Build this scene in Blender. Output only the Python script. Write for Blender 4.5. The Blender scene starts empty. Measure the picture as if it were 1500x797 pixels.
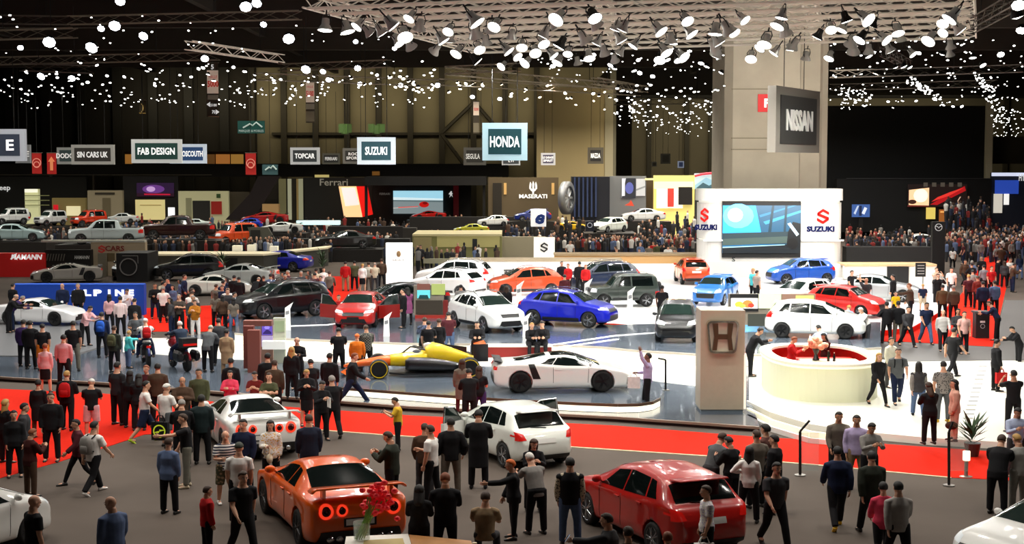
import bpy, bmesh, math, random
import numpy as np
from mathutils import Vector, Matrix, Euler
from mathutils.bvhtree import BVHTree
random.seed(7)
C = bpy.context.scene.collection
PI = math.pi
PENDING = []
def LINK(o): PENDING.append(o)      # everything is linked in one go at the end
# ---------------------------------------------------------------- camera geometry (image 1500 x 797)
FPX, CX, CY, YH, HC = 2200.0, 750.0, 398.5, 236.0, 7.8
PITCH = math.atan((CY - YH) / FPX)
_c, _s = math.cos(PITCH), math.sin(PITCH)
def ray(px, py):
    x = (px - CX) / FPX; y = -(py - CY) / FPX
    return Vector((x, _c + y * _s, -_s + y * _c))
def G(px, py, z=0.0):
    """floor point of height z seen at a pixel"""
    d = ray(px, py); t = (z - HC) / d.z
    return Vector((d.x * t, d.y * t, z))
def AT(px, py, Y):
    """point at distance Y seen at a pixel"""
    d = ray(px, py); t = Y / d.y
    return Vector((d.x * t, Y, HC + d.z * t))
def depth(py): return G(CX, py).y
# ---------------------------------------------------------------- materials
def lin(h):
    h = h.lstrip('#')
    c = [int(h[i:i + 2], 16) / 255 for i in (0, 2, 4)]
    return tuple(((v + .055) / 1.055) ** 2.4 if v > .04045 else v / 12.92 for v in c) + (1.0,)
MATS = {}
def M(col, rough=.55, metal=0.0, emit=0.0, coat=0.0, spec=.5, noise=0.0, scale=6.0, bump=0.0, pat=None, col2=None, alpha=1.0, trans=0.0):
    key = (col, rough, metal, emit, coat, spec, noise, scale, bump, pat, col2, alpha, trans)
    if key in MATS: return MATS[key]
    m = bpy.data.materials.new('mat_' + col.lstrip('#')); m.use_nodes = True
    nt = m.node_tree; N = nt.nodes; L = nt.links
    p = N['Principled BSDF']
    c = lin(col)
    p.inputs['Base Color'].default_value = c
    p.inputs['Roughness'].default_value = rough
    p.inputs['Metallic'].default_value = metal
    p.inputs['Specular IOR Level'].default_value = spec
    if coat:
        p.inputs['Coat Weight'].default_value = coat; p.inputs['Coat Roughness'].default_value = .04
    if emit:
        p.inputs['Emission Color'].default_value = c; p.inputs['Emission Strength'].default_value = emit
    if alpha < 1: p.inputs['Alpha'].default_value = alpha
    if trans: p.inputs['Transmission Weight'].default_value = trans
    if noise or bump or pat:
        tc = N.new('ShaderNodeTexCoord')
    if noise or bump:
        n = N.new('ShaderNodeTexNoise'); n.inputs['Scale'].default_value = scale; n.inputs['Detail'].default_value = 4
        L.new(tc.outputs['Object'], n.inputs['Vector'])
    src = None
    if pat:
        c2 = lin(col2)
        mix = N.new('ShaderNodeMix'); mix.data_type = 'RGBA'
        mix.inputs['A'].default_value = c; mix.inputs['B'].default_value = c2
        if pat in ('stripe', 'vstripe', 'bands'):
            w = N.new('ShaderNodeTexWave'); w.bands_direction = 'X' if pat == 'vstripe' else 'Z'
            w.inputs['Scale'].default_value = scale
            L.new(tc.outputs['Object'], w.inputs['Vector'])
            r = N.new('ShaderNodeValToRGB'); r.color_ramp.elements[0].position = .45; r.color_ramp.elements[1].position = .55
            L.new(w.outputs['Fac'], r.inputs['Fac']); L.new(r.outputs['Color'], mix.inputs['Factor'])
        elif pat == 'plaid':
            w1 = N.new('ShaderNodeTexChecker'); w1.inputs['Scale'].default_value = scale
            L.new(tc.outputs['Object'], w1.inputs['Vector']); L.new(w1.outputs['Fac'], mix.inputs['Factor'])
        else:
            w1 = N.new('ShaderNodeTexVoronoi'); w1.inputs['Scale'].default_value = scale
            L.new(tc.outputs['Object'], w1.inputs['Vector'])
            r = N.new('ShaderNodeValToRGB'); r.color_ramp.elements[0].position = .3; r.color_ramp.elements[1].position = .42
            L.new(w1.outputs['Distance'], r.inputs['Fac']); L.new(r.outputs['Color'], mix.inputs['Factor'])
        src = mix.outputs['Result']
    if noise:
        hv = N.new('ShaderNodeHueSaturation')
        mr = N.new('ShaderNodeMapRange'); mr.inputs['From Min'].default_value = .3; mr.inputs['From Max'].default_value = .7
        mr.inputs['To Min'].default_value = 1 - noise; mr.inputs['To Max'].default_value = 1 + noise
        L.new(n.outputs['Fac'], mr.inputs['Value']); L.new(mr.outputs['Result'], hv.inputs['Value'])
        if src: L.new(src, hv.inputs['Color'])
        else: hv.inputs['Color'].default_value = c
        src = hv.outputs['Color']
    if src:
        L.new(src, p.inputs['Base Color'])
        if emit: L.new(src, p.inputs['Emission Color'])
    if bump:
        b = N.new('ShaderNodeBump'); b.inputs['Strength'].default_value = bump; b.inputs['Distance'].default_value = .02
        L.new(n.outputs['Fac'], b.inputs['Height']); L.new(b.outputs['Normal'], p.inputs['Normal'])
    MATS[key] = m
    return m
# ---------------------------------------------------------------- mesh builder
class MB:
    def __init__(s): s.v = []; s.f = []; s.m = []
    def add(s, vs, fs, mi=0):
        o = len(s.v); s.v += [tuple(v) for v in vs]
        s.f += [tuple(i + o for i in f) for f in fs]; s.m += [mi] * len(fs); return s
    def box(s, a, b, mi=0):
        x0, y0, z0 = a; x1, y1, z1 = b
        if x0 > x1: x0, x1 = x1, x0
        if y0 > y1: y0, y1 = y1, y0
        if z0 > z1: z0, z1 = z1, z0
        return s.add([(x0,y0,z0),(x1,y0,z0),(x1,y1,z0),(x0,y1,z0),(x0,y0,z1),(x1,y0,z1),(x1,y1,z1),(x0,y1,z1)],
                     [(0,3,2,1),(4,5,6,7),(0,1,5,4),(1,2,6,5),(2,3,7,6),(3,0,4,7)], mi)
    def cbox(s, c, sz, rz=0.0, mi=0, rot=None):
        h = [v / 2 for v in sz]; Rm = rot if rot is not None else Matrix.Rotation(rz, 3, 'Z')
        vs = [Vector(c) + Rm @ Vector((i*h[0], j*h[1], k*h[2])) for k in (-1,1) for (i,j) in ((-1,-1),(1,-1),(1,1),(-1,1))]
        return s.add(vs, [(0,3,2,1),(4,5,6,7),(0,1,5,4),(1,2,6,5),(2,3,7,6),(3,0,4,7)], mi)
    def prism(s, pts, z0, z1, mi=0, top=None):
        n = len(pts); area = sum(pts[i][0]*pts[(i+1)%n][1]-pts[(i+1)%n][0]*pts[i][1] for i in range(n))
        P = list(pts) if area > 0 else list(pts)[::-1]
        vs = [(p[0],p[1],z0) for p in P] + [(p[0],p[1],z1) for p in P]
        s.add(vs, [tuple(range(n-1,-1,-1))] + [(i,(i+1)%n,n+(i+1)%n,n+i) for i in range(n)], mi)
        o = len(s.v) - 2*n; s.f.append(tuple(o+n+i for i in range(n))); s.m.append(mi if top is None else top); return s
    def extr(s, pts, d, mi=0):
        """planar polygon (3D points) extruded by vector d"""
        n = len(pts); d = Vector(d); P = [Vector(p) for p in pts]
        nr = Vector((0,0,0))
        for i in range(n): nr += P[i].cross(P[(i+1)%n])
        if nr.dot(d) < 0: P = P[::-1]
        vs = P + [p + d for p in P]
        return s.add(vs, [tuple(range(n-1,-1,-1)), tuple(range(n,2*n))] + [(i,(i+1)%n,n+(i+1)%n,n+i) for i in range(n)], mi)
    def rings(s, rs, mi=0, cap=True, closed=True):
        n = len(rs[0]); o = len(s.v)
        for r in rs: s.v += [tuple(p) for p in r]
        k = 0
        for i in range(len(rs)-1):
            for j in range(n if closed else n-1):
                a = o+i*n+j; b = o+i*n+(j+1)%n
                s.f.append((a,b,b+n,a+n)); s.m.append(mi)
        if cap and closed:
            s.f.append(tuple(o+j for j in range(n-1,-1,-1))); s.m.append(mi)
            s.f.append(tuple(o+(len(rs)-1)*n+j for j in range(n))); s.m.append(mi)
        return s
    def tube(s, pts, r, n=8, mi=0, cap=True, flat=1.0):
        P = [Vector(p) for p in pts]; rr = r if hasattr(r,'__len__') else [r]*len(P)
        rs = []; up = None
        for i, p in enumerate(P):
            t = (P[min(i+1,len(P)-1)] - P[max(i-1,0)])
            t = t.normalized() if t.length > 1e-9 else Vector((0,0,1))
            if up is None:
                up = Vector((0,1,0)) if abs(t.y) < .9 else Vector((1,0,0))
            u = t.cross(up)
            if u.length < 1e-6: u = t.cross(Vector((1,0,0)))
            u.normalize(); w = u.cross(t).normalized(); up = w
            rs.append([p + u*(rr[i]*math.cos(2*PI*k/n)) + w*(rr[i]*flat*math.sin(2*PI*k/n)) for k in range(n)])
        # orientation: make outward
        return s.rings([r_[::-1] for r_ in rs], mi, cap) if False else s.rings(rs, mi, cap)
    def cyl(s, a, b, r, n=12, mi=0, r2=None): return s.tube([a, b], [r, r if r2 is None else r2], n, mi)
    def lathe(s, prof, c=(0,0,0), axis='Z', n=20, mi=0, cap=True):
        rs = []
        for r, h in prof:
            ring = []
            for k in range(n):
                a = 2*PI*k/n; x, y = r*math.cos(a), r*math.sin(a)
                v = (x,y,h) if axis=='Z' else ((h,x,y) if axis=='X' else (y,h,x))
                ring.append(Vector(c)+Vector(v))
            rs.append(ring)
        return s.rings(rs, mi, cap)
    def ell(s, c, r, nu=12, nv=8, mi=0, rot=None):
        rs = []; c = Vector(c)
        for j in range(nv+1):
            t = -PI/2 + PI*j/nv; t = max(-PI/2+.02, min(PI/2-.02, t))
            ring = []
            for k in range(nu):
                a = 2*PI*k/nu
                v = Vector((r[0]*math.cos(t)*math.cos(a), r[1]*math.cos(t)*math.sin(a), r[2]*math.sin(t)))
                ring.append(c + (rot @ v if rot is not None else v))
            rs.append(ring)
        return s.rings(rs, mi)
    def mesh(s, name='m', smooth=False):
        me = bpy.data.meshes.new(name); me.from_pydata(s.v, [], s.f)
        if any(s.m): me.polygons.foreach_set('material_index', s.m)
        if smooth: me.polygons.foreach_set('use_smooth', [True]*len(me.polygons))
        return me
    def fix(s, me):
        bm = bmesh.new(); bm.from_mesh(me); bmesh.ops.recalc_face_normals(bm, faces=bm.faces); bm.to_mesh(me); bm.free(); return me
    def build(s, name, mats, parent=None, org=None, smooth=False, fix=True, local=False):
        """local=False: verts are world coordinates"""
        if not isinstance(mats, (list, tuple)): mats = [mats]
        me = s.mesh(name, smooth)
        if fix: s.fix(me)
        if org is not None: me.transform(Matrix.Translation(-Vector(org)))
        for m in mats: me.materials.append(m)
        o = bpy.data.objects.new(name, me); LINK(o)
        if org is not None: o.location = org
        if parent is not None:
            o.parent = parent
            if not local: o.matrix_parent_inverse = chain(parent).inverted()
        return o
def chain(p):
    m = p.matrix_basis.copy(); q = p
    while q.parent is not None:
        m = q.parent.matrix_basis @ q.matrix_parent_inverse @ m if q.parent else m
        q = q.parent
    return m
def tag(o, label=None, cat=None, group=None, kind=None):
    if label: o['label'] = label
    if cat: o['category'] = cat
    if group: o['group'] = group
    if kind: o['kind'] = kind
    return o
def thing(name, label, cat, loc=(0,0,0), rz=0.0, group=None):
    o = bpy.data.objects.new(name, None); o.empty_display_size = .2; LINK(o)
    o.location = loc; o.rotation_euler = (0,0,rz)
    return tag(o, label, cat, group)
def struct(o): o['kind'] = 'structure'; return o
def remesh(mb, vox, sm=4):
    me = mb.fix(mb.mesh('t')); o = bpy.data.objects.new('t', me); C.objects.link(o)
    md = o.modifiers.new('r', 'REMESH'); md.mode = 'VOXEL'; md.voxel_size = vox; md.use_smooth_shade = True
    if sm:
        m2 = o.modifiers.new('s', 'SMOOTH'); m2.factor = .5; m2.iterations = sm
    dg = bpy.context.evaluated_depsgraph_get()
    r = bpy.data.meshes.new_from_object(o.evaluated_get(dg))
    bpy.data.objects.remove(o); bpy.data.meshes.remove(me)
    return r
_TXT = {}
def text_mesh(body, bold=.0, depth=.02, sx=1.0, shear=0.0):
    """flat-extruded lettering mesh, 1 unit high capitals, centred, facing -Y, origin in its middle"""
    cu = bpy.data.curves.new('t', 'FONT'); cu.body = body; cu.size = 1.0; cu.extrude = depth
    cu.offset = bold; cu.align_x = 'CENTER'; cu.align_y = 'CENTER'; cu.resolution_u = 2; cu.shear = shear
    o = bpy.data.objects.new('t', cu); C.objects.link(o)
    me = bpy.data.meshes.new_from_object(o.evaluated_get(bpy.context.evaluated_depsgraph_get()))
    bpy.data.objects.remove(o); bpy.data.curves.remove(cu)
    vs = [v.co for v in me.vertices]
    x0, x1 = min(v.x for v in vs), max(v.x for v in vs); y0, y1 = min(v.y for v in vs), max(v.y for v in vs)
    me.transform(Matrix.Translation((-(x0+x1)/2, -(y0+y1)/2, 0)))
    me.transform(Matrix.Rotation(PI/2, 4, 'X'))
    return me, x1-x0, y1-y0
def text(body, c, w=None, h=None, mat=None, parent=None, rz=0.0, bold=.02, name='lettering', depth=.02, shear=0.0):
    """lettering of width w / height h centred at world point c"""
    me, tw, th = text_mesh(body, bold, depth, 1, shear)
    sx = (w/tw) if w else h/th; sz = (h/th) if h else w/tw
    me.transform(Matrix.Diagonal((sx, min(sx,sz), sz, 1)))
    me.materials.append(mat)
    o = bpy.data.objects.new(name, me); LINK(o)
    mw = Matrix.Translation(Vector(c)) @ Matrix.Rotation(rz, 4, 'Z')
    if parent is not None:
        o.parent = parent; o.matrix_parent_inverse = chain(parent).inverted()
    o.matrix_basis = mw
    return o
def chaikin(pts, it=2):
    P = [np.array(p, float) for p in pts]
    for _ in range(it):
        Q = [P[0]]
        for i in range(len(P)-1):
            a, b = P[i], P[i+1]
            if i > 0: Q.append(.75*a+.25*b)
            if i < len(P)-2: Q.append(.25*a+.75*b)
        Q.append(P[-1]); P = Q
    return P
# ================================================================= SETTING
def gp(pxs, z): return [G(x, y, z) for x, y in pxs]
cam_d = bpy.data.cameras.new('camera'); cam = bpy.data.objects.new('camera', cam_d); LINK(cam)
cam.location = (0, 0, HC); cam.rotation_euler = (PI/2 - PITCH, 0, 0)
cam_d.sensor_width = 36; cam_d.lens = FPX / 1500 * 36; cam_d.clip_end = 600; cam_d.clip_start = .5
bpy.context.scene.camera = cam
vs_ = bpy.context.scene.view_settings
vs_.view_transform = 'Standard'; vs_.look = 'None'; vs_.exposure = 0; vs_.gamma = 1
w = bpy.data.worlds.new('hall_air'); bpy.context.scene.world = w; w.use_nodes = True
w.node_tree.nodes['Background'].inputs[0].default_value = (.55, .5, .45, 1); w.node_tree.nodes['Background'].inputs[1].default_value = .035

m_carpet = M('#574e47', .9, spec=.2, noise=.12, scale=.35)
m_red = M('#d6240f', .95, noise=.05, scale=8, spec=.1)
m_deck = M('#59636f', .16, coat=.3, noise=.06, scale=.5)
m_white = M('#f4f3ee', .35)
m_whitefloor = M('#f6f4ea', .25, coat=.2)
m_glow = M('#fff6dc', .5, emit=1.3)
m_brown = M('#5d4632', .5)
m_black = M('#0b0b0c', .6)
m_beige = M('#cdbfa4', .6, noise=.03)
m_grey = M('#8d8a84', .6)

# floor + far floor, walls, ceiling
struct(MB().prism([(-110,18),(110,18),(110,330),(-110,330)], -.3, 0).build('floor', m_carpet))
Zc = 19.0
struct(MB().prism([(-110,18),(110,18),(110,330),(-110,330)], Zc, Zc+.3).build('ceiling', M('#17120e', .9)))
YW = 172.0
def wx(px, Y): return AT(px, 300, Y).x
def wz(py, Y): return AT(750, py, Y).z
# back wall with bays (left two thirds)
bw = MB(); xa, xb = wx(-260, YW), wx(890, YW)
bw.box((xa, YW, 0), (xb, YW+.6, Zc))
w_ = struct(bw.build('wall_back', M('#78705a', .8, noise=.12, scale=.15)))
for i, px in enumerate(range(372, 790, 46)):
    x = wx(px, YW); struct(MB().box((x-.32, YW-.7, 0), (x+.32, YW, Zc)).build('trim_%d' % (i+1), M('#2b261c', .7)))
for i, px in enumerate(range(20, 372, 52)):
    x = wx(px, YW); struct(MB().box((x-.5, YW-.7, 0), (x+.5, YW, Zc)).build('trim_%d' % (i+20), M('#100e0b', .7)))
zr = wz(196, YW)
struct(MB().box((wx(400,YW), YW-.5, zr-.15), (xb-8, YW, zr+.15)).build('trim_40', M('#2b261c', .7)))
# diagonal wind braces
br = MB()
for (a, b) in (((646,196),(694,150)), ((646,196),(690,255)), ((695,150),(735,196))):
    br.cyl(AT(*a, YW-.6), AT(*b, YW-.6), .22, 6)
struct(br.build('trim_41', M('#2b261c', .7)))
# dark panel over left part of the back wall, lit yellow return at right
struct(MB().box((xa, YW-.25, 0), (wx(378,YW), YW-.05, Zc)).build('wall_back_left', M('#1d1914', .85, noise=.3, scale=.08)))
yr = 148.0
r0, r1 = wx(786, yr), wx(893, yr)
struct(MB().box((r0, yr, 0), (r1, yr+.6, 15)).build('wall_return', M('#a3926a', .8, noise=.1, scale=.1)))
struct(MB().box((r1, yr, 0), (r1+.6, yr+40, 17)).build('wall_return_side', M('#6f6a58', .8)))
struct(MB().box((r1-.5, yr-.1, 0), (r1+.3, yr, 15.2)).build('trim_42', M('#a59c82', .7)))
# further hall
YF = 270.0
struct(MB().box((wx(860,YF), YF, 0), (100, YF+.6, Zc)).build('wall_far', M('#6c6450', .85, noise=.1, scale=.1)))
for i, px in enumerate((950, 1005, 1040, 1470)):
    x = wx(px, YF); struct(MB().box((x-.4, YF-.6, 0), (x+.4, YF, Zc)).build('trim_%d' % (50+i), M('#3c3729', .7)))
struct(MB().box((wx(893,200), 200, 0), (wx(925,200), 200.5, 17)).build('wall_far_left', M('#2c261f', .8)))
struct(MB().box((-95, 18, 0), (-94.4, YW, Zc)).build('wall_left', M('#1a1713', .8)))
struct(MB().box((95, 18, 0), (95.6, YF, Zc)).build('wall_right', M('#1a1713', .8)))

# concrete column
yc = 100.0
x0, x1 = AT(1061,150,yc).x, AT(1214,150,yc).x
col_bm = MB()
pts = [(x0,yc),(x0+.5,yc-.5),(x1-2.0,yc-.5),(x1-1.9,yc-.1),(x1-.6,yc-.1),(x1-.4,yc+.1),(x1,yc+.3),(x1,yc+6),(x0,yc+6)]
col_bm.prism(pts, 0, Zc)
colm = M('#a59c8b', .75, noise=.10, scale=.5)
col = struct(col_bm.build('wall_column', colm))
cb = MB()
for z in (wz(131,yc), wz(202.5,yc), wz(219,yc)): cb.box((x0+.4, yc-.53, z-.03), (x1-2, yc-.5, z+.03))
struct(cb.build('trim_60', M('#77705f', .8)))

# --------- carpets
def carpet(name, pxs, label, z=.012):
    o = MB().prism(gp(pxs, 0), 0, z).build(name, m_red); return tag(o, label, 'carpet', kind='structure')
carpet('floor_red_carpet', [(-80,566),(20,571),(150,577),(340,591),(600,609),(900,624),(1115,641),(1280,650),(1500,665),(1580,668),(1580,709),(1393,700),(1193,681),(1032,668),(839,655),(559,637),(430,627),(211,637),(160,654),(86,677),(0,701),(-80,722)], 'broad red carpet running across the front of the display platform')
carpet('floor_red_carpet', [(1262,488),(1340,486),(1395,450),(1440,385),(1462,330),(1490,300),(1496,330),(1482,398),(1473,426),(1454,508),(1330,501),(1262,500)], 'red carpet of the crowded right aisle')
carpet('floor_red_carpet', [(200,486),(205,452),(350,446),(460,436),(480,405),(530,405),(520,440),(480,450),(350,476),(300,486)], 'red carpet between the black car and the white sports car stand')
carpet('floor_red_carpet', [(955,490),(955,480),(1060,484),(1110,486),(1110,496)], 'red carpet strip seen behind the black hatchback')
m_edge = M('#d8c7a0', .5)
ed = MB()
for a, b in (((430,627.5),(559,637.5)), ((559,637.5),(839,655.5)), ((839,655.5),(1032,668.5)), ((1032,668.5),(1193,681.5)), ((1193,681.5),(1393,700.5))):
    A, B = G(*a), G(*b); d = (B-A).normalized(); n = Vector((-d.y, d.x, 0))*.04
    ed.prism([A-n, B-n, B+n, A+n], 0, .02)
struct(ed.build('trim_70', m_edge))

# --------- Honda stand platforms
L1 = .15
plat = thing('display_platform', 'long low dark glossy car platform beside the red carpet', 'platform', G(500,600,0))
deckpx = [(-80,546),(20,553),(150,560),(340,575),(600,595),(900,610),(1113,625),(1100,588),(1095,515),(700,495),(345,485),(180,500),(100,525),(-80,520)]
MB().prism(gp(deckpx, L1), 0, L1-.04).build('base', m_black, plat)
MB().prism(gp(deckpx, L1), L1-.04, L1).build('deck', m_deck, plat)
def ribbon(pxs, z0, z1, off, zref):
    b = MB(); P = [G(x, y, zref) for x, y in pxs]
    for a, c in zip(P, P[1:]):
        d = (c-a).normalized(); n = Vector((d.y, -d.x, 0))
        if n.y > 0: n = -n
        b.prism([a, c, c+n*off, a+n*off], z0, z1)
    return b
ribbon(deckpx[:7], L1-.06, L1+.01, .12, L1).build('edge_trim', M('#8a7566', .5), plat)
ribbon(deckpx[:7], 0, L1-.06, .05, L1).build('kick_plate', M('#300f0c', .6), plat)
# plinth under the racing car and the white coupe
L2 = .42
pl = thing('car_plinth', 'raised grey plinth with glowing edge under the white coupe and racing car', 'plinth', G(740,585,L1))
front = [(480,566),(560,572),(640,578),(740,584.5),(850,590),(905,592),(935,591.5),(955,588.5),(966,583)]
back = [(972,573),(965,560),(930,553),(760,538),(600,534),(480,536)]
MB().prism(gp(front+back, L2), L1+.012, L2).build('deck', m_deck, pl)
ribbon(front, L2-.08, L2+.01, .04, L2).build('edge_trim', m_brown, pl)
ribbon(front, L1+.012, L2-.08, .02, L2).build('light_strip', m_glow, pl)
# white lit band behind it
wb = MB().prism(gp([(180,494),(345,499),(600,507),(1030,521),(1030,567),(970,560),(930,554),(760,540),(600,535),(480,530),(340,527),(180,516)], L1), L1, L1+.01).build('floor_white_band', m_whitefloor)
tag(wb, 'white glossy walkway band behind the racing car', 'floor', kind='structure')
# raised rear deck
L3 = .6
up = thing('raised_platform', 'raised dark platform carrying the row of city cars and crossovers', 'platform', G(700,500,0))
ufront = [(345,488),(420,496),(600,503),(800,504),(880,508),(930,513),(1030,519),(1130,519),(1290,509)]
uback = [(1290,472),(1050,472),(900,476),(760,466),(640,448),(480,448),(345,456)]
MB().prism(gp(ufront+uback, L3), L1+.012, L3).build('deck', m_deck, up)
ribbon(ufront, L3-.07, L3+.015, .06, L3).build('edge_trim', M('#b9b2a6', .4), up)
ribbon(ufront, L1+.012, L3-.07, .04, L3).build('light_strip', M('#fff8e4', .5, emit=.75), up)
for a, b in (((805,506),(900,492)),((900,492),(1010,484)),((812,510),(905,497)),((420,478),(480,476)),((480,476),(520,470))):
    A, B = G(*a, L3), G(*b, L3); d = (B-A).normalized(); n = Vector((-d.y, d.x, 0))*.06
    MB().prism([A-n,B-n,B+n,A+n], L3, L3+.02).build('floor_light', M('#ffffff', .4, emit=.8), up)
# white bar-area floor
LW = .2
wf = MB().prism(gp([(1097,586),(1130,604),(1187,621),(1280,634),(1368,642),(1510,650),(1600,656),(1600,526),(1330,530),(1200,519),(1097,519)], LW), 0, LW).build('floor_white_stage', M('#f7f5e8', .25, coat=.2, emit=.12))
tag(wf, 'white glossy floor around the oval reception counter', 'floor', kind='structure')
ws = MB()
for k, off in enumerate((0, 9, 17)):
    ws = MB(); P = [G(x, y, LW) for x, y in ((1096,588+off),(1130,605+off),(1187,622+off),(1250,633+off*.7))]
    for a, c in zip(P, P[1:]):
        d = (c-a).normalized(); n = Vector((-d.y, d.x, 0))*.05
        ws.prism([a-n, c-n, c+n, a+n], 0, LW+.03-.04*k)
    struct(ws.build('trim_%d' % (80+k), m_white if k != 1 else M('#fff9d8', .4, emit=.6)))
fs = MB()
for i in range(13):
    p = G(1440-22*i/12, 537+76*i/12, LW); fs.cbox(p+Vector((0,0,.006)), (.28,.10,.012))
tag(fs.build('floor_marking', M('#77756c', .6)), 'line of small dark floor marks on the white stage', 'marking', kind='structure')
# dark strip of aisle floor behind the white stage
# --------- Suzuki floor
LS = .25
sz = thing('white_display_floor', 'bright white display floor full of compact cars by the big screen wall', 'platform', G(900,470,0))
sfront = [(640,452),(700,462),(760,470),(900,474),(960,479),(1060,481),(1262,487),(1335,480),(1385,452),(1400,432)]
sback = [(1372,392),(1200,384),(1020,384),(900,386),(640,388)]
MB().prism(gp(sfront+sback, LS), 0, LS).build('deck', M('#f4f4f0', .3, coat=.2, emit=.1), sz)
ribbon(sfront, 0, LS, .05, LS).build('fascia', m_red, sz)
sb = thing('rear_display_stage', 'grey rear stage carrying the orange and blue compact cars', 'platform', G(1180,440,0))
MB().prism(gp([(950,421),(1020,423),(1140,424),(1234,423),(1234,406.5),(1000,406.5),(950,407)], .7), LS+.003, .7).build('deck', M('#b6b5b3', .35), sb)
ribbon([(950,421),(1020,423),(1140,424),(1234,423)], LS+.003, .7, .03, .7).build('fascia', M('#ffffff', .4, emit=.3), sb)
# left stand floor (grey)
lf = MB().prism(gp([(-80,520),(100,522),(180,498),(215,478),(210,462),(-80,470)], .1), 0, .1).build('floor_grey_stage', M('#77797c', .3))
tag(lf, 'grey stage floor under the white coupe by the blue wall', 'floor', kind='structure')
# dark aisle floor at right behind white stage
ds = MB().prism(gp([(1262,501),(1330,502),(1454,509),(1472,440),(1560,440),(1560,526),(1330,530),(1262,519)], .0), 0, .01).build('floor_aisle', M('#5c5a58', .4))
tag(ds, 'dark grey aisle floor beside the crowded walkway', 'floor', kind='structure')

# --------- generic flat wall / box standing on the floor at distance Y
def slab(name, px0, px1, pyt, pyb, Y, mat, parent=None, thick=.4, org=None):
    a = AT(px0, pyt, Y); b = AT(px1, pyb, Y)
    return MB().box((a.x, Y, b.z), (b.x, Y+thick, a.z)).build(name, mat, parent, org)
def wallthing(name, label, cat, px0, px1, pyt, pyb, Y, mat, thick=.4, group=None, toground=False):
    a = AT(px0, pyt, Y); b = AT(px1, pyb, Y); z0 = 0 if toground else b.z
    base = Vector(((a.x+b.x)/2, Y, z0))
    t = thing(name, label, cat, base, 0, group)
    MB().box((a.x, Y, z0), (b.x, Y+thick, a.z)).build('panel', mat, t)
    return t
def atxt(body, px, py, Y, wpx, mat, parent, hpx=None, bold=.02, name='lettering', rz=0.0, shear=0.0):
    s = FPX / Y
    return text(body, AT(px, py, Y), wpx/s, (hpx/s) if hpx else None, mat, parent, rz, bold, name, shear=shear)

# --------- Suzuki LED wall
ys = 93.6
led = thing('screen_wall', 'tall white curved stand wall holding a big video screen', 'screen wall', AT(1130,430,ys)*1.0)
led.location.z = .25
xl, xr = AT(1025,280,ys).x, AT(1237,280,ys).x
zt, zb2 = wz(277,ys), .25
yy = ys
def rbox(xl, xr, y0, y1, r, n=8):
    pts = []
    for cx, cy, a0 in ((xr-r, y0+r, -90), (xr-r, y1-r, 0), (xl+r, y1-r, 90), (xl+r, y0+r, 180)):
        for k in range(n+1):
            a = math.radians(a0 + 90*k/n); pts.append((cx + r*math.cos(a), cy + r*math.sin(a)))
    return pts
MB().prism(rbox(xl, xr, ys, ys+2.2, .9), zb2, wz(352,ys)).build('plinth_block', M('#d9d8d4', .45), led)
MB().prism(rbox(xl, xr, ys, ys+2.2, .9), wz(350,ys), wz(297,ys)).build('wall_body', M('#d4d3ce', .5), led)
MB().prism(rbox(xl-.1, xr+.05, ys-.25, ys+2.4, 1.0), wz(294,ys), zt).build('header_band', M('#dddcd7', .45), led)
MB().prism(rbox(xl+.1, xr-.1, ys+.1, ys+2.0, .8), wz(352,ys), wz(294,ys)).build('shadow_gap', M('#fffef0', .4, emit=.4), led)
scr = MB().box((AT(1058,300,ys).x, ys-.12, wz(377,ys)), (AT(1173,300,ys).x, ys+.05, wz(294.5,ys))).build('screen_frame', m_black, led)
def picture(name, px0, px1, pyt, pyb, Y, base, shapes, parent, emit=1.0):
    """a lit picture: base panel + flat coloured polygons a hair in front of it (u,v in 0..1)"""
    a = AT(px0, pyt, Y); b = AT(px1, pyb, Y); W_, H_ = b.x-a.x, a.z-b.z
    pic = MB(); mats = [M(base, .4, emit=emit)]; pic.box((a.x, Y, b.z), (b.x, Y+.03, a.z))
    for k, (colr, poly) in enumerate(shapes):
        mats.append(M(colr, .4, emit=emit))
        d = .004*(k+1)
        P = [(a.x+u*W_, Y-d, b.z+v*H_) for u, v in poly]
        nrm = sum((P[i][0]*P[(i+1)%len(P)][2]-P[(i+1)%len(P)][0]*P[i][2]) for i in range(len(P)))
        if nrm < 0: P = P[::-1]
        pic.add(P, [tuple(range(len(P)))], k+1)
    return pic.build(name, mats, parent, fix=False)
def circ(u, v, r, ry=None, n=14): return [(u+r*math.cos(2*PI*k/n), v+(ry or r)*math.sin(2*PI*k/n)) for k in range(n)]
picture('screen', 1059, 1172, 301, 371, ys-.16, '#1a6ca0', [
    ('#2b9ede', [(0,.42),(.55,.42),(.45,1),(0,1)]), ('#5cc4f6', circ(.2,.78,.2,.26)), ('#a4e2ff', circ(.16,.8,.1,.15)), ('#1f4a66', [(.5,.4),(1,.4),(1,1),(.42,1)]), ('#2f7ba0', [(.55,.6),(1,.85),(1,.9),(.52,.66)]),
    ('#27668a', [(.48,.75),(.95,1),(.9,1),(.47,.8)]), ('#173240', [(.58,.4),(.62,.4),(.66,1),(.63,1)]), ('#173240', [(.78,.4),(.81,.4),(.83,1),(.8,1)]),
    ('#24343a', [(0,.18),(1,.2),(1,.46),(0,.42)]), ('#3b4a46', [(0,.16),(.9,.22),(.9,.36),(0,.30)]), ('#10161a', [(0,0),(1,0),(1,.2),(0,.14)]), ('#8ab0bd', [(0,.11),(.8,.17),(.8,.185),(0,.135)]),
    ('#0d1216', [(.82,.12),(1,.12),(1,.62),(.9,.66),(.84,.45)]), ('#b8d4e4', [(.83,.62),(.87,.64),(.98,.4),(.95,.36)]), ('#0a0a0a', circ(.9,.2,.07,.12))], led, 1.0)
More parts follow.
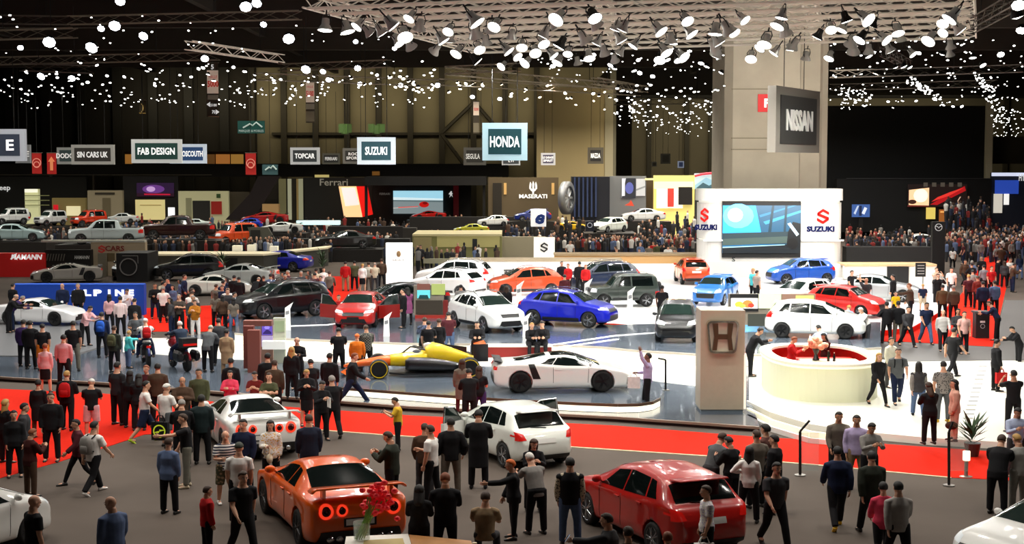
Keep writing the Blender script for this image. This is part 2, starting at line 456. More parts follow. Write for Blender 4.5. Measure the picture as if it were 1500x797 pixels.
def s_emblem(px, py, Y, wpx, hpx, mat, parent, name='emblem'):
    c = AT(px, py, Y); s = FPX/Y; w_, h_ = wpx/s, hpx/s
    u = [(.02,.30),(.5,0),(.98,.30),(.62,.50),(.98,.66),(.98,.70),(.5,1),(.02,.70),(.38,.50),(.02,.34)]
    P = [(.96,.70),(.50,.93),(.06,.66),(.94,.34),(.50,.07),(.04,.30)]; e = MB()
    for (a0, b0), (a1, b1) in zip(P, P[1:]):
        e.extr([c+Vector(((a-.5)*w_, 0, (b-.5)*h_)) for a, b in ((a0,b0-.10),(a1,b1-.10),(a1,b1+.10),(a0,b0+.10))], (0,-.05,0))
    return e.build(name, mat, parent)
m_sred = M('#d8140f', .6, emit=.1, spec=.1); m_sblue = M('#0c1648', .6, spec=.1)
s_emblem(1205.5, 317, ys-.06, 19, 21, m_sred, led); atxt('SUZUKI', 1202, 335.5, ys-.06, 41, m_sblue, led, 8.5, .06)
s_emblem(1032, 315, ys+.1, 13, 20, m_sred, led); atxt('SUZUKI', 1034, 333, ys-.02, 33, m_sblue, led, 8.5, .06)
rl = MB()
for a, b in ((1030,1058),(1173,1235)):
    rl.box((AT(a,352,ys).x, ys-.2, wz(353,ys)), (AT(b,352,ys).x, ys-.0, wz(351,ys)))
rl.build('ledge', M('#ffffff', .4, emit=.3), led)
sp = MB(); sp.ell(AT(1064,281,ys-.3)+Vector((0,0,.25)), (.12,.12,.16)); 
atxt('S', 1074.5, 380, ys-.03, 5, M('#333333', .5), led, 7)
# low white wall behind the rear stage with beige cap
def low_wall(label, pxs, pyt, Y, mat, h0=LS, cap=None, thick=.5):
    a, b = AT(pxs[0], pyt, Y), AT(pxs[1], pyt, Y)
    t = thing('low_wall', label, 'wall', ((a.x+b.x)/2, Y, h0))
    MB().box((a.x, Y, h0), (b.x, Y+thick, a.z)).build('panel', mat, t)
    if cap: MB().box((a.x, Y-.05, a.z), (b.x, Y+thick+1.5, a.z+.12)).build('coping', cap, t)
    return t
low_wall('curved pale grey low wall behind orange compact car', (1000,1140), 384, 92.3, M('#c9c8c4', .5))
low_wall('white low wall under the big video screen, right stretch', (1141,1345), 387, 92.4, M('#dddcd6', .5))
bl = low_wall('white low wall with black opening beside the crowded aisle', (1237,1372), 390, 91.2, M('#efeae0', .5), cap=M('#d9b083', .6))
slab('opening', 1300, 1331, 391, 415, 91.1, m_black, bl, .1)
inf = thing('information_board', 'black notice board on a post at the aisle corner', 'notice board', G(1352,424,LS))
pb = G(1352,424,LS); yb = pb.y
slab('board', 1341.5, 1356, 385, 405.5, yb, m_black, inf, .08)
MB().cyl((pb.x,yb+.04,LS), (pb.x,yb+.04,wz(404,yb)), .04).build('post', m_grey, inf)
for k in range(4): slab('text_line', 1344, 1354, 388.5+4*k, 389.6+4*k, yb-.02, M('#9c9a94', .6), inf, .02)
# white rear wall of Suzuki area (left) with sketch
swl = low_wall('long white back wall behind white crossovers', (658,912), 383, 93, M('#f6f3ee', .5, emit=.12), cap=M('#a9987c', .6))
sk = MB()
for a, b in (((733,406),(750,396)),((750,396),(753,394)),((738,396),(752,396)),((730,408),(752,408)),((752,396),(754,408)),((733,406),(736,409)),((741,397),(744,404)),((744,404),(753,403)),((735,403),(753,401)),((739,400),(752,399))):
    sk.cyl(AT(*a,92.9), AT(*b,92.9), .05, 5)
sk.build('line_drawing', M('#3b3b3d', .6), swl)
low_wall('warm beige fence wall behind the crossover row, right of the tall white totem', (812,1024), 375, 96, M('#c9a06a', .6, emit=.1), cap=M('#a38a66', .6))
wt = thing('white_step_wall', 'low white counter wall beside beige fence', 'wall', G(900,425,LS))
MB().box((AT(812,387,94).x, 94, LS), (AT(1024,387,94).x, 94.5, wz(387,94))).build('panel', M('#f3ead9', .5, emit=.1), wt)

# --------- Honda pillar with H emblem
pb = G(1058, 607, L1); yp = G(1058,604,L1).y
px0, px1 = AT(1025.5,600,yp).x, AT(1090,600,yp).x; zt = wz(455,yp)
tot = thing('brand_pillar', 'tall beige slab pillar with chrome H emblem on the dark platform', 'pillar', ((px0+px1)/2, yp, L1))
MB().box((px0, yp, L1+.08), (px1, yp+1.2, zt)).build('slab', M('#b0a692', .45, noise=.03), tot)
MB().box((px0+.03, yp+.03, L1+.003), (px1-.03, yp+1.15, L1+.08)).build('foot', M('#6f7c85', .4), tot)
MB().box((px1-.02, yp-.02, L1+.1), (px1+.05, yp+1.22, wz(520,yp))).build('light_edge', M('#fff7e4', .4, emit=.5), tot)
chrome = M('#d8cfc0', .12, metal=1.0); bronze = M('#6d5642', .25, metal=.6)
he = MB()
ca = AT(1058, 493, yp); sx_ = 24.5/FPX*yp; sz_ = 25/FPX*yp
def rr(hw_top, hw_bot, hh, r, n=6, cz=0):
    pts = []
    for (x, z, a0) in ((hw_bot-r, -hh+r, -90), (hw_top-r, hh-r, 0), (-hw_top+r, hh-r, 90), (-hw_bot+r, -hh+r, 180)):
        for k in range(n+1):
            a = math.radians(a0+90*k/n); pts.append((x+r*math.cos(a), z+r*math.sin(a)))
    return pts
outer = rr(sx_, sx_*.86, sz_, sx_*.3); inner = rr(sx_*.84, sx_*.71, sz_*.86, sx_*.22)
n = len(outer)
vs = [ca+Vector((x,-.02,z)) for x,z in outer]+[ca+Vector((x*.96,-.18,z*.96)) for x,z in outer]+[ca+Vector((x,-.18,z)) for x,z in inner]+[ca+Vector((x,-.02,z)) for x,z in inner]
he.add(vs, [((i+1)%n+k*n, i+k*n, i+(k+1)*n, (i+1)%n+(k+1)*n) for k in range(3) for i in range(n)])
he.build('emblem_ring', chrome, tot, smooth=False)
hh = MB()
for sgn in (-1,1):
    hh.extr([ca+Vector((sgn*sx_*x,-.02,sz_*z)) for x,z in ((.62,.80),(.30,.80),(.27,.06),(.36,-.78),(.62,-.78),(.52,0))], (0,-.15,0))
hh.extr([ca+Vector((sx_*x,-.02,sz_*z)) for x,z in ((-.28,.16),(.28,.16),(.30,-.14),(-.30,-.14))], (0,-.13,0))
hh.build('emblem_letter', bronze, tot)
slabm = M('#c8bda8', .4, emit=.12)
bp = MB(); bp.add([ca+Vector((x*.97,-.015,z*.97)) for x,z in outer], [tuple(range(n))]); bp.build('emblem_back', slabm, tot)

# --------- oval reception counter
ct = G(1198, 571, LW)
cnt = thing('reception_counter', 'pale oval reception counter with red interior on the white stage', 'counter', (ct.x, ct.y, LW))
cxy = G(1198, 571, LW); sc = (571-236)/7.6
def oval(rx, ry, p=2.6, n=56):
    out = []
    for k in range(n):
        a = 2*PI*k/n; c_, s_ = math.cos(a), math.sin(a)
        out.append((cxy.x + rx*math.copysign(abs(c_)**(2/p), c_), cxy.y + ry*math.copysign(abs(s_)**(2/p), s_)))
    return out
rx, ry = 81/sc, 2.85
def shell(ro, ri, z0, z1):
    O, I = oval(*ro), oval(*ri); n = len(O); b = MB()
    vs = [(x,y,z0) for x,y in O]+[(x,y,z1) for x,y in O]+[(x,y,z1) for x,y in I]+[(x,y,z0) for x,y in I]
    b.add(vs, [(i+k*n,(i+1)%n+k*n,(i+1)%n+((k+1)%4)*n,i+((k+1)%4)*n) for k in range(4) for i in range(n)]); return b
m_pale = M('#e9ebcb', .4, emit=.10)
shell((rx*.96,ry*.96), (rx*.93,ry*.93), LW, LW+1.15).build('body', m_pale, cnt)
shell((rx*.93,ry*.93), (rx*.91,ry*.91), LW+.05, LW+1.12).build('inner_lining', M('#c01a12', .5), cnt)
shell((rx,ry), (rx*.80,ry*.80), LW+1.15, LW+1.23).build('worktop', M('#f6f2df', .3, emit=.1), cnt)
shell((rx*.99,ry*.99), (rx*.965,ry*.965), LW+1.08, LW+1.13).build('light_groove', M('#fffbe0', .4, emit=.6), cnt)
b = MB(); b.prism(oval(rx*.9, ry*.9), LW+.004, LW+.03); b.build('inner_floor', M('#c41c14', .6), cnt)
b = MB(); bx = cxy.x+.4; b.box((bx-1.0,cxy.y-.5,LW+.03),(bx+.9,cxy.y+.3,LW+1.0)); b.build('drawer_block', M('#d7d2b4', .5), cnt)
b = MB(); b.box((cxy.x-1.0,cxy.y+.9,LW+.03),(cxy.x+1.4,cxy.y+1.5,LW+.9)); b.build('red_bench', M('#d2231a', .5), cnt)
# centrepiece of balloons / flowers on counter
fp = Vector((cxy.x-.1, cxy.y-.1, LW+1.003))
fl = thing('flower_bowl', 'pale peach flower bunch in the middle of the reception counter', 'flowers', fp)
b = MB(); b.lathe([(.05,0),(.12,.02),(.05,.2),(.13,.38),(.11,.38)], fp, n=12); b.build('vase', M('#24201c', .3), fl)
b = MB()
for i in range(26):
    a = random.uniform(0, 2*PI); r = random.uniform(0,.38); b.ell(fp+Vector((r*math.cos(a)*1.1, r*math.sin(a), .5+random.uniform(-.1,.22))), (.1,.1,.09), 7, 5)
b.build('blossoms', M('#f4c9a8', .6), fl)
for k, (dx, dy, hgt, colr, lab) in enumerate(((-.6,-1.9,.32,'#2d3524','dark green bottle on the counter, left of two'),(-.42,-1.92,.26,'#151515','black bottle on the counter, right of two'))):
    q = Vector((cxy.x+dx+.5, cxy.y+dy-.15, LW+1.23)); t = thing('bottle', lab, 'bottle', q)
    b = MB(); b.lathe([(.04,0),(.045,.02),(.045,hgt*.6),(.018,hgt*.8),(.018,hgt)], q, n=10); b.build('glass_body', M(colr, .15), t, smooth=True)
    b = MB(); b.lathe([(.02,hgt),(.02,hgt+.03)], q, n=10); b.build('cap', M('#c9c0a8', .4), t)
# ================================================================= CARS
m_glass = M('#0d1413', .06, coat=.3, spec=.7); m_glass2 = M('#1c2a26', .08, coat=.3, spec=.7)
m_tyre = M('#0c0c0d', .75); m_rim = M('#a9adb2', .25, metal=.9); m_rimdark = M('#2a2b2d', .3, metal=.8)
m_trimblk = M('#0e0e10', .45); m_chrome = M('#d6d8da', .15, metal=1.0)
m_head = M('#e8eef0', .1, coat=.5, emit=.25); m_tail = M('#c3160f', .2, coat=.5, emit=.25); m_plate = M('#e6e6e2', .5)
m_in = M('#1d1b19', .8)
def kf(keys):
    xs = [k[0] for k in keys]; ys_ = [k[1] for k in keys]
    return lambda x: float(np.interp(x, xs, ys_))
def smoothkeys(keys, L, s=.07, n=240):
    X = np.linspace(0, L, n); Y = np.interp(X, [k[0] for k in keys], [k[1] for k in keys])
    r = int(max(1, s/(L/n)*2.5)); ker = np.exp(-.5*(np.arange(-r, r+1)*(L/n)/s)**2); ker /= ker.sum()
    Yp = np.concatenate([2*Y[0]-Y[r:0:-1], Y, 2*Y[-1]-Y[-2:-r-2:-1]])
    Ys = np.convolve(Yp, ker, 'valid')
    return lambda x: float(np.interp(x, X, Ys))
CT = {}
def car_type(name, L, W, wb, foh, R, top, belt, zb=.2, roofw=.70, wide=(), rim='silver', sharp=.06, wins=(), ws=None, rw=None, rw_dir=(-1,0,-.6), hl=None, tl=None, grille=None, extra=None, arch=1.12, hoodw=.88, pins=None):
    """x runs from nose (0) to tail (L); local frame: +X forward, z up, origin under the middle"""
    top_f = smoothkeys(top, L, sharp); belt_f = smoothkeys(belt, L, .08)
    wk = pins or [(0,.62),(.06,.76),(.2,.90),(.55,.985),(1.1,1.0),(L*.6,1.0),(L-.7,.985),(L-.25,.93),(L-.06,.83),(L,.72)]
    w_f = smoothkeys([(x, v*W/2) for x, v in wk], L, .05)
    cab = max(t[1] for t in top) - kf(belt)(L*.5)
    zb_f = smoothkeys([(0,zb+.08),(.12,zb+.0),(.5,zb-.02),(L-.5,zb-.01),(L-.1,zb+.06),(L,zb+.16)], L, .06)
    xs = np.concatenate([np.linspace(0,.3,9), np.linspace(.3,L-.3,58)[1:-1], np.linspace(L-.3,L,9)])
    rs = []
    def half(x):
        t = top_f(x); b = min(belt_f(x), t-.015); w_ = w_f(x); z0 = zb_f(x)
        c_ = max(0, min(1, (t-b)/cab)); tw = w_*(hoodw - (hoodw-roofw)*min(1, c_*1.1))
        dz = .02 + .10*c_
        return [(0,z0),(w_*.80,z0),(w_*.95,z0+.05),(w_*1.0,z0+.28*(b-z0)),(w_*.985,z0+.62*(b-z0)),(w_*.99,b-.10*(b-z0)),(w_*.955,b),(tw+.012,t-dz),(tw*.90,t-dz*.30),(tw*.5,t-.004),(0,t)]
    for x in xs:
        h = chaikin(half(x), 2)
        ring = [Vector((L/2-x, p[0], p[1])) for p in h] + [Vector((L/2-x, -p[0], p[1])) for p in h[-2:0:-1]]
        rs.append(ring)
    mb = MB(); mb.rings(rs)
    me = mb.fix(mb.mesh('body', True))
    o = bpy.data.objects.new('t', me); C.objects.link(o)
    me.materials.append(M('#ffffff')); me.materials.append(m_trimblk)
    xf, xr = L/2-foh, L/2-foh-wb
    cut = MB()
    yo = W/2
    for x in (xf, xr):
        for s_ in (-1, 1):
            cut.tube([(x, s_*(yo-.30), R), (x, s_*(yo+.3), R)], R*arch, 28, 1)
    cme = cut.fix(cut.mesh('cut')); cme.materials.append(m_trimblk); cme.materials.append(m_trimblk)
    co = bpy.data.objects.new('c', cme); C.objects.link(co)
    md = o.modifiers.new('b', 'BOOLEAN'); md.operation = 'DIFFERENCE'; md.object = co; md.solver = 'EXACT'
    body = bpy.data.meshes.new_from_object(o.evaluated_get(bpy.context.evaluated_depsgraph_get()))
    bvh = BVHTree.FromPolygons([v.co for v in me.vertices], [p.vertices for p in me.polygons])
    bpy.data.objects.remove(o); bpy.data.objects.remove(co)
    body.materials.clear(); body.materials.append(M('#ffffff')); body.materials.append(m_trimblk)
    body.name = 'body'
    try:
        body.shade_smooth_by_angle = None
    except Exception: pass
    T = dict(name=name, L=L, W=W, wb=wb, foh=foh, R=R, body=body, bvh=bvh, parts=[], rim=rim, yo=yo, xf=xf, xr=xr, top=top_f, belt=belt_f, w=w_f, roofw=roofw)
    def cast(p, d):
        h = bvh.ray_cast(Vector(p), Vector(d).normalized()); return (h[0], h[1]) if h[0] is not None else (None, None)
    def patch(f, nu, nv, d, off=.008, src=4.0, dmax=.7):
        d = Vector(d).normalized(); b = MB(); idx = {}; dep = {}
        for i in range(nu+1):
            for j in range(nv+1):
                p = Vector(f(i/nu, j/nv)); q, nrm = cast(p - d*src, d)
                if q is None: continue
                if nrm.dot(d) > 0: nrm = -nrm
                dep[i,j] = q.dot(d); idx[i,j] = len(b.v); b.v.append(tuple(q + nrm*off))
        dm = min(dep.values()) if dep else 0
        idx = {k_: v_ for k_, v_ in idx.items() if dep[k_] < dm+dmax}
        for i in range(nu):
            for j in range(nv):
                k = [(i,j),(i+1,j),(i+1,j+1),(i,j+1)]
                if all(a in idx for a in k):
                    vs = [Vector(b.v[idx[a]]) for a in k]
                    if max((vs[0]-vs[2]).length, (vs[1]-vs[3]).length) > 1.6: continue
                    nn = (vs[1]-vs[0]).cross(vs[3]-vs[0])
                    F = tuple(idx[a] for a in k)
                    b.f.append(F if nn.dot(d) < 0 else F[::-1]); b.m.append(0)
        return b
    def quad(c4):
        a, b_, c_, d_ = [Vector(v) for v in c4]
        return lambda u, v: (a*(1-u)+b_*u)*(1-v) + (d_*(1-u)+c_*u)*v
    T['patch'] = patch; T['quad'] = quad; T['cast'] = cast
    def add(nm, b, mat, smooth=True):
        if b.f:
            me_ = b.mesh(nm, smooth); T['parts'].append((nm, me_, mat))
    T['add'] = add
    # side windows: (xb0,xb1,xt0,xt1) measured from the nose
    for (xb0, xb1, xt0, xt1) in wins:
        for s_ in (-1, 1):
            def f(u, v, s_=s_):
                x = (xb0*(1-u)+xb1*u)*(1-v) + (xt0*(1-u)+xt1*u)*v
                zb_ = belt_f(x)+.035; zt_ = max(zb_+.01, top_f(x)-.115)
                return (L/2-x, s_*.0, zb_*(1-v)+zt_*v)
            add('side_window', patch(lambda u, v: Vector(f(u, v))+Vector((0, s_*3, 0)), 10, 6, (0,-s_,0), .006, 0), m_glass)
    if ws:
        x0, x1, k0, k1 = ws
        def f(u, v):
            x = x0*(1-v)+x1*v; hw = w_f(x)*(k0*(1-v)+k1*v)
            return (L/2-x, (2*u-1)*hw, 3)
        add('windscreen', patch(f, 12, 8, (0,0,-1), .007, 0), m_glass2)
    if rw:
        x0, x1, k0, k1 = rw
        def f2(u, v):
            x = x0*(1-v)+x1*v; hw = w_f(x)*(k0*(1-v)+k1*v)
            return (L/2-x, (2*u-1)*hw, 3)
        add('rear_window', patch(f2, 12, 8, (0,0,-1), .007, 0), m_glass)
    for spec, nm, mat, d in ((hl,'headlight',m_head,(-1,0,0)), (tl,'taillight',m_tail,(1,0,0))):
        if spec:
            for s_ in (-1, 1):
                c4 = [(0, s_*y, z) for y, z in spec]
                q = quad(c4); sx = 3 if d[0] < 0 else -3
                add(nm, patch(lambda u, v: q(u, v)+Vector((sx,0,0)), 8, 5, d, .010, 0, .38), mat)
    if grille:
        for gi, c4 in enumerate(grille):
            q = quad([(3, y, z) for y, z in c4]); add('grille' if gi == 0 else 'air_intake', patch(q, 10, 5, (-1,0,0), .009, 0), m_trimblk)
    # plates
    q = quad([(3,-.26,.36+zb*.3),(3,.26,.36+zb*.3),(3,.26,.47+zb*.3),(3,-.26,.47+zb*.3)]); add('number_plate', patch(q, 3, 2, (-1,0,0), .02, 0), m_trimblk)
    # wheel meshes
    wr = MB(); tw_ = .22
    prof = [(R*.66,-tw_/2+.02),(R*.80,-tw_/2),(R*.94,-tw_/2+.015),(R,-tw_/2+.05),(R,tw_/2-.05),(R*.94,tw_/2-.015),(R*.80,tw_/2),(R*.66,tw_/2-.02)]
    wr.lathe(prof, axis='Y', n=28); T['tyre'] = wr.fix(wr.mesh('tyre', True))
    rm = MB(); rm.lathe([(R*.66,.085),(R*.70,.1),(R*.72,.09),(R*.68,.03)], axis='Y', n=28, cap=False)
    rm.lathe([(R*.60,.0),(R*.60,.01)], axis='Y', n=20, mi=1)
    for k in range(5):
        a = 2*PI*k/5
        for da in (-.13, .13):
            c0 = Vector((math.cos(a+da*1.2)*R*.69, .075, math.sin(a+da*1.2)*R*.69)); c1 = Vector((math.cos(a)*R*.10, .085, math.sin(a)*R*.10))
            rm.tube([c1, c0], [R*.075, R*.06], 6)
    rm.lathe([(R*.16,.05),(R*.16,.095),(R*.05,.10)], axis='Y', n=12)
    T['rimme'] = rm.fix(rm.mesh('rim', False))
    # mirrors and handles
    xm = (ws[0] + .32) if ws else L*.35
    zm = belt_f(xm)+.06
    for s_ in (-1, 1):
        b = MB(); c0 = Vector((L/2-xm, s_*(w_f(xm)*.93+.09), zm+.05))
        b.ell(c0, (.06,.11,.075), 10, 6); b.tube([c0+Vector((0,-s_*.08,-.03)), c0+Vector((.02,-s_*.2,-.09))], .022, 6)
        T['parts'].append(('door_mirror', b.fix(b.mesh('door_mirror', True)), 'PAINT'))
        if wins:
            for (xb0, xb1, xt0, xt1) in wins[:2]:
                if xb1-xb0 < .5: continue
                xh = xb1-.16; zh = belt_f(xh)-.10
                q_, n_ = cast((L/2-xh, s_*3, zh), (0,-s_,0))
                if q_ is None: continue
                b = MB(); b.cbox(q_+Vector((0,s_*.015,0)), (.18,.03,.025)); T['parts'].append(('door_handle', b.mesh('door_handle'), 'PAINT'))
            # door shut line
            xl_ = wins[0][1]-.02
            b = MB()
            for (xa_, xb_) in ((wins[0][0]+.05, wins[0][0]+.02), (xl_, xl_)):
                P = []
                for k in range(8):
                    z = .32+(belt_f(xl_)-.36)*k/7; q_, n_ = cast((L/2-(xa_*(1-k/7)+xb_*k/7), s_*3, z), (0,-s_,0))
                    if q_ is not None: P.append(q_)
                if len(P) > 2: b.tube(P, .008, 4)
            if b.f: add('door_seam', b, m_trimblk)
    if extra: extra(T)
    for nm_, me_, mt_ in T['parts']: me_.name = nm_
    CT[name] = T
    return T
def paint(col): return M(col, .28, metal=.0, coat=.9)
def add_open_doors(root, T, mp, n=2):
    for s_ in (-1, 1):
        for (x0, x1, ang) in ((1.35, 2.35, 58), (2.4, 3.25, 58))[:n]:
            hx = T['L']/2-x0; y = s_*(T['W']/2-.02)
            R_ = Matrix.Rotation(s_*math.radians(-ang)*-1, 3, 'Z') if False else Matrix.Rotation(-s_*math.radians(ang), 3, 'Z')
            b = MB(); pts = []
            for (dx, z) in ((0,.34),(-(x1-x0),.34),(-(x1-x0),.92),(0,.90)): pts.append(Vector((hx,y,0))+R_ @ Vector((dx,0,0))+Vector((0,0,z)))
            nrm = R_ @ Vector((0,s_*.10,0)); b.extr(pts, nrm)
            d = b.build('door', mp, root, local=True)
            f = MB(); fr = [Vector((hx,y,0))+R_ @ Vector((dx,s_*.03,0))+Vector((0,-s_*0,z)) for dx, z in ((-.05,.91),(-.5,1.30),(-(x1-x0)+.08,1.36),(-(x1-x0)+.02,.93))]
            f.tube(fr, .025, 6); w_o = f.build('window_frame', m_chrome, d, local=True)
            g = MB(); g.add(fr, [(0,1,2,3)]); g.build('window_pane', m_glass2, d, local=True, fix=False)
def car(tname, px, py, ang, col, label, cat='car', z=0.0, cname=None, group=None, scale=1.0, tail=None, lights_on=False, rim=None, plates=True, mid=None, name=None, at=None):
    """px,py: pixel of the middle of the car's footprint; ang: heading in degrees (0 = right, 90 = away, 270 = towards camera)"""
    T = CT[tname]; loc = at if at is not None else G(px, py, z)
    root = thing(name or {'pickup':'pickup_truck','jimny':'off_road_car','suv':'crossover_car','hrv':'crossover_car','hatch':'hatchback_car','jazz':'hatchback_car','swift':'hatchback_car','gtr':'sports_car','nsx':'sports_car','alpine':'sports_car','sedan':'saloon_car','civic':'saloon_car'}.get(tname, 'car'), label, cat, loc, math.radians(ang), group)
    root.scale = (scale,)*3
    mp = paint(col)
    def obj(nm, me, mat, par, loc=None, rot=None):
        o = bpy.data.objects.new(nm, me); LINK(o); o.parent = par
        if len(me.materials) == 0: me.materials.append(mat)
        if me.materials[0] != mat:
            o.material_slots[0].link = 'OBJECT'; o.material_slots[0].material = mat
        if loc is not None: o.location = loc
        if rot is not None: o.rotation_euler = rot
        return o
    obj('body', T['body'], mp, root)
    for nm, me, mat in T['parts']:
        mm = mp if mat == 'PAINT' else mat
        if nm == 'headlight' and lights_on: mm = M('#fffbe6', .2, emit=4)
        if nm == 'roof' and tail: mm = paint(tail)
        obj(nm, me, mm, root)
    rimm = m_rimdark if (rim or T['rim']) == 'dark' else m_rim
    for x in (T['xf'], T['xr']):
        for s_ in (-1, 1):
            wob = obj('wheel', T['tyre'], m_tyre, root, (x, s_*(T['yo']-.115), T['R']), (0,0,0 if s_ > 0 else PI))
            r = obj('rim', T['rimme'], rimm, wob)
            if len(T['rimme'].materials) < 2: T['rimme'].materials.append(m_trimblk)
    return root
def rear_plate(T, z=.55):
    q = T['quad']([(-3,-.26,z),(-3,.26,z),(-3,.26,z+.11),(-3,-.26,z+.11)]); T['add']('rear_plate', T['patch'](q, 3, 2, (1,0,0), .015, 0), m_plate)
def roof_rails(T, x0, x1):
    for s_ in (-1, 1):
        b = MB(); P = []
        for k in range(7):
            x = x0+(x1-x0)*k/6; P.append((T['L']/2-x, s_*T['w'](x)*T['roofw']*.93, T['top'](x)+(.045 if 0 < k < 6 else -.02)))
        b.tube(P, .018, 6); T['add']('roof_rail', b, m_chrome)
def lower_cladding(T, zmax=.42):
    for s_ in (-1, 1):
        q = T['quad']([(T['xf']-.45, s_*3, .24),(T['xr']+.45, s_*3, .24),(T['xr']+.45, s_*3, zmax),(T['xf']-.45, s_*3, zmax)])
        T['add']('side_cladding', T['patch'](q, 10, 3, (0,-s_,0), .012, 0), m_trimblk)
def gtr_extra(T):
    L = T['L']
    for s_ in (-1, 1):
        for (y, r) in ((.62,.135),(.33,.105)):
            for nm, rr_, off, mt in (('round_taillight', r, .012, M('#f03a20', .3, emit=.9)), ('taillight_core', r*.62, .022, M('#5a0d08', .3))):
                def f(u, v, y=y, rr_=rr_):
                    a = 2*PI*u; return Vector((-3, s_*y+rr_*v*math.cos(a), .80+rr_*v*math.sin(a)))
                T['add'](nm, T['patch'](f, 18, 2, (1,0,0), off, 0), mt)
        b = MB(); b.cyl((-L/2+.28, s_*.55, .30), (-L/2-.04, s_*.55, .30), .06, 12); b.cyl((-L/2+.28, s_*.38, .30), (-L/2-.04, s_*.38, .30), .06, 12); T['add']('exhaust_pipe', b, m_chrome)
        b = MB(); b.box((-L/2+.12, s_*.62-.03, 1.0), (-L/2+.30, s_*.62+.03, 1.17)); T['add']('spoiler_post', b, 'PAINT', False)
    b = MB(); pr = [(.36,1.155),(.10,1.165),(-.02,1.19),(-.02,1.225),(.12,1.205),(.36,1.18)]
    b.rings([[Vector((-L/2+x, y, z-(.05 if abs(y) > .8 else 0))) for x, z in pr] for y in (-.86,-.80,0,.80,.86)]); T['add']('spoiler_wing', b, 'PAINT')
    q = T['quad']([(-3,-.80,.22),(-3,.80,.22),(-3,.72,.44),(-3,-.72,.44)]); T['add']('rear_diffuser', T['patch'](q, 12, 4, (1,0,0), .02, 0), m_trimblk)
    q = T['quad']([(-3,-.5,.84),(-3,.5,.84),(-3,.5,.97),(-3,-.5,.97)])
    T['add']('boot_recess', T['patch'](T['quad']([(-3,-.30,.50),(-3,.30,.50),(-3,.30,.66),(-3,-.30,.66)]), 6, 3, (1,0,0), .011, 0), m_trimblk)
    rear_plate(T, .53)
def nsx_extra(T):
    for s_ in (-1, 1):
        b = MB(); q = T['quad']([(-.75, s_*3, .45),(-1.0, s_*3, .45),(-1.15, s_*3, .92),(-.95, s_*3, .92)]); T['add']('side_intake', T['patch'](q, 4, 6, (0,-s_,0), .012, 0), m_trimblk)
    b = MB(); b.rings([[Vector((-T['L']/2+x, y, z)) for x, z in ((.28,.975),(.02,1.0),(.0,1.03),(.28,1.0))] for y in (-.82,0,.82)]); T['add']('spoiler', b, m_trimblk)
    q = T['quad']([(-1.55,-.35,3),(-.55,-.40,3),(-.55,.40,3),(-1.55,.35,3)]); T['add']('engine_cover', T['patch'](q, 8, 8, (0,0,-1), .009, 0), m_glass)
    q = T['quad']([(.62,-.48,3),(-.4,-.48,3),(-.4,.48,3),(.62,.48,3)]); T['add']('roof_panel', T['patch'](q, 8, 8, (0,0,-1), .008, 0), m_glass)
    q = T['quad']([(-3,-.8,.24),(-3,.8,.24),(-3,.75,.5),(-3,-.75,.5)]); T['add']('rear_diffuser', T['patch'](q, 12, 4, (1,0,0), .02, 0), m_trimblk)
def hatch_extra(T):
    rear_plate(T, .70)
    b = MB(); L = T['L']; b.rings([[Vector((-L/2+x, y, z)) for x, z in ((.75,1.44),(.40,1.46),(.34,1.44),(.72,1.40))] for y in (-.52,0,.52)]); T['add']('roof_spoiler', b, 'PAINT')
    b = MB(); q, n_ = T['cast']((-3, -.1, 1.05), (1,0,0)); b.tube([q+Vector((-.03,0,0)), q+Vector((.03,.42,.03))] if q else [(0,0,1),(0,.1,1)], .012, 5); T['add']('rear_wiper', b, m_trimblk)
    q = T['quad']([(-3,-.72,.26),(-3,.72,.26),(-3,.66,.40),(-3,-.66,.40)]); T['add']('rear_bumper_insert', T['patch'](q, 12, 3, (1,0,0), .012, 0), m_trimblk)
def suv_extra(T):
    rear_plate(T, .75); roof_rails(T, T['L']*.38, T['L']*.86); lower_cladding(T)
    q = T['quad']([(-3,-.75,.30),(-3,.75,.30),(-3,.7,.48),(-3,-.7,.48)]); T['add']('rear_bumper_insert', T['patch'](q, 12, 3, (1,0,0), .012, 0), m_trimblk)
def plain_extra(T): rear_plate(T, .66)
def jimny_extra(T):
    b = MB(); b.lathe([(.30,-.09),(.34,-.05),(.34,.05),(.30,.09)], c=(-T['L']/2-.10, .0, .92), axis='X', n=24); T['add']('spare_wheel', b, m_tyre)
    roof_rails(T, 1.45, 3.3); lower_cladding(T, .5)
def pickup_extra(T):
    L = T['L']; q = T['quad']([(-L/2+.15,-.72,3),(-L/2+1.75,-.72,3),(-L/2+1.75,.72,3),(-L/2+.15,.72,3)]); T['add']('cargo_bed', T['patch'](q, 10, 8, (0,0,-1), .01, 0), m_trimblk)
def civic_extra(T):
    rear_plate(T, .66)
# ---- templates
car_type('gtr', 4.67, 1.90, 2.78, 1.0, .35, [(0,.55),(.1,.68),(.6,.84),(1.35,.96),(2.15,1.31),(2.65,1.375),(3.1,1.33),(3.95,1.06),(4.2,1.03),(4.56,1.01),(4.67,.86)], [(0,.5),(.3,.74),(1.3,.92),(2.5,.93),(3.6,.98),(4.67,.96)],
    zb=.16, roofw=.62, wins=((1.62,2.75,2.02,2.72),(2.80,3.35,2.77,3.02)), ws=(1.42,2.08,.80,.68), rw=(3.92,3.12,.72,.62), hl=((.55,.62),(.83,.66),(.86,.78),(.62,.72)), grille=(((-.45,.30),(.45,.30),(.5,.58),(-.5,.58)),), rim='dark', extra=gtr_extra, pins=[(0,.66),(.06,.8),(.2,.92),(.5,.99),(1.1,1.0),(1.9,.965),(2.7,.97),(3.6,1.0),(4.4,.985),(4.6,.94),(4.67,.88)])
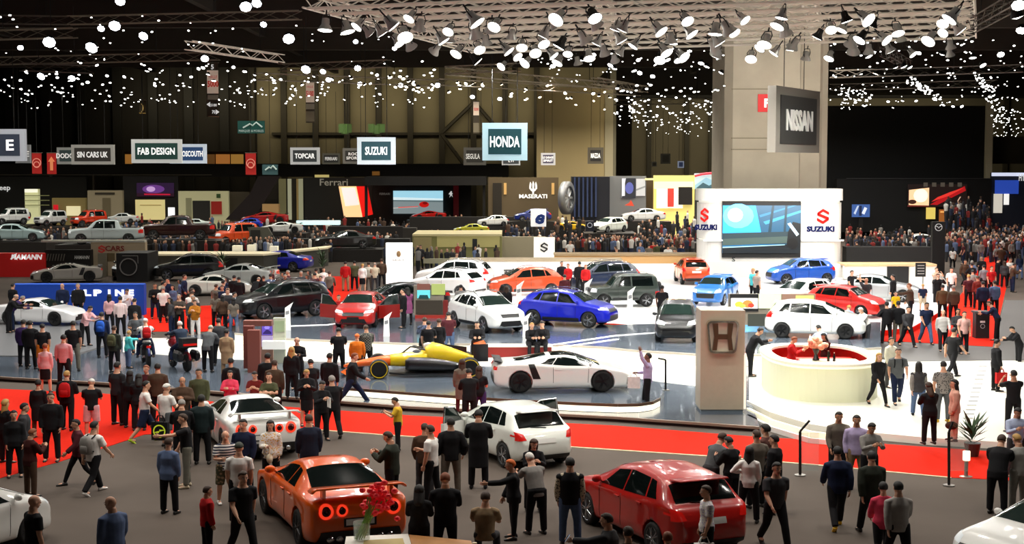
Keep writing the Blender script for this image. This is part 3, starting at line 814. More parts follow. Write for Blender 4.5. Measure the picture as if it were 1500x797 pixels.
car_type('nsx', 4.47, 1.94, 2.63, 1.0, .345, [(0,.52),(.12,.62),(.6,.76),(1.05,.86),(1.75,1.13),(2.2,1.215),(2.7,1.17),(3.6,.98),(4.3,.95),(4.47,.78)], [(0,.48),(.3,.66),(1.0,.80),(2.2,.82),(3.4,.93),(4.47,.9)],
    zb=.13, roofw=.60, wins=((1.42,2.60,1.85,2.42),(2.62,3.0,2.46,2.72)), ws=(1.08,1.80,.80,.66), hl=((.45,.58),(.86,.60),(.84,.68),(.5,.64)), tl=((.45,.72),(.88,.74),(.88,.84),(.45,.82)), grille=(((-.5,.22),(.5,.22),(.42,.46),(-.42,.46)),((.62,.22),(.86,.26),(.84,.48),(.66,.44)),((-.86,.26),(-.62,.22),(-.66,.44),(-.84,.48))), rim='dark', extra=nsx_extra,
    pins=[(0,.60),(.06,.76),(.2,.90),(.6,.985),(1.1,.99),(2.1,.94),(2.7,.96),(3.3,1.0),(4.1,.985),(4.38,.93),(4.47,.86)])
car_type('alpine', 4.18, 1.80, 2.42, .86, .33, [(0,.52),(.1,.62),(.6,.80),(1.15,.88),(1.75,1.17),(2.15,1.25),(2.7,1.2),(3.6,.95),(4.05,.9),(4.18,.7)], [(0,.48),(.3,.70),(1.1,.83),(2.2,.84),(3.4,.90),(4.18,.85)],
    zb=.15, roofw=.62, wins=((1.42,2.60,1.80,2.45),(2.63,3.05,2.5,2.75)), ws=(1.18,1.78,.80,.68), rw=(3.4,2.7,.7,.6), hl=((.5,.60),(.82,.62),(.82,.76),(.55,.74)), tl=((.4,.72),(.8,.74),(.8,.82),(.4,.8)), grille=(((-.5,.24),(.5,.24),(.42,.42),(-.42,.42)),), rim='dark', extra=plain_extra)
car_type('hatch', 4.39, 1.78, 2.70, .90, .325, [(0,.60),(.08,.72),(.4,.90),(1.05,1.03),(1.85,1.42),(2.5,1.52),(3.3,1.49),(3.72,1.42),(4.08,1.06),(4.28,.98),(4.39,.72)], [(0,.55),(.3,.80),(1.1,.93),(2.5,.98),(3.7,1.05),(4.1,1.03),(4.39,.95)],
    zb=.2, roofw=.70, wins=((1.45,2.38,1.92,2.36),(2.43,3.25,2.41,3.15),(3.30,3.66,3.20,3.40)), ws=(1.12,1.82,.82,.70), rw=(4.08,3.74,.78,.70), hl=((.48,.68),(.84,.72),(.84,.86),(.55,.80)), tl=((.56,.80),(.88,.78),(.86,1.02),(.62,.94)), grille=(((-.45,.52),(.45,.52),(.5,.70),(-.5,.70)),((-.6,.26),(.6,.26),(.5,.42),(-.5,.42))), extra=hatch_extra)
car_type('jazz', 4.05, 1.70, 2.53, .82, .31, [(0,.62),(.08,.74),(.35,.92),(.8,1.06),(1.65,1.44),(2.3,1.54),(3.1,1.52),(3.62,1.42),(3.88,1.05),(3.97,.98),(4.05,.74)], [(0,.55),(.3,.84),(1.0,.96),(2.5,1.0),(3.6,1.06),(4.05,1.0)],
    zb=.2, roofw=.72, wins=((1.32,2.22,1.72,2.20),(2.27,3.05,2.25,2.98),(3.10,3.50,3.03,3.25)), ws=(.86,1.62,.84,.72), rw=(3.88,3.62,.78,.72), hl=((.44,.72),(.82,.76),(.80,.92),(.5,.86)), tl=((.60,.86),(.84,.84),(.82,1.14),(.66,1.1)), grille=(((-.42,.58),(.42,.58),(.5,.72),(-.5,.72)),((-.6,.26),(.6,.26),(.5,.48),(-.5,.48))), rim='dark', extra=hatch_extra)
car_type('swift', 3.85, 1.72, 2.45, .80, .31, [(0,.62),(.08,.74),(.4,.92),(.95,1.04),(1.55,1.42),(2.1,1.50),(2.9,1.47),(3.45,1.34),(3.7,1.04),(3.78,.96),(3.85,.72)], [(0,.55),(.3,.82),(1.0,.95),(2.5,.99),(3.5,1.05),(3.85,.98)],
    zb=.19, roofw=.70, wins=((1.28,2.15,1.62,2.12),(2.20,2.90,2.17,2.82),(2.95,3.25,2.88,3.05)), ws=(1.02,1.52,.82,.72), rw=(3.7,3.45,.78,.70), hl=((.46,.68),(.82,.72),(.80,.90),(.52,.84)), tl=((.60,.80),(.84,.78),(.82,1.02),(.66,.98)), grille=(((-.45,.42),(.45,.42),(.5,.66),(-.5,.66)),), extra=hatch_extra)
car_type('hrv', 4.30, 1.80, 2.61, .86, .345, [(0,.66),(.08,.80),(.4,.98),(1.0,1.10),(1.75,1.50),(2.4,1.60),(3.1,1.56),(3.75,1.40),(4.1,1.08),(4.22,1.0),(4.30,.78)], [(0,.6),(.3,.86),(1.1,1.0),(2.5,1.05),(3.7,1.13),(4.30,1.0)],
    zb=.24, roofw=.70, wins=((1.42,2.32,1.86,2.30),(2.37,3.15,2.35,3.05),(3.19,3.50,3.10,3.25)), ws=(1.07,1.72,.82,.70), rw=(4.08,3.74,.74,.68), hl=((.42,.76),(.84,.80),(.84,.92),(.48,.86)), tl=((.50,.92),(.86,.90),(.84,1.08),(.54,1.02)), grille=(((-.40,.68),(.40,.68),(.46,.82),(-.46,.82)),((-.55,.32),(.55,.32),(.45,.54),(-.45,.54))), extra=suv_extra)
car_type('suv', 4.60, 1.83, 2.66, .92, .36, [(0,.70),(.08,.86),(.4,1.02),(1.1,1.14),(1.85,1.56),(2.5,1.68),(3.5,1.65),(4.1,1.52),(4.42,1.14),(4.52,1.0),(4.60,.78)], [(0,.62),(.3,.90),(1.1,1.04),(2.5,1.08),(4.0,1.14),(4.60,1.0)],
    zb=.25, roofw=.72, wins=((1.50,2.46,1.96,2.44),(2.51,3.38,2.49,3.30),(3.43,3.95,3.35,3.75)), ws=(1.17,1.82,.82,.72), rw=(4.42,4.10,.76,.72), hl=((.45,.78),(.86,.82),(.86,.96),(.50,.90)), tl=((.66,.86),(.88,.84),(.86,1.2),(.72,1.2)), grille=(((-.45,.62),(.45,.62),(.50,.84),(-.50,.84)),((-.6,.30),(.6,.30),(.5,.48),(-.5,.48))), extra=suv_extra)
car_type('jimny', 3.65, 1.62, 2.25, .68, .345, [(0,.82),(.05,.98),(.3,1.04),(1.0,1.08),(1.40,1.60),(1.7,1.70),(3.2,1.69),(3.5,1.62),(3.60,1.1),(3.65,.8)], [(0,.8),(.3,1.0),(1.0,1.04),(2.5,1.06),(3.65,1.06)],
    zb=.34, roofw=.80, sharp=.04, wins=((1.40,2.10,1.62,2.08),(2.18,3.30,2.16,3.22)), ws=(1.04,1.38,.84,.80), rw=(3.59,3.52,.7,.7), hl=((.50,.78),(.74,.78),(.74,.98),(.50,.98)), tl=((.58,.62),(.74,.62),(.74,.80),(.58,.80)), grille=(((-.45,.76),(.45,.76),(.45,.96),(-.45,.96)),), extra=jimny_extra)
car_type('civic', 4.52, 1.80, 2.70, .90, .325, [(0,.58),(.08,.70),(.5,.88),(1.1,1.0),(1.85,1.36),(2.4,1.43),(3.1,1.40),(3.9,1.14),(4.3,1.03),(4.52,.8)], [(0,.55),(.3,.78),(1.1,.92),(2.5,.95),(3.8,1.03),(4.52,.95)],
    zb=.18, roofw=.68, wins=((1.48,2.38,1.94,2.36),(2.43,3.25,2.41,3.05)), ws=(1.16,1.82,.82,.70), rw=(4.05,3.35,.74,.64), hl=((.44,.66),(.84,.70),(.84,.82),(.50,.76)), tl=((.4,.80),(.86,.78),(.84,.98),(.44,.92)), grille=(((-.45,.56),(.45,.56),(.50,.70),(-.50,.70)),((-.6,.24),(.6,.24),(.5,.44),(-.5,.44))), rim='dark', extra=civic_extra)
car_type('sedan', 4.80, 1.85, 2.85, .90, .335, [(0,.58),(.08,.70),(.5,.88),(1.25,1.0),(2.0,1.36),(2.6,1.44),(3.2,1.40),(4.0,1.10),(4.6,1.05),(4.8,.8)], [(0,.55),(.3,.78),(1.1,.92),(2.5,.95),(3.8,1.0),(4.8,.97)],
    zb=.18, roofw=.66, wins=((1.62,2.52,2.10,2.50),(2.57,3.45,2.55,3.25)), ws=(1.30,1.96,.82,.68), rw=(4.02,3.32,.74,.64), hl=((.44,.66),(.84,.70),(.84,.82),(.50,.76)), tl=((.4,.80),(.86,.78),(.84,.98),(.44,.92)), grille=(((-.45,.46),(.45,.46),(.50,.70),(-.50,.70)),), extra=plain_extra)
car_type('pickup', 5.80, 2.0, 3.57, 1.0, .40, [(0,.95),(.08,1.12),(.4,1.2),(1.45,1.27),(2.0,1.80),(2.4,1.92),(3.55,1.9),(3.85,1.80),(3.95,1.28),(4.1,1.24),(5.7,1.24),(5.80,1.0)], [(0,.9),(.3,1.1),(1.4,1.2),(2.5,1.22),(5.8,1.22)],
    zb=.38, roofw=.76, sharp=.05, wins=((1.78,2.72,2.18,2.70),(2.78,3.6,2.76,3.55)), ws=(1.52,2.0,.84,.76), rw=(3.93,3.86,.7,.68), hl=((.60,.86),(.94,.86),(.94,1.06),(.60,1.06)), tl=((.84,.85),(.96,.85),(.96,1.15),(.84,1.15)), grille=(((-.55,.80),(.55,.80),(.55,1.06),(-.55,1.06)),), extra=pickup_extra)
# ---- cars on show -------------------------------------------------
c1 = car('gtr', 478, 768, 112, '#f46200', 'orange sports coupe with rear wing and four round tail lamps', scale=1.12)
c2 = car('gtr', 361, 651, 112, '#f1f2ee', 'white sports coupe with four round tail lamps and black-posted rear wing', scale=1.06)
c3 = car('hatch', 744, 667, 117, '#eef3ec', 'white five-door hatchback on the dark carpet with its front doors open')
add_open_doors(c3, CT['hatch'], paint('#f1f2ee'), 1)
c4 = car('hatch', 960, 783, 114, '#c2140c', 'deep red five-door hatchback seen from behind, nearest the camera', scale=1.06)
c5 = car('nsx', 822, 569, 4, '#f1f2ee', 'low white mid-engined coupe in profile on the glowing plinth', z=L2)
c6 = car('alpine', 60, 474, -14, '#eef0f2', 'white two-seat coupe in front of the blue wall', z=.1)
car('suv', 414, 463, 216, '#0a0c10', 'glossy black crossover facing left at the rear platform end', z=L3)
cv = car('civic', 530, 474, 266, '#b8160c', 'red saloon facing the camera with its doors wide open', z=L3)
add_open_doors(cv, CT['civic'], paint('#8e120b'), 1)
car('hrv', 712, 482, 300, '#eceeec', 'white crossover facing the camera in the middle of the rear platform', z=L3)
car('hrv', 832, 476, -24, '#0a1bb4', 'bright blue crossover facing right on the rear platform', z=L3)
car('jazz', 992, 495, 262, '#08090b', 'black hatchback with glowing round fog lamps, beside the pillar', z=L3)
car('jazz', 1194, 493, -12, '#f1f2ee', 'white hatchback in profile behind the reception counter', z=L3)
car('suv', 666, 420, 168, '#eceae6', 'white crossover farther back, parked by the line drawing', z=LS)
car('hrv', 655, 434, 152, '#f2f2f0', 'white crossover in front of another white one', z=LS)
car('hrv', 770, 432, 190, '#c9481a', 'orange crossover parked behind the bright blue one', z=LS)
car('suv', 880, 424, 196, '#121b33', 'dark navy crossover facing left in the rear row', z=LS)
car('jimny', 912, 448, 188, '#38423c', 'dark grey-green boxy off-road car', z=LS)
car('swift', 1013, 414, 92, '#c8471a', 'orange compact car seen from behind against the curved grey wall', z=.7)
car('swift', 1048, 444, 246, '#1c6fc0', 'light blue compact car facing the camera', z=LS)
car('swift', 1172, 415, 190, '#0f50b4', 'vivid blue compact crossover facing left below the video screen', z=.7)
car('jazz', 1174, 452, 226, '#f4f4f2', 'small white hatchback below the vivid blue one', z=LS)
car('swift', 1240, 462, -38, '#d21c14', 'red compact car beside the grey saloon', z=LS)
car('sedan', 1282, 440, -18, '#aeb2b4', 'silver grey saloon by the aisle surrounded by visitors', z=LS)
car('hatch', 1556, 838, 206, '#f1f2ee', 'white car cut off by the bottom right corner')
car('jazz', -66, 812, 62, '#f1f2ee', 'white car cut off by the bottom left corner')
# mid and far cars
car('nsx', 98, 412, 196, '#a9a49a', 'grey supercar in front of the red wall', z=.05)
car('sedan', 408, 396, 170, '#1220a8', 'metallic blue saloon in front of the grey partition', z=.05)
car('gtr', 352, 417, 168, '#c6cac6', 'silver sports coupe with a long bonnet facing left', z=.05)
car('alpine', 316, 432, 12, '#d8d6cc', 'white sports car with amber cabin half hidden by visitors')
def stage_car(tname, px, pyb, Y, ang, col, label, scale=1.0):
    p = AT(px, pyb, Y); z = p.z
    T = CT[tname]; a = math.radians(ang)
    if z > .1:
        hx = (T['L']*abs(math.cos(a))+T['W']*abs(math.sin(a)))*.6*scale; hy = (T['L']*abs(math.sin(a))+T['W']*abs(math.cos(a)))*.6*scale
        tag(MB().box((p.x-hx,Y-hy,0), (p.x+hx,Y+hy,z-.003)).build('car_podium', M('#191614', .5), org=(p.x,Y,0)), 'dark podium under the '+label, 'podium')
    return car(tname, 0, 0, ang, col, label, scale=scale, at=Vector((p.x, Y, max(z,0))))
stage_car('pickup', 158, 357, 117, 188, '#b9c6c9', 'silver crew-cab pickup truck')
stage_car('jimny', 342, 360, 122, 222, '#e8501c', 'orange off-road car on the far left stand', 1.1)
stage_car('jimny', 130, 332, 140, 224, '#e03a10', 'orange-red open off-road car on the far left', .9)
stage_car('sedan', 22, 353, 122, 10, '#9fb7bb', 'pale blue saloon at the left edge')
stage_car('jimny', 16, 329, 140, 216, '#e8ecec', 'white boxy off-road car, the one nearest the left edge', .9)
stage_car('jimny', 74, 331, 140, 236, '#e4e8e8', 'white boxy off-road car beside the orange-red open one', .85)
stage_car('sedan', 178, 327, 144, 186, '#d9dedd', 'white car below the beige stand on the left', .7)
stage_car('sedan', 283, 336, 139, 190, '#c8d2d2', 'pale saloon among visitors before the cream stand', .7)
stage_car('hatch', 362, 335, 138, 186, '#1538c0', 'small bright blue car far off on the left', .65)
stage_car('pickup', 262, 351, 118, 190, '#2c0a0a', 'maroon pickup behind the orange off-road car')
stage_car('nsx', 412, 341, 127, 190, '#e3e6e4', 'white sports car between dark red banks', .8)
stage_car('nsx', 388, 328, 144, 190, '#b01010', 'red sports car before the beige stand')
stage_car('nsx', 628, 322, 146, 186, '#d01208', 'red sports car under the far video screen', .75)
car('sedan', 956, 364, 232, '#c81a14', 'bright red saloon in the middle of the far crowd')
stage_car('hatch', 892, 340, 128, 228, '#dfe6dc', 'white and green car among the far visitors', .85)
stage_car('sedan', 942, 324, 132, 186, '#e4e6e6', 'white saloon in the farthest middle crowd', .8)
stage_car('nsx', 838, 338, 130, 0, '#e2b21a', 'yellow low car in the far crowd', .7)
stage_car('hatch', 722, 331, 134, 186, '#e8eae8', 'white car before the olive stand wall', .65)
stage_car('sedan', 690, 343, 121, 186, '#c5c236', 'lime yellow car on the olive stand', .6)
car('sedan', 1342, 366, 186, '#e0e6e6', 'white estate car on the far right stand')
car('sedan', 1262, 344, 186, '#dfe3e3', 'white car beside the big screen wall edge')
car('hatch', 1322, 349, 200, '#c9d4d2', 'silver car in the right-hand far crowd')
car('sedan', 1425, 344, 188, '#132a7c', 'blue car before the red picture')
car('suv', 640, 380, 186, '#24080a', 'dark maroon car on the olive stand')
stage_car('sedan', 506, 364, 117.5, 188, '#17181a', 'black saloon on the dark stand')
car('suv', 278, 409, 186, '#0b0c0d', 'black car before the grey partition', z=.05)
car('sedan', 584, 457, 200, '#0d0f14', 'dark saloon behind the red open-door one', z=L3)
car('suv', 194, 408, 270, '#08090a', 'black van-like car facing the camera by the beige wall')
stage_car('hatch', 780, 324, 133, 186, '#14287a', 'dark blue car near the white sign cube', .75)
# ================================================================= PEOPLE
# figure faces -Y, 1.75 m tall; a pose: lean, (hip flex, knee flex, abduct) x2 L/R, (shoulder flex, abduct, elbow flex, inward) x2, head (pitch, yaw)
POSES = {
 'stand': (0, (0,0,4), (0,0,5), (3,9,12,4), (0,8,14,4), (5,0)),
 'idle':  (2, (4,6,5), (-3,2,5), (-4,10,22,10), (6,8,20,6), (8,18)),
 'phone': (2, (0,0,5), (2,4,4), (32,8,88,30), (30,8,92,28), (24,0)),
 'cross': (0, (0,0,5), (0,0,5), (32,14,88,68), (28,14,92,70), (6,0)),
 'walk':  (3, (24,6,2), (-16,22,2), (-20,8,14,4), (22,8,22,4), (5,0)),
 'walk2': (3, (-16,24,2), (24,6,2), (22,8,24,4), (-20,8,14,4), (5,0)),
 'stride':(6, (36,6,2), (-26,16,2), (-26,8,20,4), (26,8,30,4), (8,0)),
 'reach': (4, (2,0,5), (0,4,4), (72,6,14,6), (5,8,20,6), (6,0)),
 'raise': (0, (0,0,5), (12,8,2), (150,8,18,0), (20,8,70,30), (-6,0)),
 'photo': (0, (0,0,5), (2,2,5), (70,18,86,32), (70,18,86,32), (4,0)),
 'bag':   (1, (6,4,4), (-6,6,4), (2,8,12,4), (14,10,86,24), (6,-14)),
 'lean':  (42, (10,6,5), (4,0,5), (40,8,40,12), (20,8,50,10), (10,0)),
 'bend':  (24, (6,4,5), (0,2,5), (36,8,60,20), (28,8,50,10), (18,0)),
 'sit':   (8, (84,84,8), (80,78,8), (34,8,56,24), (30,8,64,30), (8,0)),
 'ride':  (16, (58,76,18), (58,76,18), (62,12,24,4), (62,12,24,4), (2,0)),
 'pocket':(0, (0,0,6), (3,4,5), (-12,20,42,4), (-12,20,42,4), (4,10)),
 'hips':  (0, (0,0,7), (0,0,7), (-8,42,92,60), (2,9,14,4), (4,0)),
 'behind':(0, (0,0,6), (0,0,6), (-22,12,44,34), (-22,12,44,34), (-4,0)),
}
def joints(p, fem):
    lean, lL, lR, aL, aR, hd = POSES[p]
    r = math.radians; J = {}
    P = Vector((0,0,.93)); s = Vector((0,-math.sin(r(lean)), math.cos(r(lean)))); J['s'] = s
    J['pel'] = P
    for nm, sg, l in (('L',1,lL),('R',-1,lR)):
        hip = P+Vector((sg*.09,0,-.02)); f, k, ab = r(l[0]), r(l[1]), r(l[2])
        th = Vector((sg*math.sin(ab), -math.sin(f)*math.cos(ab), -math.cos(f)*math.cos(ab)))
        kn = hip+th*.43; f2 = f-k
        sh = Vector((sg*math.sin(ab)*.35, -math.sin(f2), -math.cos(f2))).normalized()
        J['hip'+nm], J['kn'+nm], J['an'+nm] = hip, kn, kn+sh*.40
        J['ft'+nm] = f2 if abs(f2) > .3 and f2 < 0 else 0
    sw = .155 if fem else .18
    for nm, sg, a in (('L',1,aL),('R',-1,aR)):
        sh = P+s*.440+Vector((sg*sw,0,0)); f, ab, e, inw = map(r, a)
        f += r(lean)*.4
        up = Vector((sg*math.sin(ab), -math.sin(f)*math.cos(ab), -math.cos(f)*math.cos(ab)))
        el = sh+up*.275; f2 = f+e
        fo = Vector((-sg*math.sin(inw), -math.sin(f2)*math.cos(inw), -math.cos(f2)*math.cos(inw)))
        J['sh'+nm], J['el'+nm], J['wr'+nm], J['fo'+nm] = sh, el, el+fo*.245, fo
    J['nb'] = P+s*.555
    hr = Matrix.Rotation(r(hd[1]), 3, 'Z') @ Matrix.Rotation(r(hd[0]+lean*.5), 3, 'X')
    J['hr'] = hr; J['hc'] = J['nb']+s*.032+hr @ Vector((0,-.015,.115))
    low = min(J['anL'].z, J['anR'].z)-.085
    if p in ('sit','ride'): low = min(J['anL'].z, J['anR'].z)-.085
    for k, v in list(J.items()):
        if isinstance(v, Vector) and k not in ('s','foL','foR'): J[k] = v-Vector((0,0,low))
    J['seat'] = J['pel'].z-.12
    return J
def ring_el(c, s, rx, ry, n=16):
    x = Vector((1,0,0)); y = s.cross(x).normalized()
    return [c+x*(rx*math.cos(2*PI*k/n))+y*(ry*math.sin(2*PI*k/n)) for k in range(n)]
def torso(mb, J, fem, g=0.0, top=.575, bot=-.06, hem=0.0):
    s = J['s']; P = J['pel']
    if fem: prof = [(-.06,.160,.115),(.02,.172,.122),(.12,.142,.102),(.20,.128,.094),(.30,.140,.108),(.37,.146,.118),(.43,.132,.098),(.475,.105,.080),(.51,.08,.068),(.54,.06,.058),(.62,.05,.055)]
    else: prof = [(-.06,.155,.115),(.02,.160,.118),(.12,.155,.112),(.22,.160,.112),(.32,.172,.120),(.385,.176,.122),(.435,.158,.106),(.475,.128,.090),(.51,.098,.076),(.54,.074,.066),(.62,.058,.060)]
    rs = []
    if bot < -.07:
        b = P+s*0; rs.append(ring_el(P+Vector((0,0,bot)), Vector((0,0,1)), prof[0][1]+g+hem, prof[0][2]+g+hem*.7))
    for t, rx, ry in prof:
        if t < -.05 and bot > -.05: continue
        if t > top: break
        sd = s if t > .05 else Vector((0,0,1))
        c = P+(s*t if t > 0 else Vector((0,0,t)))
        rs.append(ring_el(c, sd, rx+g, ry+g))
    mb.rings(rs)
    return mb
def arm(mb, J, nm, g=0.0, t1=1.0, wr=None):
    sh, el, w_ = J['sh'+nm], J['el'+nm], J['wr'+nm]
    inn = sh+J['s']*.03+Vector((-.09 if nm == 'L' else .09, 0, .0))
    pts = [inn, sh, sh.lerp(el,.5), el]; rr = [.048, .054, .050, .042]
    if t1 > .5: pts += [el.lerp(w_,.45), w_.lerp(el, .02)]; rr += [.041, .029 if wr is None else wr]
    else: pts = pts[:2]+[sh.lerp(el,.4), sh.lerp(el,.72)]; rr = [.058,.062,.058,.060]
    mb.tube(pts, [v+g for v in rr], 12)
    mb.ell(sh, (.052+g*.6,)*3, 12, 8)
def leg(mb, J, nm, g=0.0, to=1.0, hem=None):
    h, k, a = J['hip'+nm], J['kn'+nm], J['an'+nm]
    pts = [h+Vector((0,0,.06)), h, h.lerp(k,.5), k]; rr = [.085,.090,.075,.055]
    if to > .5: pts += [k.lerp(a,.35), a.lerp(k,.0)]; rr += [.054, hem or .038]
    else: rr = [.09,.095,.085,.075]
    mb.tube(pts, [v+g for v in rr], 12)
def hand(mb, J, nm):
    w_, fo = J['wr'+nm], J['fo'+nm]; sg = 1 if nm == 'L' else -1
    side = Vector((sg,0,0)); nrm = fo.cross(side)
    if nrm.length < .1: side = Vector((0,1,0)); nrm = fo.cross(side)
    nrm.normalize(); side = nrm.cross(fo).normalized()
    # palm: width along 'wd', fingers curl towards pn
    wd = nrm; pn = side * (-1 if side.x*sg > 0 else 1)
    mb.tube([w_-fo*.03, w_+fo*.02, w_+fo*.06, w_+fo*.088], [.026,.036,.042,.038], 8, flat=.5) if False else None
    rs = []
    for t, a_, b_ in ((-.03,.024,.022),(.01,.030,.018),(.05,.041,.016),(.085,.041,.013)):
        rs.append([w_+fo*t+wd*(a_*math.cos(2*PI*k/8))+pn*(b_*math.sin(2*PI*k/8)) for k in range(8)])
    mb.rings(rs)
    for i, ln in enumerate((.068,.078,.072,.056)):
        b0 = w_+fo*.078+wd*(.030-.020*i); d1 = (fo*.92+pn*.38).normalized(); d2 = (fo*.55+pn*.83).normalized()
        mb.tube([b0, b0+fo*(ln*.35), b0+fo*(ln*.35)+d1*(ln*.36), b0+fo*(ln*.35)+d1*(ln*.36)+d2*(ln*.29)], [.0095,.009,.0085,.0065], 5)
    t0 = w_+fo*.025+wd*.03; td = (fo*.72+wd*.62+pn*.35).normalized()
    mb.tube([t0, t0+td*.035, t0+td*.035+(fo*.85+pn*.45).normalized()*.034], [.012,.011,.008], 5)
_body = {}
def body_mesh(p, fem):
    k = (p, fem)
    if k in _body: return _body[k]
    J = joints(p, fem); mb = MB(); torso(mb, J, fem, 0, .63)
    for nm in 'LR': arm(mb, J, nm); leg(mb, J, nm)
    hc, hr = J['hc'], J['hr']
    hp = lambda x, y, z: hc+hr @ Vector((x,y,z))
    mb.tube([J['nb']-J['s']*.03, hc+hr @ Vector((0,.01,-.05))], [.058 if not fem else .05, .052 if not fem else .046], 12)
    mb.ell(hp(0,.008,.02), (.074,.093,.100), 16, 12, rot=hr); mb.ell(hp(0,-.022,-.055), (.056,.066,.062), 14, 10, rot=hr)
    mb.ell(hp(0,-.062,-.092), (.026,.022,.020), 8, 6, rot=hr)
    mb.tube([hp(0,-.084,.018), hp(0,-.104,-.022), hp(0,-.086,-.032)], [.009,.017,.013], 8)
    for s_ in (-1,1): mb.ell(hp(s_*.076,.012,-.008), (.010,.022,.032), 8, 6, rot=hr)
    me = remesh(mb, .0115, 3)
    ex = MB()
    for nm in 'LR':
        hand(ex, J, nm)
        a = J['an'+nm]; ex.ell(a+Vector((0,-.05,-.045)), (.04,.10,.035), 10, 6)
    for s_ in (-1,1):
        ex.ell(hp(s_*.031,-.079,.004), (.014,.008,.007), 8, 5, 2, rot=hr); ex.ell(hp(s_*.031,-.0865,.004), (.006,.003,.006), 6, 4, 1, rot=hr)
        ex.tube([hp(s_*.014,-.089,.026), hp(s_*.048,-.080,.026)], .005, 5, 1)
    ex.ell(hp(0,-.087,-.062), (.024,.007,.008), 8, 5, 3, rot=hr)
    em = ex.fix(ex.mesh('x', True))
    bm = bmesh.new(); bm.from_mesh(me); bm.from_mesh(em); bm.to_mesh(me); bm.free(); bpy.data.meshes.remove(em)
    me.name = 'person'
    for _ in range(4): me.materials.append(None)
    _body[k] = (me, J); return _body[k]
_cl = {}
def top_mesh(kind, p, fem):
    k = (kind, p, fem)
    if k in _cl: return _cl[k]
    J = joints(p, fem); mb = MB()
    g = {'tee':.014,'shirt':.014,'jacket':.026,'coat':.028,'vest':.026,'dress':.013}[kind]
    torso(mb, J, fem, g, .53 if kind in ('tee','dress') else .575, -.10 if kind in ('tee','shirt','vest') else (-.13 if kind == 'jacket' else -.06))
    for nm in 'LR':
        if kind == 'vest':
            mb.ell(J['sh'+nm], (.07,.075,.07), 10, 8)
        else: arm(mb, J, nm, g, .3 if kind == 'tee' else 1.0, .032 if kind in ('jacket','coat') else .028)
    if kind in ('coat','dress'):
        P = J['pel']; mid = (J['knL']+J['knR'])/2; e = mid.lerp(P, .12 if kind == 'dress' else -.0)
        sp = abs(J['knL'].y-J['knR'].y)*.5
        ax = (P-e).normalized()
        mb.rings([ring_el(e, ax, .19, .15+sp), ring_el(e.lerp(P,.45), ax, .195, .145+sp*.5), ring_el(P, ax, .18+g*.3, .13+g*.3), ring_el(P+J['s']*.1, J['s'], .158, .118)])
    me = remesh(mb, .017, 3); me.name = kind; me.materials.append(None); _cl[k] = me; return me
def bot_mesh(kind, p, fem):
    k = (kind, p, fem)
    if k in _cl: return _cl[k]
    J = joints(p, fem); mb = MB(); P = J['pel']
    mb.rings([ring_el(P+Vector((0,0,-.085)), Vector((0,0,1)), .135, .10), ring_el(P+Vector((0,0,-.03)), Vector((0,0,1)), .172, .126), ring_el(P+Vector((0,0,.03)), Vector((0,0,1)), .172, .128), ring_el(P+J['s']*.10, J['s'], .16, .118)])
    if kind == 'skirt':
        mid = (J['knL']+J['knR'])/2; ax = (P-mid).normalized(); sp = abs(J['knL'].y-J['knR'].y)*.5
        mb.rings([ring_el(mid, ax, .17, .13+sp), ring_el(mid.lerp(P,.5), ax, .18, .14+sp*.5), ring_el(P, ax, .17, .125)])
    else:
        for nm in 'LR':
            if kind == 'shorts': leg(mb, J, nm, .022, .3)
            elif kind == 'leggings': leg(mb, J, nm, .007)
            else: leg(mb, J, nm, .016, 1.0, .046)
    me = remesh(mb, .017, 3); me.name = kind; me.materials.append(None); _cl[k] = me; return me
def hair_mesh(kind, p, fem):
    k = ('hair', kind, p, fem)
    if k in _cl: return _cl[k]
    J = joints(p, fem); hc, hr = J['hc'], J['hr']; mb = MB()
    R0 = Vector((.074,.093,.100)); nu, nv = 22, 14; rs = []
    for j in range(nv+1):
        t = max(-PI/2+.05, min(PI/2-.02, -PI/2+PI*j/nv)); ring = []
        for i in range(nu):
            a = 2*PI*i/nu; d = Vector((math.cos(t)*math.cos(a), math.cos(t)*math.sin(a), math.sin(t)))
            fr = -d.y  # 1 = face side
            lim = (.52 if fr > .45 else (.52*(fr+.25)/.7 if fr > -.25 else -.55)) if kind != 'fringe' else (2 if fr > .3 else -.5)
            if kind == 'fringe' and d.z > .35: lim = 2
            if kind in ('cap','beanie'): lim = .30 if fr > .2 else (.05 if fr > -.4 else -.15)
            thick = {'short':.012,'long':.020,'pony':.014,'cap':.016,'fringe':.008,'beanie':.02,'curly':.03,'scarf':.02}.get(kind,.012)
            if kind == 'scarf': lim = .45 if fr > .6 else -.9
            g = thick if d.z > lim else -.02
            ring.append(hc+hr @ Vector((d.x*(R0.x+g), .008+d.y*(R0.y+g), .02+d.z*(R0.z+g))))
        rs.append(ring)
    mb.rings(rs)
    if kind == 'long':
        rs = []
        for z, y, w_, th in ((.02,.055,.094,.05),(-.06,.058,.098,.052),(-.14,.066,.100,.048),(-.24,.085,.092,.034),(-.31,.095,.06,.02)):
            c = hc+hr @ Vector((0,y,z)); rs.append([c+hr @ Vector((w_*math.cos(2*PI*q/12), th*math.sin(2*PI*q/12)-.02*abs(math.cos(2*PI*q/12))*2.4, 0)) for q in range(12)])
        mb.rings(rs)
    if kind == 'pony':
        mb.tube([hc+hr @ Vector((0,y,z)) for y, z in ((.09,.06),(.135,.03),(.14,-.06),(.12,-.16))], [.02,.034,.03,.012], 8)
    if kind == 'cap':
        c = [hc+hr @ Vector((x, y, z)) for x, y, z in ((-.07,-.07,.055),(-.055,-.15,.04),(0,-.175,.036),(.055,-.15,.04),(.07,-.07,.055))]
        mb.extr(c, hr @ Vector((0,0,.012)))
    me = mb.fix(mb.mesh('hair', True)); me.materials.append(None); _cl[k] = me; return me
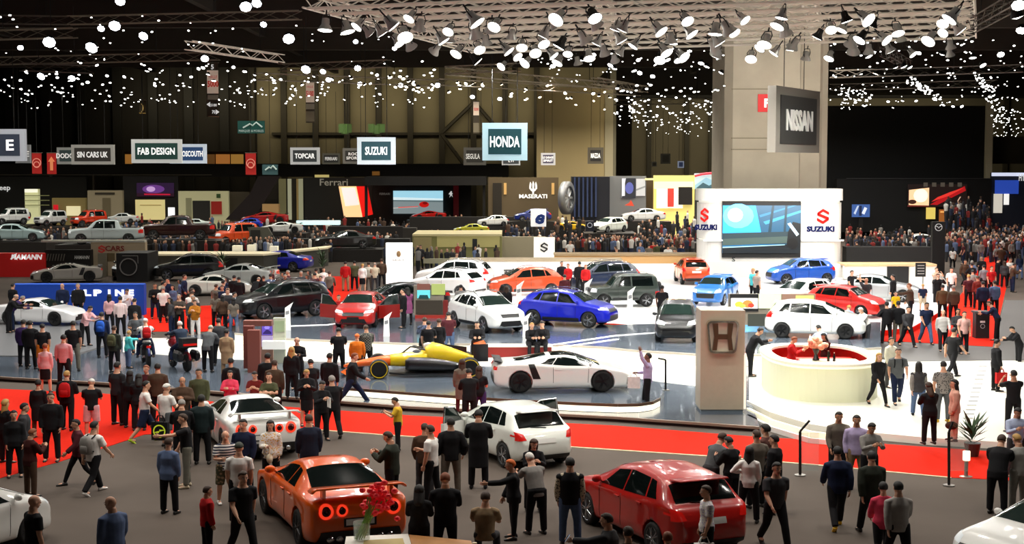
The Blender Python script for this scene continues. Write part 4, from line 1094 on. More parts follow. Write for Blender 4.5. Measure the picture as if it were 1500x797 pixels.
def shoe_mesh(p, fem, nm):
    k = ('shoe', p, fem, nm)
    if k in _cl: return _cl[k]
    J = joints(p, fem); a = J['an'+nm]; f = J['ft'+nm]; mb = MB()
    R_ = Matrix.Rotation(-f*.9, 3, 'X')
    o = lambda x, y, z: a+R_ @ Vector((x, y, z+.085))-Vector((0,0,.085)) if f else a+Vector((x,y,z))
    rs = []
    for y, w_, h in ((.065,.026,.05),(.05,.036,.085),(0,.040,.10),(-.06,.042,.075),(-.12,.044,.055),(-.165,.036,.045),(-.19,.018,.035)):
        rs.append([o(w_*math.cos(t), y, -.085+(h*(.5+.5*math.sin(t)) if True else 0)) for t in [2*PI*q/10 for q in range(10)]])
    mb.rings(rs); me = mb.fix(mb.mesh('shoe', True)); me.materials.append(None); _cl[k] = me; return me
COL = dict(k='#17171a', n='#1b2540', w='#e6e3df', g='#85827e', d='#3a3a3d', b='#4b382b', t='#9a8264', r='#b31a1c', p='#d9a8ac', P='#e0435f', o='#d2721f', y='#d3a92e', l='#b3a6cc', s='#5a6a8c', m='#4c1f26', e='#c4b79e', v='#4a4c34', c='#4fc3c4', u='#2757b5', h='#6a6258', j='#4b5f80', x='#6b6a60', q='#ded6dc', z='#2a2f27', i='#cf9d8b', f='#3c2a5c', a='#55595c')
SKIN = {'1':'#d3a083','2':'#b98465','3':'#7d5440','4':'#c89478'}
HAIRC = dict(k='#14110f', b='#3a2618', g='#8b8680', l='#b08a4c', w='#d8d5ce', r='#7d3f1c', n='#1a2333', z='#2a3227', R='#c22020', o='#d4661d')
m_shoe = M('#171513', .5); m_eye = M('#1a1210', .3); m_sclera = M('#d8d0c8', .4); m_lip = M('#8e4a40', .5)
def cmat(c):
    if c[0] == '*':
        kind, a, b2 = c[1:].split(',') ; sc_ = {'stripe':9,'bands':5,'plaid':22,'floral':24,'camo':14,'vstripe':9}[kind]
        return M(COL[a], .85, pat=kind, col2=COL[b2], scale=sc_)
    if c[0] == '#': return M(c, .85, noise=.08, scale=14, spec=.2)
    return M(COL[c], .85, noise=.12, scale=9, spec=.2)
PEOPLE = []; STOOD = []
def person(px, py, H, rz, pose, sex, top, bot, hair, label, z=0.0, skin='1', shoes=None, group=None, at=None, hands=True):
    """px,py = top of the head in the photo; rz: 0 faces the camera, 90 right, 180 away, 270 left"""
    fem = sex == 'f'
    me, J = body_mesh(pose, fem); k = H/1.75
    loc = at
    topz = (J['hc'].z+.125)*k
    if loc is None:
        g = G(px, py, z+topz)
        hx = Matrix.Rotation(math.radians(rz), 3, 'Z') @ Vector((J['hc'].x, J['hc'].y, 0))*k
        l0 = Vector((g.x-hx.x, g.y-hx.y, z)); dv = Vector((l0.x, l0.y, 0)).normalized(); loc = l0
        for st in (0,.2,-.2,.4,-.4,.6,-.6,.8,-.8):      # nobody stands inside a neighbour
            c = l0+dv*st
            if all((c-q).length > .56 for q in STOOD if abs(q.z-c.z) < .5): loc = c; break
    STOOD.append(loc.copy())
    o = bpy.data.objects.new('person', me); LINK(o); o.location = loc; o.rotation_euler = (0,0,math.radians(rz)); o.scale = (k*1.14, k*1.14, k)
    tag(o, label, 'person', group)
    for i, m_ in enumerate((M(SKIN[skin], .6), m_eye, m_sclera, m_lip)):
        o.material_slots[i].link = 'OBJECT'; o.material_slots[i].material = m_
    def ch(nm, me_, mat_):
        c = bpy.data.objects.new(nm, me_); LINK(c); c.parent = o
        c.material_slots[0].link = 'OBJECT'; c.material_slots[0].material = mat_; return c
    tk, tc = top.split(':')
    if tk == 'vest':
        sl = 'w'
        if '/' in tc: tc, sl = tc.split('/')
        ch('shirt_sleeves', top_mesh('shirt', pose, fem), cmat(sl))
    ch({'tee':'t_shirt','shirt':'shirt','jacket':'jacket','coat':'coat','vest':'waistcoat','dress':'dress'}[tk], top_mesh(tk, pose, fem), cmat(tc))
    bk, bc = bot.split(':')
    ch(bk, bot_mesh(bk, pose, fem), cmat(bc))
    hk, hc_ = (hair.split(':')+['k'])[:2]
    if hk != 'bald':
        ch('cap' if hk in ('cap','beanie') else ('headscarf' if hk == 'scarf' else 'hair'), hair_mesh(hk, pose, fem), M(HAIRC[hc_], .7))
    for nm in 'LR':
        ch('shoe', shoe_mesh(pose, fem, nm), m_shoe if shoes is None else cmat(shoes))
    PEOPLE.append((o, J, k))
    return o
def backpack(pn, col, label, strap='k'):
    """a rucksack worn on the back of a person"""
    o, J, k = PEOPLE[-1] if pn is None else pn
    mw = o.matrix_basis; s = J['s']; c0 = J['pel']+s*.30+Vector((0,.205,0))
    t = thing('backpack', label, 'backpack', mw @ (c0-Vector((0,0,.21))), o.rotation_euler.z); t.scale = o.scale
    q = lambda x, y, z: Vector((x, y, z+.21))
    b = MB(); b.rings([[q(w_*math.copysign(abs(math.cos(a))**.6, math.cos(a)), d*math.copysign(abs(math.sin(a))**.6, math.sin(a)), z) for a in [2*PI*n/14 for n in range(14)]] for z, w_, d in ((-.21,.10,.05),(-.19,.14,.075),(.05,.145,.08),(.16,.12,.065),(.21,.06,.03))])
    b.build('bag_body', cmat(col), t, smooth=True, local=True)
    b = MB(); b.rings([[q(w_*math.cos(a), .07+d*math.sin(a), z) for a in [2*PI*n/10 for n in range(10)]] for z, w_, d in ((-.16,.08,.02),(-.14,.1,.04),(-.03,.1,.04),(.0,.08,.02))])
    b.build('front_pocket', cmat(col), t, smooth=True, local=True)
    for s_ in (-1,1):
        b = MB(); b.tube([q(s_*.09,-.06,.14), q(s_*.10,-.17,.22), q(s_*.10,-.33,.17), q(s_*.105,-.35,.0), q(s_*.11,-.2,-.16), q(s_*.1,-.06,-.15)], .016, 6)
        b.build('shoulder_strap', cmat(strap), t, local=True)
    return t
def held(pn, nm, side, shape, col, label, cat, drop=.0):
    """an object held in a hand: bag hangs below the hand, others sit in it"""
    o, J, k = PEOPLE[-1] if pn is None else pn
    w_ = J['wr'+side]+J['fo'+side]*.09; p = o.matrix_basis @ w_
    t = thing(nm, label, cat, p, o.rotation_euler.z); t.scale = o.scale
    b = MB()
    if shape == 'bag':
        b.prism([(-.05,-.17),(.05,-.17),(.05,.17),(-.05,.17)], -.48, -.12); b.build('bag_body', cmat(col), t, local=True)
        for x in (-.04,.04):
            h = MB(); h.tube([(x,-.09,-.13),(x*.3,-.05,0),(x*.3,.05,0),(x,.09,-.13)], .010, 6); h.build('handle', cmat(col), t, local=True)
    elif shape == 'handbag':
        b.ell((0,0,-.30), (.07,.16,.12), 12, 8); b.build('bag_body', cmat(col), t, smooth=True, local=True)
        h = MB(); h.tube([(0,-.12,-.22),(0,-.06,-.02),(0,.0,.0),(0,.06,-.02),(0,.12,-.22)], .010, 6); h.build('handle', cmat(col), t, local=True)
    elif shape == 'phone':
        b.cbox((0,-.01,.03), (.075,.012,.15), rot=Matrix.Rotation(-.5,3,'X')); b.build('phone_body', cmat(col), t, local=True)
        h = MB(); h.cbox((0,.0,.035), (.066,.004,.13), rot=Matrix.Rotation(-.5,3,'X')); h.build('screen', M('#9fb4c8', .2, emit=.5), t, local=True)
    elif shape == 'camera':
        b.cbox((0,-.03,.02), (.13,.06,.09)); b.build('camera_body', cmat(col), t, local=True)
        h = MB(); h.cyl((0,-.05,.02), (0,-.14,.02), .038, 14); h.build('lens', m_trimblk, t, local=True)
    elif shape == 'paper':
        b.cbox((0,-.02,-.12), (.012,.21,.29)); b.build('cover', cmat(col), t, local=True)
        h = MB(); h.cbox((.009,-.02,-.12), (.004,.15,.2)); h.build('printed_page', M('#3a3a3d'), t, local=True)
    return t
# each line: head x, head y, height, facing, pose, sex, top, bottom, hair, label, {options}
K = dict
def folk(rows):
    for r in rows:
        kw = r[10] if len(r) > 10 else {}
        person(*r[:10], **kw)
# ---- dark carpet, bottom of the picture
person(50,725,1.80,130,'stand','m','tee:k','trousers:k','bald','bald man in black t-shirt at the bottom left', skin='1')
person(162,727,1.80,230,'idle','m','jacket:s','trousers:k','bald','bald man in slate blue blazer near the bottom edge, looking left')
person(247,641,1.70,165,'stand','f','jacket:s','trousers:k','short:b','woman with short brown hair and slate blue jacket, seen from behind')
person(268,606,1.78,285,'reach','m','tee:k','trousers:x','short:b','man in black tee stretching an arm over the shoulder of the woman in slate blue', shoes='e')
person(138,617,1.76,150,'walk','m','tee:w','trousers:k','short:k','man in white tee with a grey rucksack walking away on dark carpet', shoes='w')
backpack(None,'g','grey and black rucksack on the man in white tee')
person(111,614,1.66,300,'walk2','f','jacket:m','leggings:k','short:k','woman in dark maroon jacket and black leggings stepping left')
person(304,712,1.45,120,'stand','m','jacket:r','trousers:k','short:b','boy in bright red jacket at the bottom edge')
person(356,690,1.80,30,'walk','m','tee:k','trousers:k','short:b','man in black polo with sunglasses on his head, striding beside the orange car')
held(None,'camera','L','camera','k','black camera swinging from the hand of the man in black polo','camera')
person(350,648,1.78,185,'stand','m','tee:w','trousers:k','cap:z','man in white tee and dark green cap seen from behind')
person(330,631,1.70,20,'bag','m','tee:*bands,n,w','shorts:*camo,t,v','fringe:g','balding man in navy, white and red block polo with patterned shorts', shoes='w')
person(356,614,1.80,350,'stand','m','shirt:n','trousers:k','short:k','broad man in navy shirt standing behind the white winged car')
person(396,616,1.66,15,'bag','f','jacket:*floral,y,w','trousers:k','long:k','woman with long dark hair and yellow patterned top by the white winged car')
held(None,'handbag','R','handbag','e','small cream round handbag of the woman in yellow top','bag')
person(452,607,1.80,200,'stand','m','jacket:#1c2436','trousers:#1c2436','short:b','man in dark navy suit seen from behind, near the white winged car')
person(472,558,1.70,30,'phone','f','jacket:k','trousers:k','short:k','woman in black holding papers beside a grey-haired man')
held(None,'paper','L','paper','w','white brochure held by the woman in black','brochure')
person(486,553,1.80,200,'walk','m','jacket:k','trousers:k','short:g','grey-haired man in black suit at the edge of the red carpet')
person(579,582,1.48,270,'phone','m','tee:y','trousers:k','short:k','boy in mustard tee on the red carpet holding a phone')
held(None,'phone','L','phone','k','phone in the hands of the boy in mustard tee','phone')
person(569,632,1.80,250,'phone','m','jacket:z','trousers:k','short:b','man in dark green blazer beside the orange car holding a cup')
person(622,620,1.70,175,'idle','m','jacket:b','trousers:d','short:b','person in brown jacket just behind the man in plain white tee')
person(630,618,1.78,250,'bag','m','tee:w','trousers:k','short:b','man in white tee with folded cap between orange and white cars')
person(660,612,1.82,190,'pocket','m','jacket:k','trousers:h','short:k','man in black jacket and khaki trousers by the white hatchback', shoes='w')
person(701,600,1.90,180,'phone','m','coat:k','trousers:k','short:k','tall man in long black coat at the rear door of the white hatchback', shoes='k')
person(782,643,1.66,10,'phone','f','shirt:k','trousers:k','long:b','woman with long brown hair checking her phone behind the white hatchback')
person(748,673,1.66,280,'reach','f','jacket:k','leggings:k','short:o','ginger-haired woman in black jacket gesturing with her arms')
person(777,669,1.74,205,'bend','m','tee:g','trousers:k','short:w','white-haired man in grey tee bending forward with a magazine')
held(None,'magazine','L','paper','d','magazine with dark cover held by the bending white-haired man','magazine')
person(835,670,1.80,180,'stand','m','vest:k/*floral,d,e','trousers:j','short:k','man in black waistcoat with tattoo-patterned sleeves and jeans')
person(614,711,1.66,180,'phone','f','jacket:k','trousers:k','long:k','woman with long black hair in black, bottom centre, seen from behind')
person(652,696,1.82,185,'phone','m','jacket:k','trousers:k','short:r','man with reddish hair in black jacket, bottom centre, seen from behind')
person(1034,711,1.68,280,'stand','f','tee:*floral,l,w','trousers:k','short:b','woman with short hair in lilac floral blouse behind the red hatchback')
held(None,'shopping_bag','L','bag','w','white paper bag carried by the woman in lilac blouse','bag')
person(1056,634,1.76,130,'bend','m','shirt:a','trousers:d','short:b','man in grey shirt bending towards a friend beside the red carpet edge')
person(1068,637,1.72,220,'phone','f','jacket:k','trousers:k','short:k','dark-haired woman in black facing the man in grey shirt')
person(1098,654,1.66,165,'hips','f','shirt:w','trousers:k','long:k','woman in white blouse with long black hair, hand on hip')
person(1108,630,1.76,200,'pocket','m','shirt:h','trousers:k','short:b','man in grey-brown jumper behind the woman in white blouse')
person(1121,622,1.70,230,'stand','m','shirt:#5a3a34','trousers:k','curly:k','curly-haired person in dark red-brown top, third of the chatting group')
person(1134,632,1.76,240,'stand','m','jacket:k','trousers:k','short:k','man in black suit at the right of the chatting group')
person(1138,677,1.80,15,'walk','m','tee:d','trousers:k','short:k','man in charcoal polo walking towards the camera', skin='4')
person(1229,603,1.78,0,'reach','m','shirt:h','trousers:k','short:k','man in taupe shirt resting an arm on the glass barrier', skin='2')
person(1255,608,1.80,350,'stand','m','shirt:l','trousers:t','short:k','bearded man in lavender shirt and khaki trousers on the red carpet', skin='2')
person(1277,617,1.74,15,'phone','m','shirt:g','trousers:k','short:k','man in grey shirt half hidden by the lavender shirt man', skin='2')
person(1227,654,1.80,180,'walk2','m','jacket:n','trousers:k','short:k','man in navy jacket over white hem walking away', shoes='y')
person(1277,661,1.82,185,'walk','m','jacket:z','trousers:k','short:k','man in dark olive jacket walking away on the right')
person(1294,706,1.64,175,'walk2','f','jacket:P','trousers:k','short:k','woman in bright pink padded jacket seen from behind')
person(1316,702,1.78,185,'walk','m','shirt:#a59f9a','trousers:k','short:k','man in light grey sweatshirt walking away at the bottom right')
person(1467,637,1.80,150,'bend','m','jacket:k','trousers:k','short:b','man in black jacket leaning beside the potted plant')
person(1490,638,1.76,200,'phone','m','shirt:#9a9a96','trousers:#77756e','short:l','fair-haired man in pale grey top at the right edge')
person(1491,597,1.76,0,'phone','m','shirt:#a9b4cf','trousers:d','short:k','man in pale blue shirt at the right edge', skin='2')
# ---- white stage
folk([
 (1288,517,1.70,15,'walk','f','jacket:k','leggings:k','long:l','blonde woman all in black walking by the reception counter',K(z=LW)),
 (1316,510,1.80,355,'walk2','m','tee:a','trousers:n','short:b','young man in grey tee and dark jeans with rucksack straps',K(z=LW)),
])
backpack(None,'k','black rucksack of the young man in grey tee')
folk([
 (1346,530,1.70,170,'walk','f','vest:d/g','trousers:j','long:k','woman with long black hair and dark waistcoat walking away on white floor',K(z=LW)),
 (1361,560,1.68,190,'phone','f','jacket:k','trousers:k','long:b','woman with brown hair and black leather jacket at the red carpet edge',K(z=LW)),
 (1382,529,1.78,180,'stand','m','tee:*floral,k,g','trousers:a','short:k','man in printed black tee and grey trousers seen from behind',K(z=LW,shoes='y')),
 (1398,556,1.68,265,'stand','f','jacket:i','trousers:i','long:k','woman in salmon pink trouser suit on the white floor',K(z=LW,shoes='m')),
])
held(None,'shoulder_bag','L','handbag','b','brown shoulder bag of the woman in salmon pink','bag')
folk([
 (1398,480,1.82,120,'walk','m','tee:k','trousers:k','short:k','man in black tee striding across the white floor',K(z=LW)),
 (1461,497,1.72,100,'stand','f','jacket:k','trousers:k','short:k','person in black coat with a red bag at the right of the white floor',K(z=LW)),
])
held(None,'shopping_bag','R','bag','r','red shopping bag at the right of the white floor','bag')
folk([
 (1485,542,1.76,185,'photo','m','tee:k','trousers:k','short:k','man in black tee taking a picture with raised arms',K(z=LW,skin='2')),
 (1306,494,1.70,30,'stand','f','shirt:#d8d4c4','trousers:d','short:b','woman in cream top behind the counter end',K(z=LW)),
 (1112,480,1.80,95,'bend','m','jacket:k','trousers:k','short:k','man in black suit writing at the reception counter',K(z=LW)),
 (1163,493,1.66,75,'phone','f','jacket:r','skirt:k','short:r','hostess in red jacket inside the reception counter',K(z=LW+.03)),
 (1207,488,1.66,300,'phone','f','jacket:#3a1210','skirt:k','long:k','dark-haired hostess behind the flowers inside the counter',K(z=LW+.03)),
 (1200,476,1.72,200,'bend','m','shirt:#a9bbd8','trousers:d','short:k','visitor in pale blue shirt leaning into the white hatchback',K(z=LW)),
])
# ---- Honda platform
folk([
 (949,517,1.74,260,'raise','m','shirt:l','trousers:k','short:k','man in lavender shirt raising one arm to take a selfie near the white coupe',K(z=L1,skin='3')),
])
held(None,'shoulder_bag','R','bag','w','white tote bag carried by the man raising his arm','bag')
folk([
 (677,526,1.68,180,'stand','f','coat:h','leggings:m','long:b','woman in taupe long coat standing before the racing car',K(z=L1)),
 (702,536,1.68,185,'bag','f','tee:k','trousers:f','long:b','woman in black top and purple trousers carrying a maroon bag',K(z=L1)),
])
held(None,'shopping_bag','L','bag','m','maroon shopping bag beside the racing car','bag')
folk([
 (687,540,1.70,190,'phone','m','jacket:k','trousers:k','short:k','visitor in black between the taupe coat and the purple trousers',K(z=L1)),
 (519,517,1.84,95,'stride','m','jacket:k','trousers:n','short:r','man in dark clothes taking a big stride past the racing car nose',K(z=0,shoes='b')),
 (483,517,1.76,160,'stand','m','jacket:k','trousers:s','short:k','man in black jacket and jeans before the racing car',K(z=L1)),
 (455,526,1.70,200,'phone','f','coat:k','trousers:k','short:k','person in black coat in front of the white walkway',K(z=L1)),
 (449,541,1.70,10,'phone','f','jacket:k','skirt:k','short:l','fair-haired woman in black jacket taking a photo by the platform step',K(z=0)),
 (427,508,1.68,185,'stand','f','jacket:k','trousers:k','long:l','woman with long blonde hair facing the seated man',K(z=L1)),
 (435,494,1.76,0,'cross','m','shirt:k','trousers:k','fringe:g','balding man in black shirt leaning on the raised platform edge',K(z=L1)),
 (394,546,1.68,0,'cross','f','tee:v','trousers:v','short:b','woman in olive top with crossed arms behind the white winged car',K(z=0)),
 (373,544,1.64,0,'phone','f','tee:#6a1d1a','trousers:s','short:k','dark-haired woman in wine red tee behind the white winged car',K(z=0)),
 (337,543,1.58,0,'cross','f','jacket:P','trousers:k','long:k','girl in coral pink jacket at the edge of the red carpet',K(z=0)),
 (338,528,1.72,190,'stand','f','jacket:k','trousers:k','short:k','woman in black standing behind the coral pink girl',K(z=L1)),
 (392,517,1.78,180,'stand','m','jacket:k','trousers:k','short:k','man in black standing left of the display panels',K(z=L1)),
 (402,527,1.74,170,'stand','m','jacket:b','trousers:k','short:b','man in dark brown jacket before the display panels',K(z=L1)),
 (332,482,1.70,170,'stand','f','coat:t','trousers:t','short:k','woman in tan coat by the brown display panels',K(z=L1)),
 (308,476,1.76,170,'bend','m','jacket:a','trousers:k','fringe:g','grey man with bent head beside the tan coat',K(z=L1)),
 (320,466,1.78,190,'stand','m','jacket:d','trousers:k','short:k','man in charcoal jacket next to the tan coat woman',K(z=L1)),
 (496,480,1.74,190,'phone','m','tee:k','trousers:k','short:k','man in black tee, left of the trio before the red saloon',K(z=L1)),
 (523,489,1.60,185,'stand','m','jacket:o','trousers:k','cap:o','person in orange jacket and orange cap by the red saloon',K(z=L1)),
 (536,476,1.78,200,'phone','m','shirt:*plaid,x,k','trousers:k','short:b','man in checked grey shirt, right of the orange cap',K(z=L1)),
 (622,465,1.78,185,'phone','m','shirt:*plaid,s,k','trousers:k','short:b','man in blue checked shirt, left of four watching the racing car',K(z=L1)),
 (628,468,1.72,185,'bag','m','tee:k','trousers:v','short:k','man in black tee and olive trousers, second of four by the racing car',K(z=L1,shoes='b')),
 (643,469,1.70,180,'stand','f','dress:k','leggings:k','short:b','woman in black dress, third of four by the racing car',K(z=L1)),
 (657,457,1.78,190,'phone','m','tee:m','trousers:j','short:k','man in maroon tee and jeans, right of four by the racing car',K(z=L1)),
])
by0, by1 = 58.15, 58.7; bxa, bxb = AT(690,500,58.2).x, AT(808,500,58.2).x
bench = thing('red_bench', 'low red bench with white top in front of the white crossover', 'bench', ((bxa+bxb)/2, by0, L1+.012))
MB().box((bxa,by0,L1+.012), (bxb,by1,L1+.42)).build('base', M('#8c1b12', .6), bench)
MB().box((bxa-.04,by0-.05,L1+.42), (bxb+.04,by1+.05,L1+.47)).build('seat', m_white, bench)
def sitter(px, py, H, rz, *a, seat=L1+.47, Y=58.3, **kw):
    J = joints('sit', a[0] == 'f'); z = max(0, seat-J['seat']*H/1.75); R_ = Matrix.Rotation(math.radians(rz), 3, 'Z')
    off = R_ @ Vector((J['hc'].x, J['hc'].y, 0))*(H/1.75); x = AT(px, py, Y).x
    return person(px, py, H, rz, 'sit', *a, z=z, at=Vector((x-off.x, Y, z)), **kw)
sitter(699,473,1.78,0,'m','jacket:k','trousers:n','short:k','man in black sitting alone on the red bench')
sitter(779,473,1.70,12,'f','jacket:k','trousers:k','short:l','fair-haired woman in black sitting on the red bench end')
sitter(794,472,1.78,352,'m','jacket:k','trousers:k','short:k','man in black sitting next to the fair-haired woman on the bench')
backpack(None,'k','black rucksack of the man on the bench end')
# ---- left crowd on the red carpet
folk([
 (8,585,1.66,150,'stand','f','jacket:k','trousers:k','long:l','blonde woman in black at the left edge',K()),
 (20,601,1.66,20,'stand','f','jacket:k','trousers:k','short:k','dark-haired woman in black jacket near the left edge, facing camera',K()),
 (36,592,1.74,100,'stand','m','jacket:d','trousers:k','short:k','man in charcoal jacket with white strap near the left edge',K()),
 (47,628,1.60,140,'phone','f','jacket:#3a1614','trousers:b','short:r','red-haired woman in dark wine jacket near the left edge',K()),
 (74,575,1.80,5,'stand','m','jacket:k','trousers:k','short:b','man in black suit with red tie on the red carpet',K()),
 (98,543,1.74,180,'bag','m','jacket:k','trousers:k','short:l','fair-haired person with a red rucksack seen from behind',K()),
])
backpack(None,'r','red rucksack worn on black jacket, left of the white cap')
folk([
 (134,555,1.68,185,'phone','m','tee:k','shorts:p','cap:w','person in black tee and white cap with pink shorts',K()),
 (56,556,1.66,180,'stand','f','dress:k','leggings:b','short:k','woman in black dress left of the red rucksack',K()),
 (172,530,1.88,150,'stand','m','tee:#26282c','trousers:k','short:k','tall man in dark slate tee on the red carpet end',K()),
 (190,543,1.68,180,'stand','f','shirt:k','trousers:k','long:k','woman with long black hair in black, right of the tall man',K()),
 (203,545,1.66,190,'phone','f','jacket:k','trousers:k','long:k','second woman with black hair behind the white tee man',K()),
 (214,535,1.68,340,'stand','f','jacket:m','trousers:k','short:r','woman in dark red jacket among the red carpet crowd',K()),
 (231,531,1.80,180,'stand','m','jacket:b','trousers:k','short:k','man in brown jacket seen from behind by the touring motorbike',K()),
 (214,558,1.76,110,'walk','m','tee:w','shorts:n','short:k','man in white tee, navy shorts and yellow-green shoes walking right',K(shoes='#b5cf3a')),
 (244,562,1.74,150,'bag','m','tee:w','shorts:a','cap:w','man in white tee and white cap looking down',K()),
 (267,552,1.76,10,'cross','m','jacket:b','trousers:k','fringe:k','bearded man in brown jacket with crossed arms',K(skin='2')),
 (291,540,1.78,0,'stand','m','shirt:v','trousers:k','short:k','man in olive green shirt facing the camera on the platform edge',K(z=L1,skin='2')),
 (295,578,1.80,185,'stand','m','jacket:#1d2a2c','trousers:k','short:k','man in dark teal suit seen from behind beside the white winged car',K()),
 (266,585,1.76,190,'phone','m','jacket:k','trousers:k','short:g','grey-haired man in black, partly hidden beside the dark teal suit',K()),
])
bag_t = held(None,'shopping_bag','R','bag','k','black carrier bag with a yellow-green lightning ring','bag')
bag_t.location = AT(235, 632, G(235,668,0).y) + Vector((0,0,.42)); bag_t.rotation_euler.z = math.radians(78); bag_t.scale = (1.35,)*3
b = MB(); n = 24
for k in range(n):
    a, a2 = 2*PI*k/n, 2*PI*(k+1)/n
    b.add([(-.055,.13*math.cos(a),-.30+.13*math.sin(a)),(-.055,.13*math.cos(a2),-.30+.13*math.sin(a2)),(-.055,.105*math.cos(a2),-.30+.105*math.sin(a2)),(-.055,.105*math.cos(a),-.30+.105*math.sin(a))], [(0,1,2,3)])
b.add([(-.056,y,-.30+z) for y, z in ((-.14,.03),(.0,.035),(-.01,.01),(.14,-.03),(.0,-.035),(.01,-.01))], [(0,1,2,3,4,5)])
b.build('ring_emblem', M('#cfe23a', .5, emit=.3), bag_t, local=True, fix=False)
folk([
 (66,503,1.64,180,'stand','f','shirt:p','skirt:k','short:r','brown-haired woman in pale pink blouse and black skirt',K(z=L1)),
 (93,490,1.80,180,'stand','m','shirt:#c98f93','trousers:k','short:k','man in rose pink shirt seen from behind',K(z=L1)),
 (107,470,1.84,185,'stand','m','tee:k','trousers:x','short:k','man in black tee behind the rose pink shirt',K(z=L1)),
 (62,474,1.72,185,'stand','m','tee:k','shorts:o','short:k','person in black tee with an orange cloth round the waist',K(z=L1)),
 (44,470,1.80,180,'stand','m','jacket:k','trousers:k','short:k','man in black jacket beside the purple jacket',K(z=L1)),
 (34,468,1.76,175,'stand','m','jacket:f','trousers:k','short:k','man in purple jacket on the grey stage',K(z=L1)),
 (149,457,1.78,180,'stand','m','shirt:n','trousers:k','short:k','man in navy shirt with a blue rucksack',K(z=.15)),
])
backpack(None,'u','bright blue rucksack by the grey stage')
folk([
 (131,448,1.76,60,'bend','m','shirt:p','trousers:k','short:k','man in pinkish shirt turned towards the white coupe',K(z=.1)),
 (198,457,1.74,0,'bag','m','tee:a','trousers:d','short:k','man in grey tee leaning on the motorbike handlebar, facing camera',K(z=.1,skin='2')),
 (167,477,1.70,170,'stand','f','jacket:z','trousers:k','short:b','person in dark green with a green rucksack',K(z=L1)),
])
backpack(None,'v','green rucksack near the turquoise child')
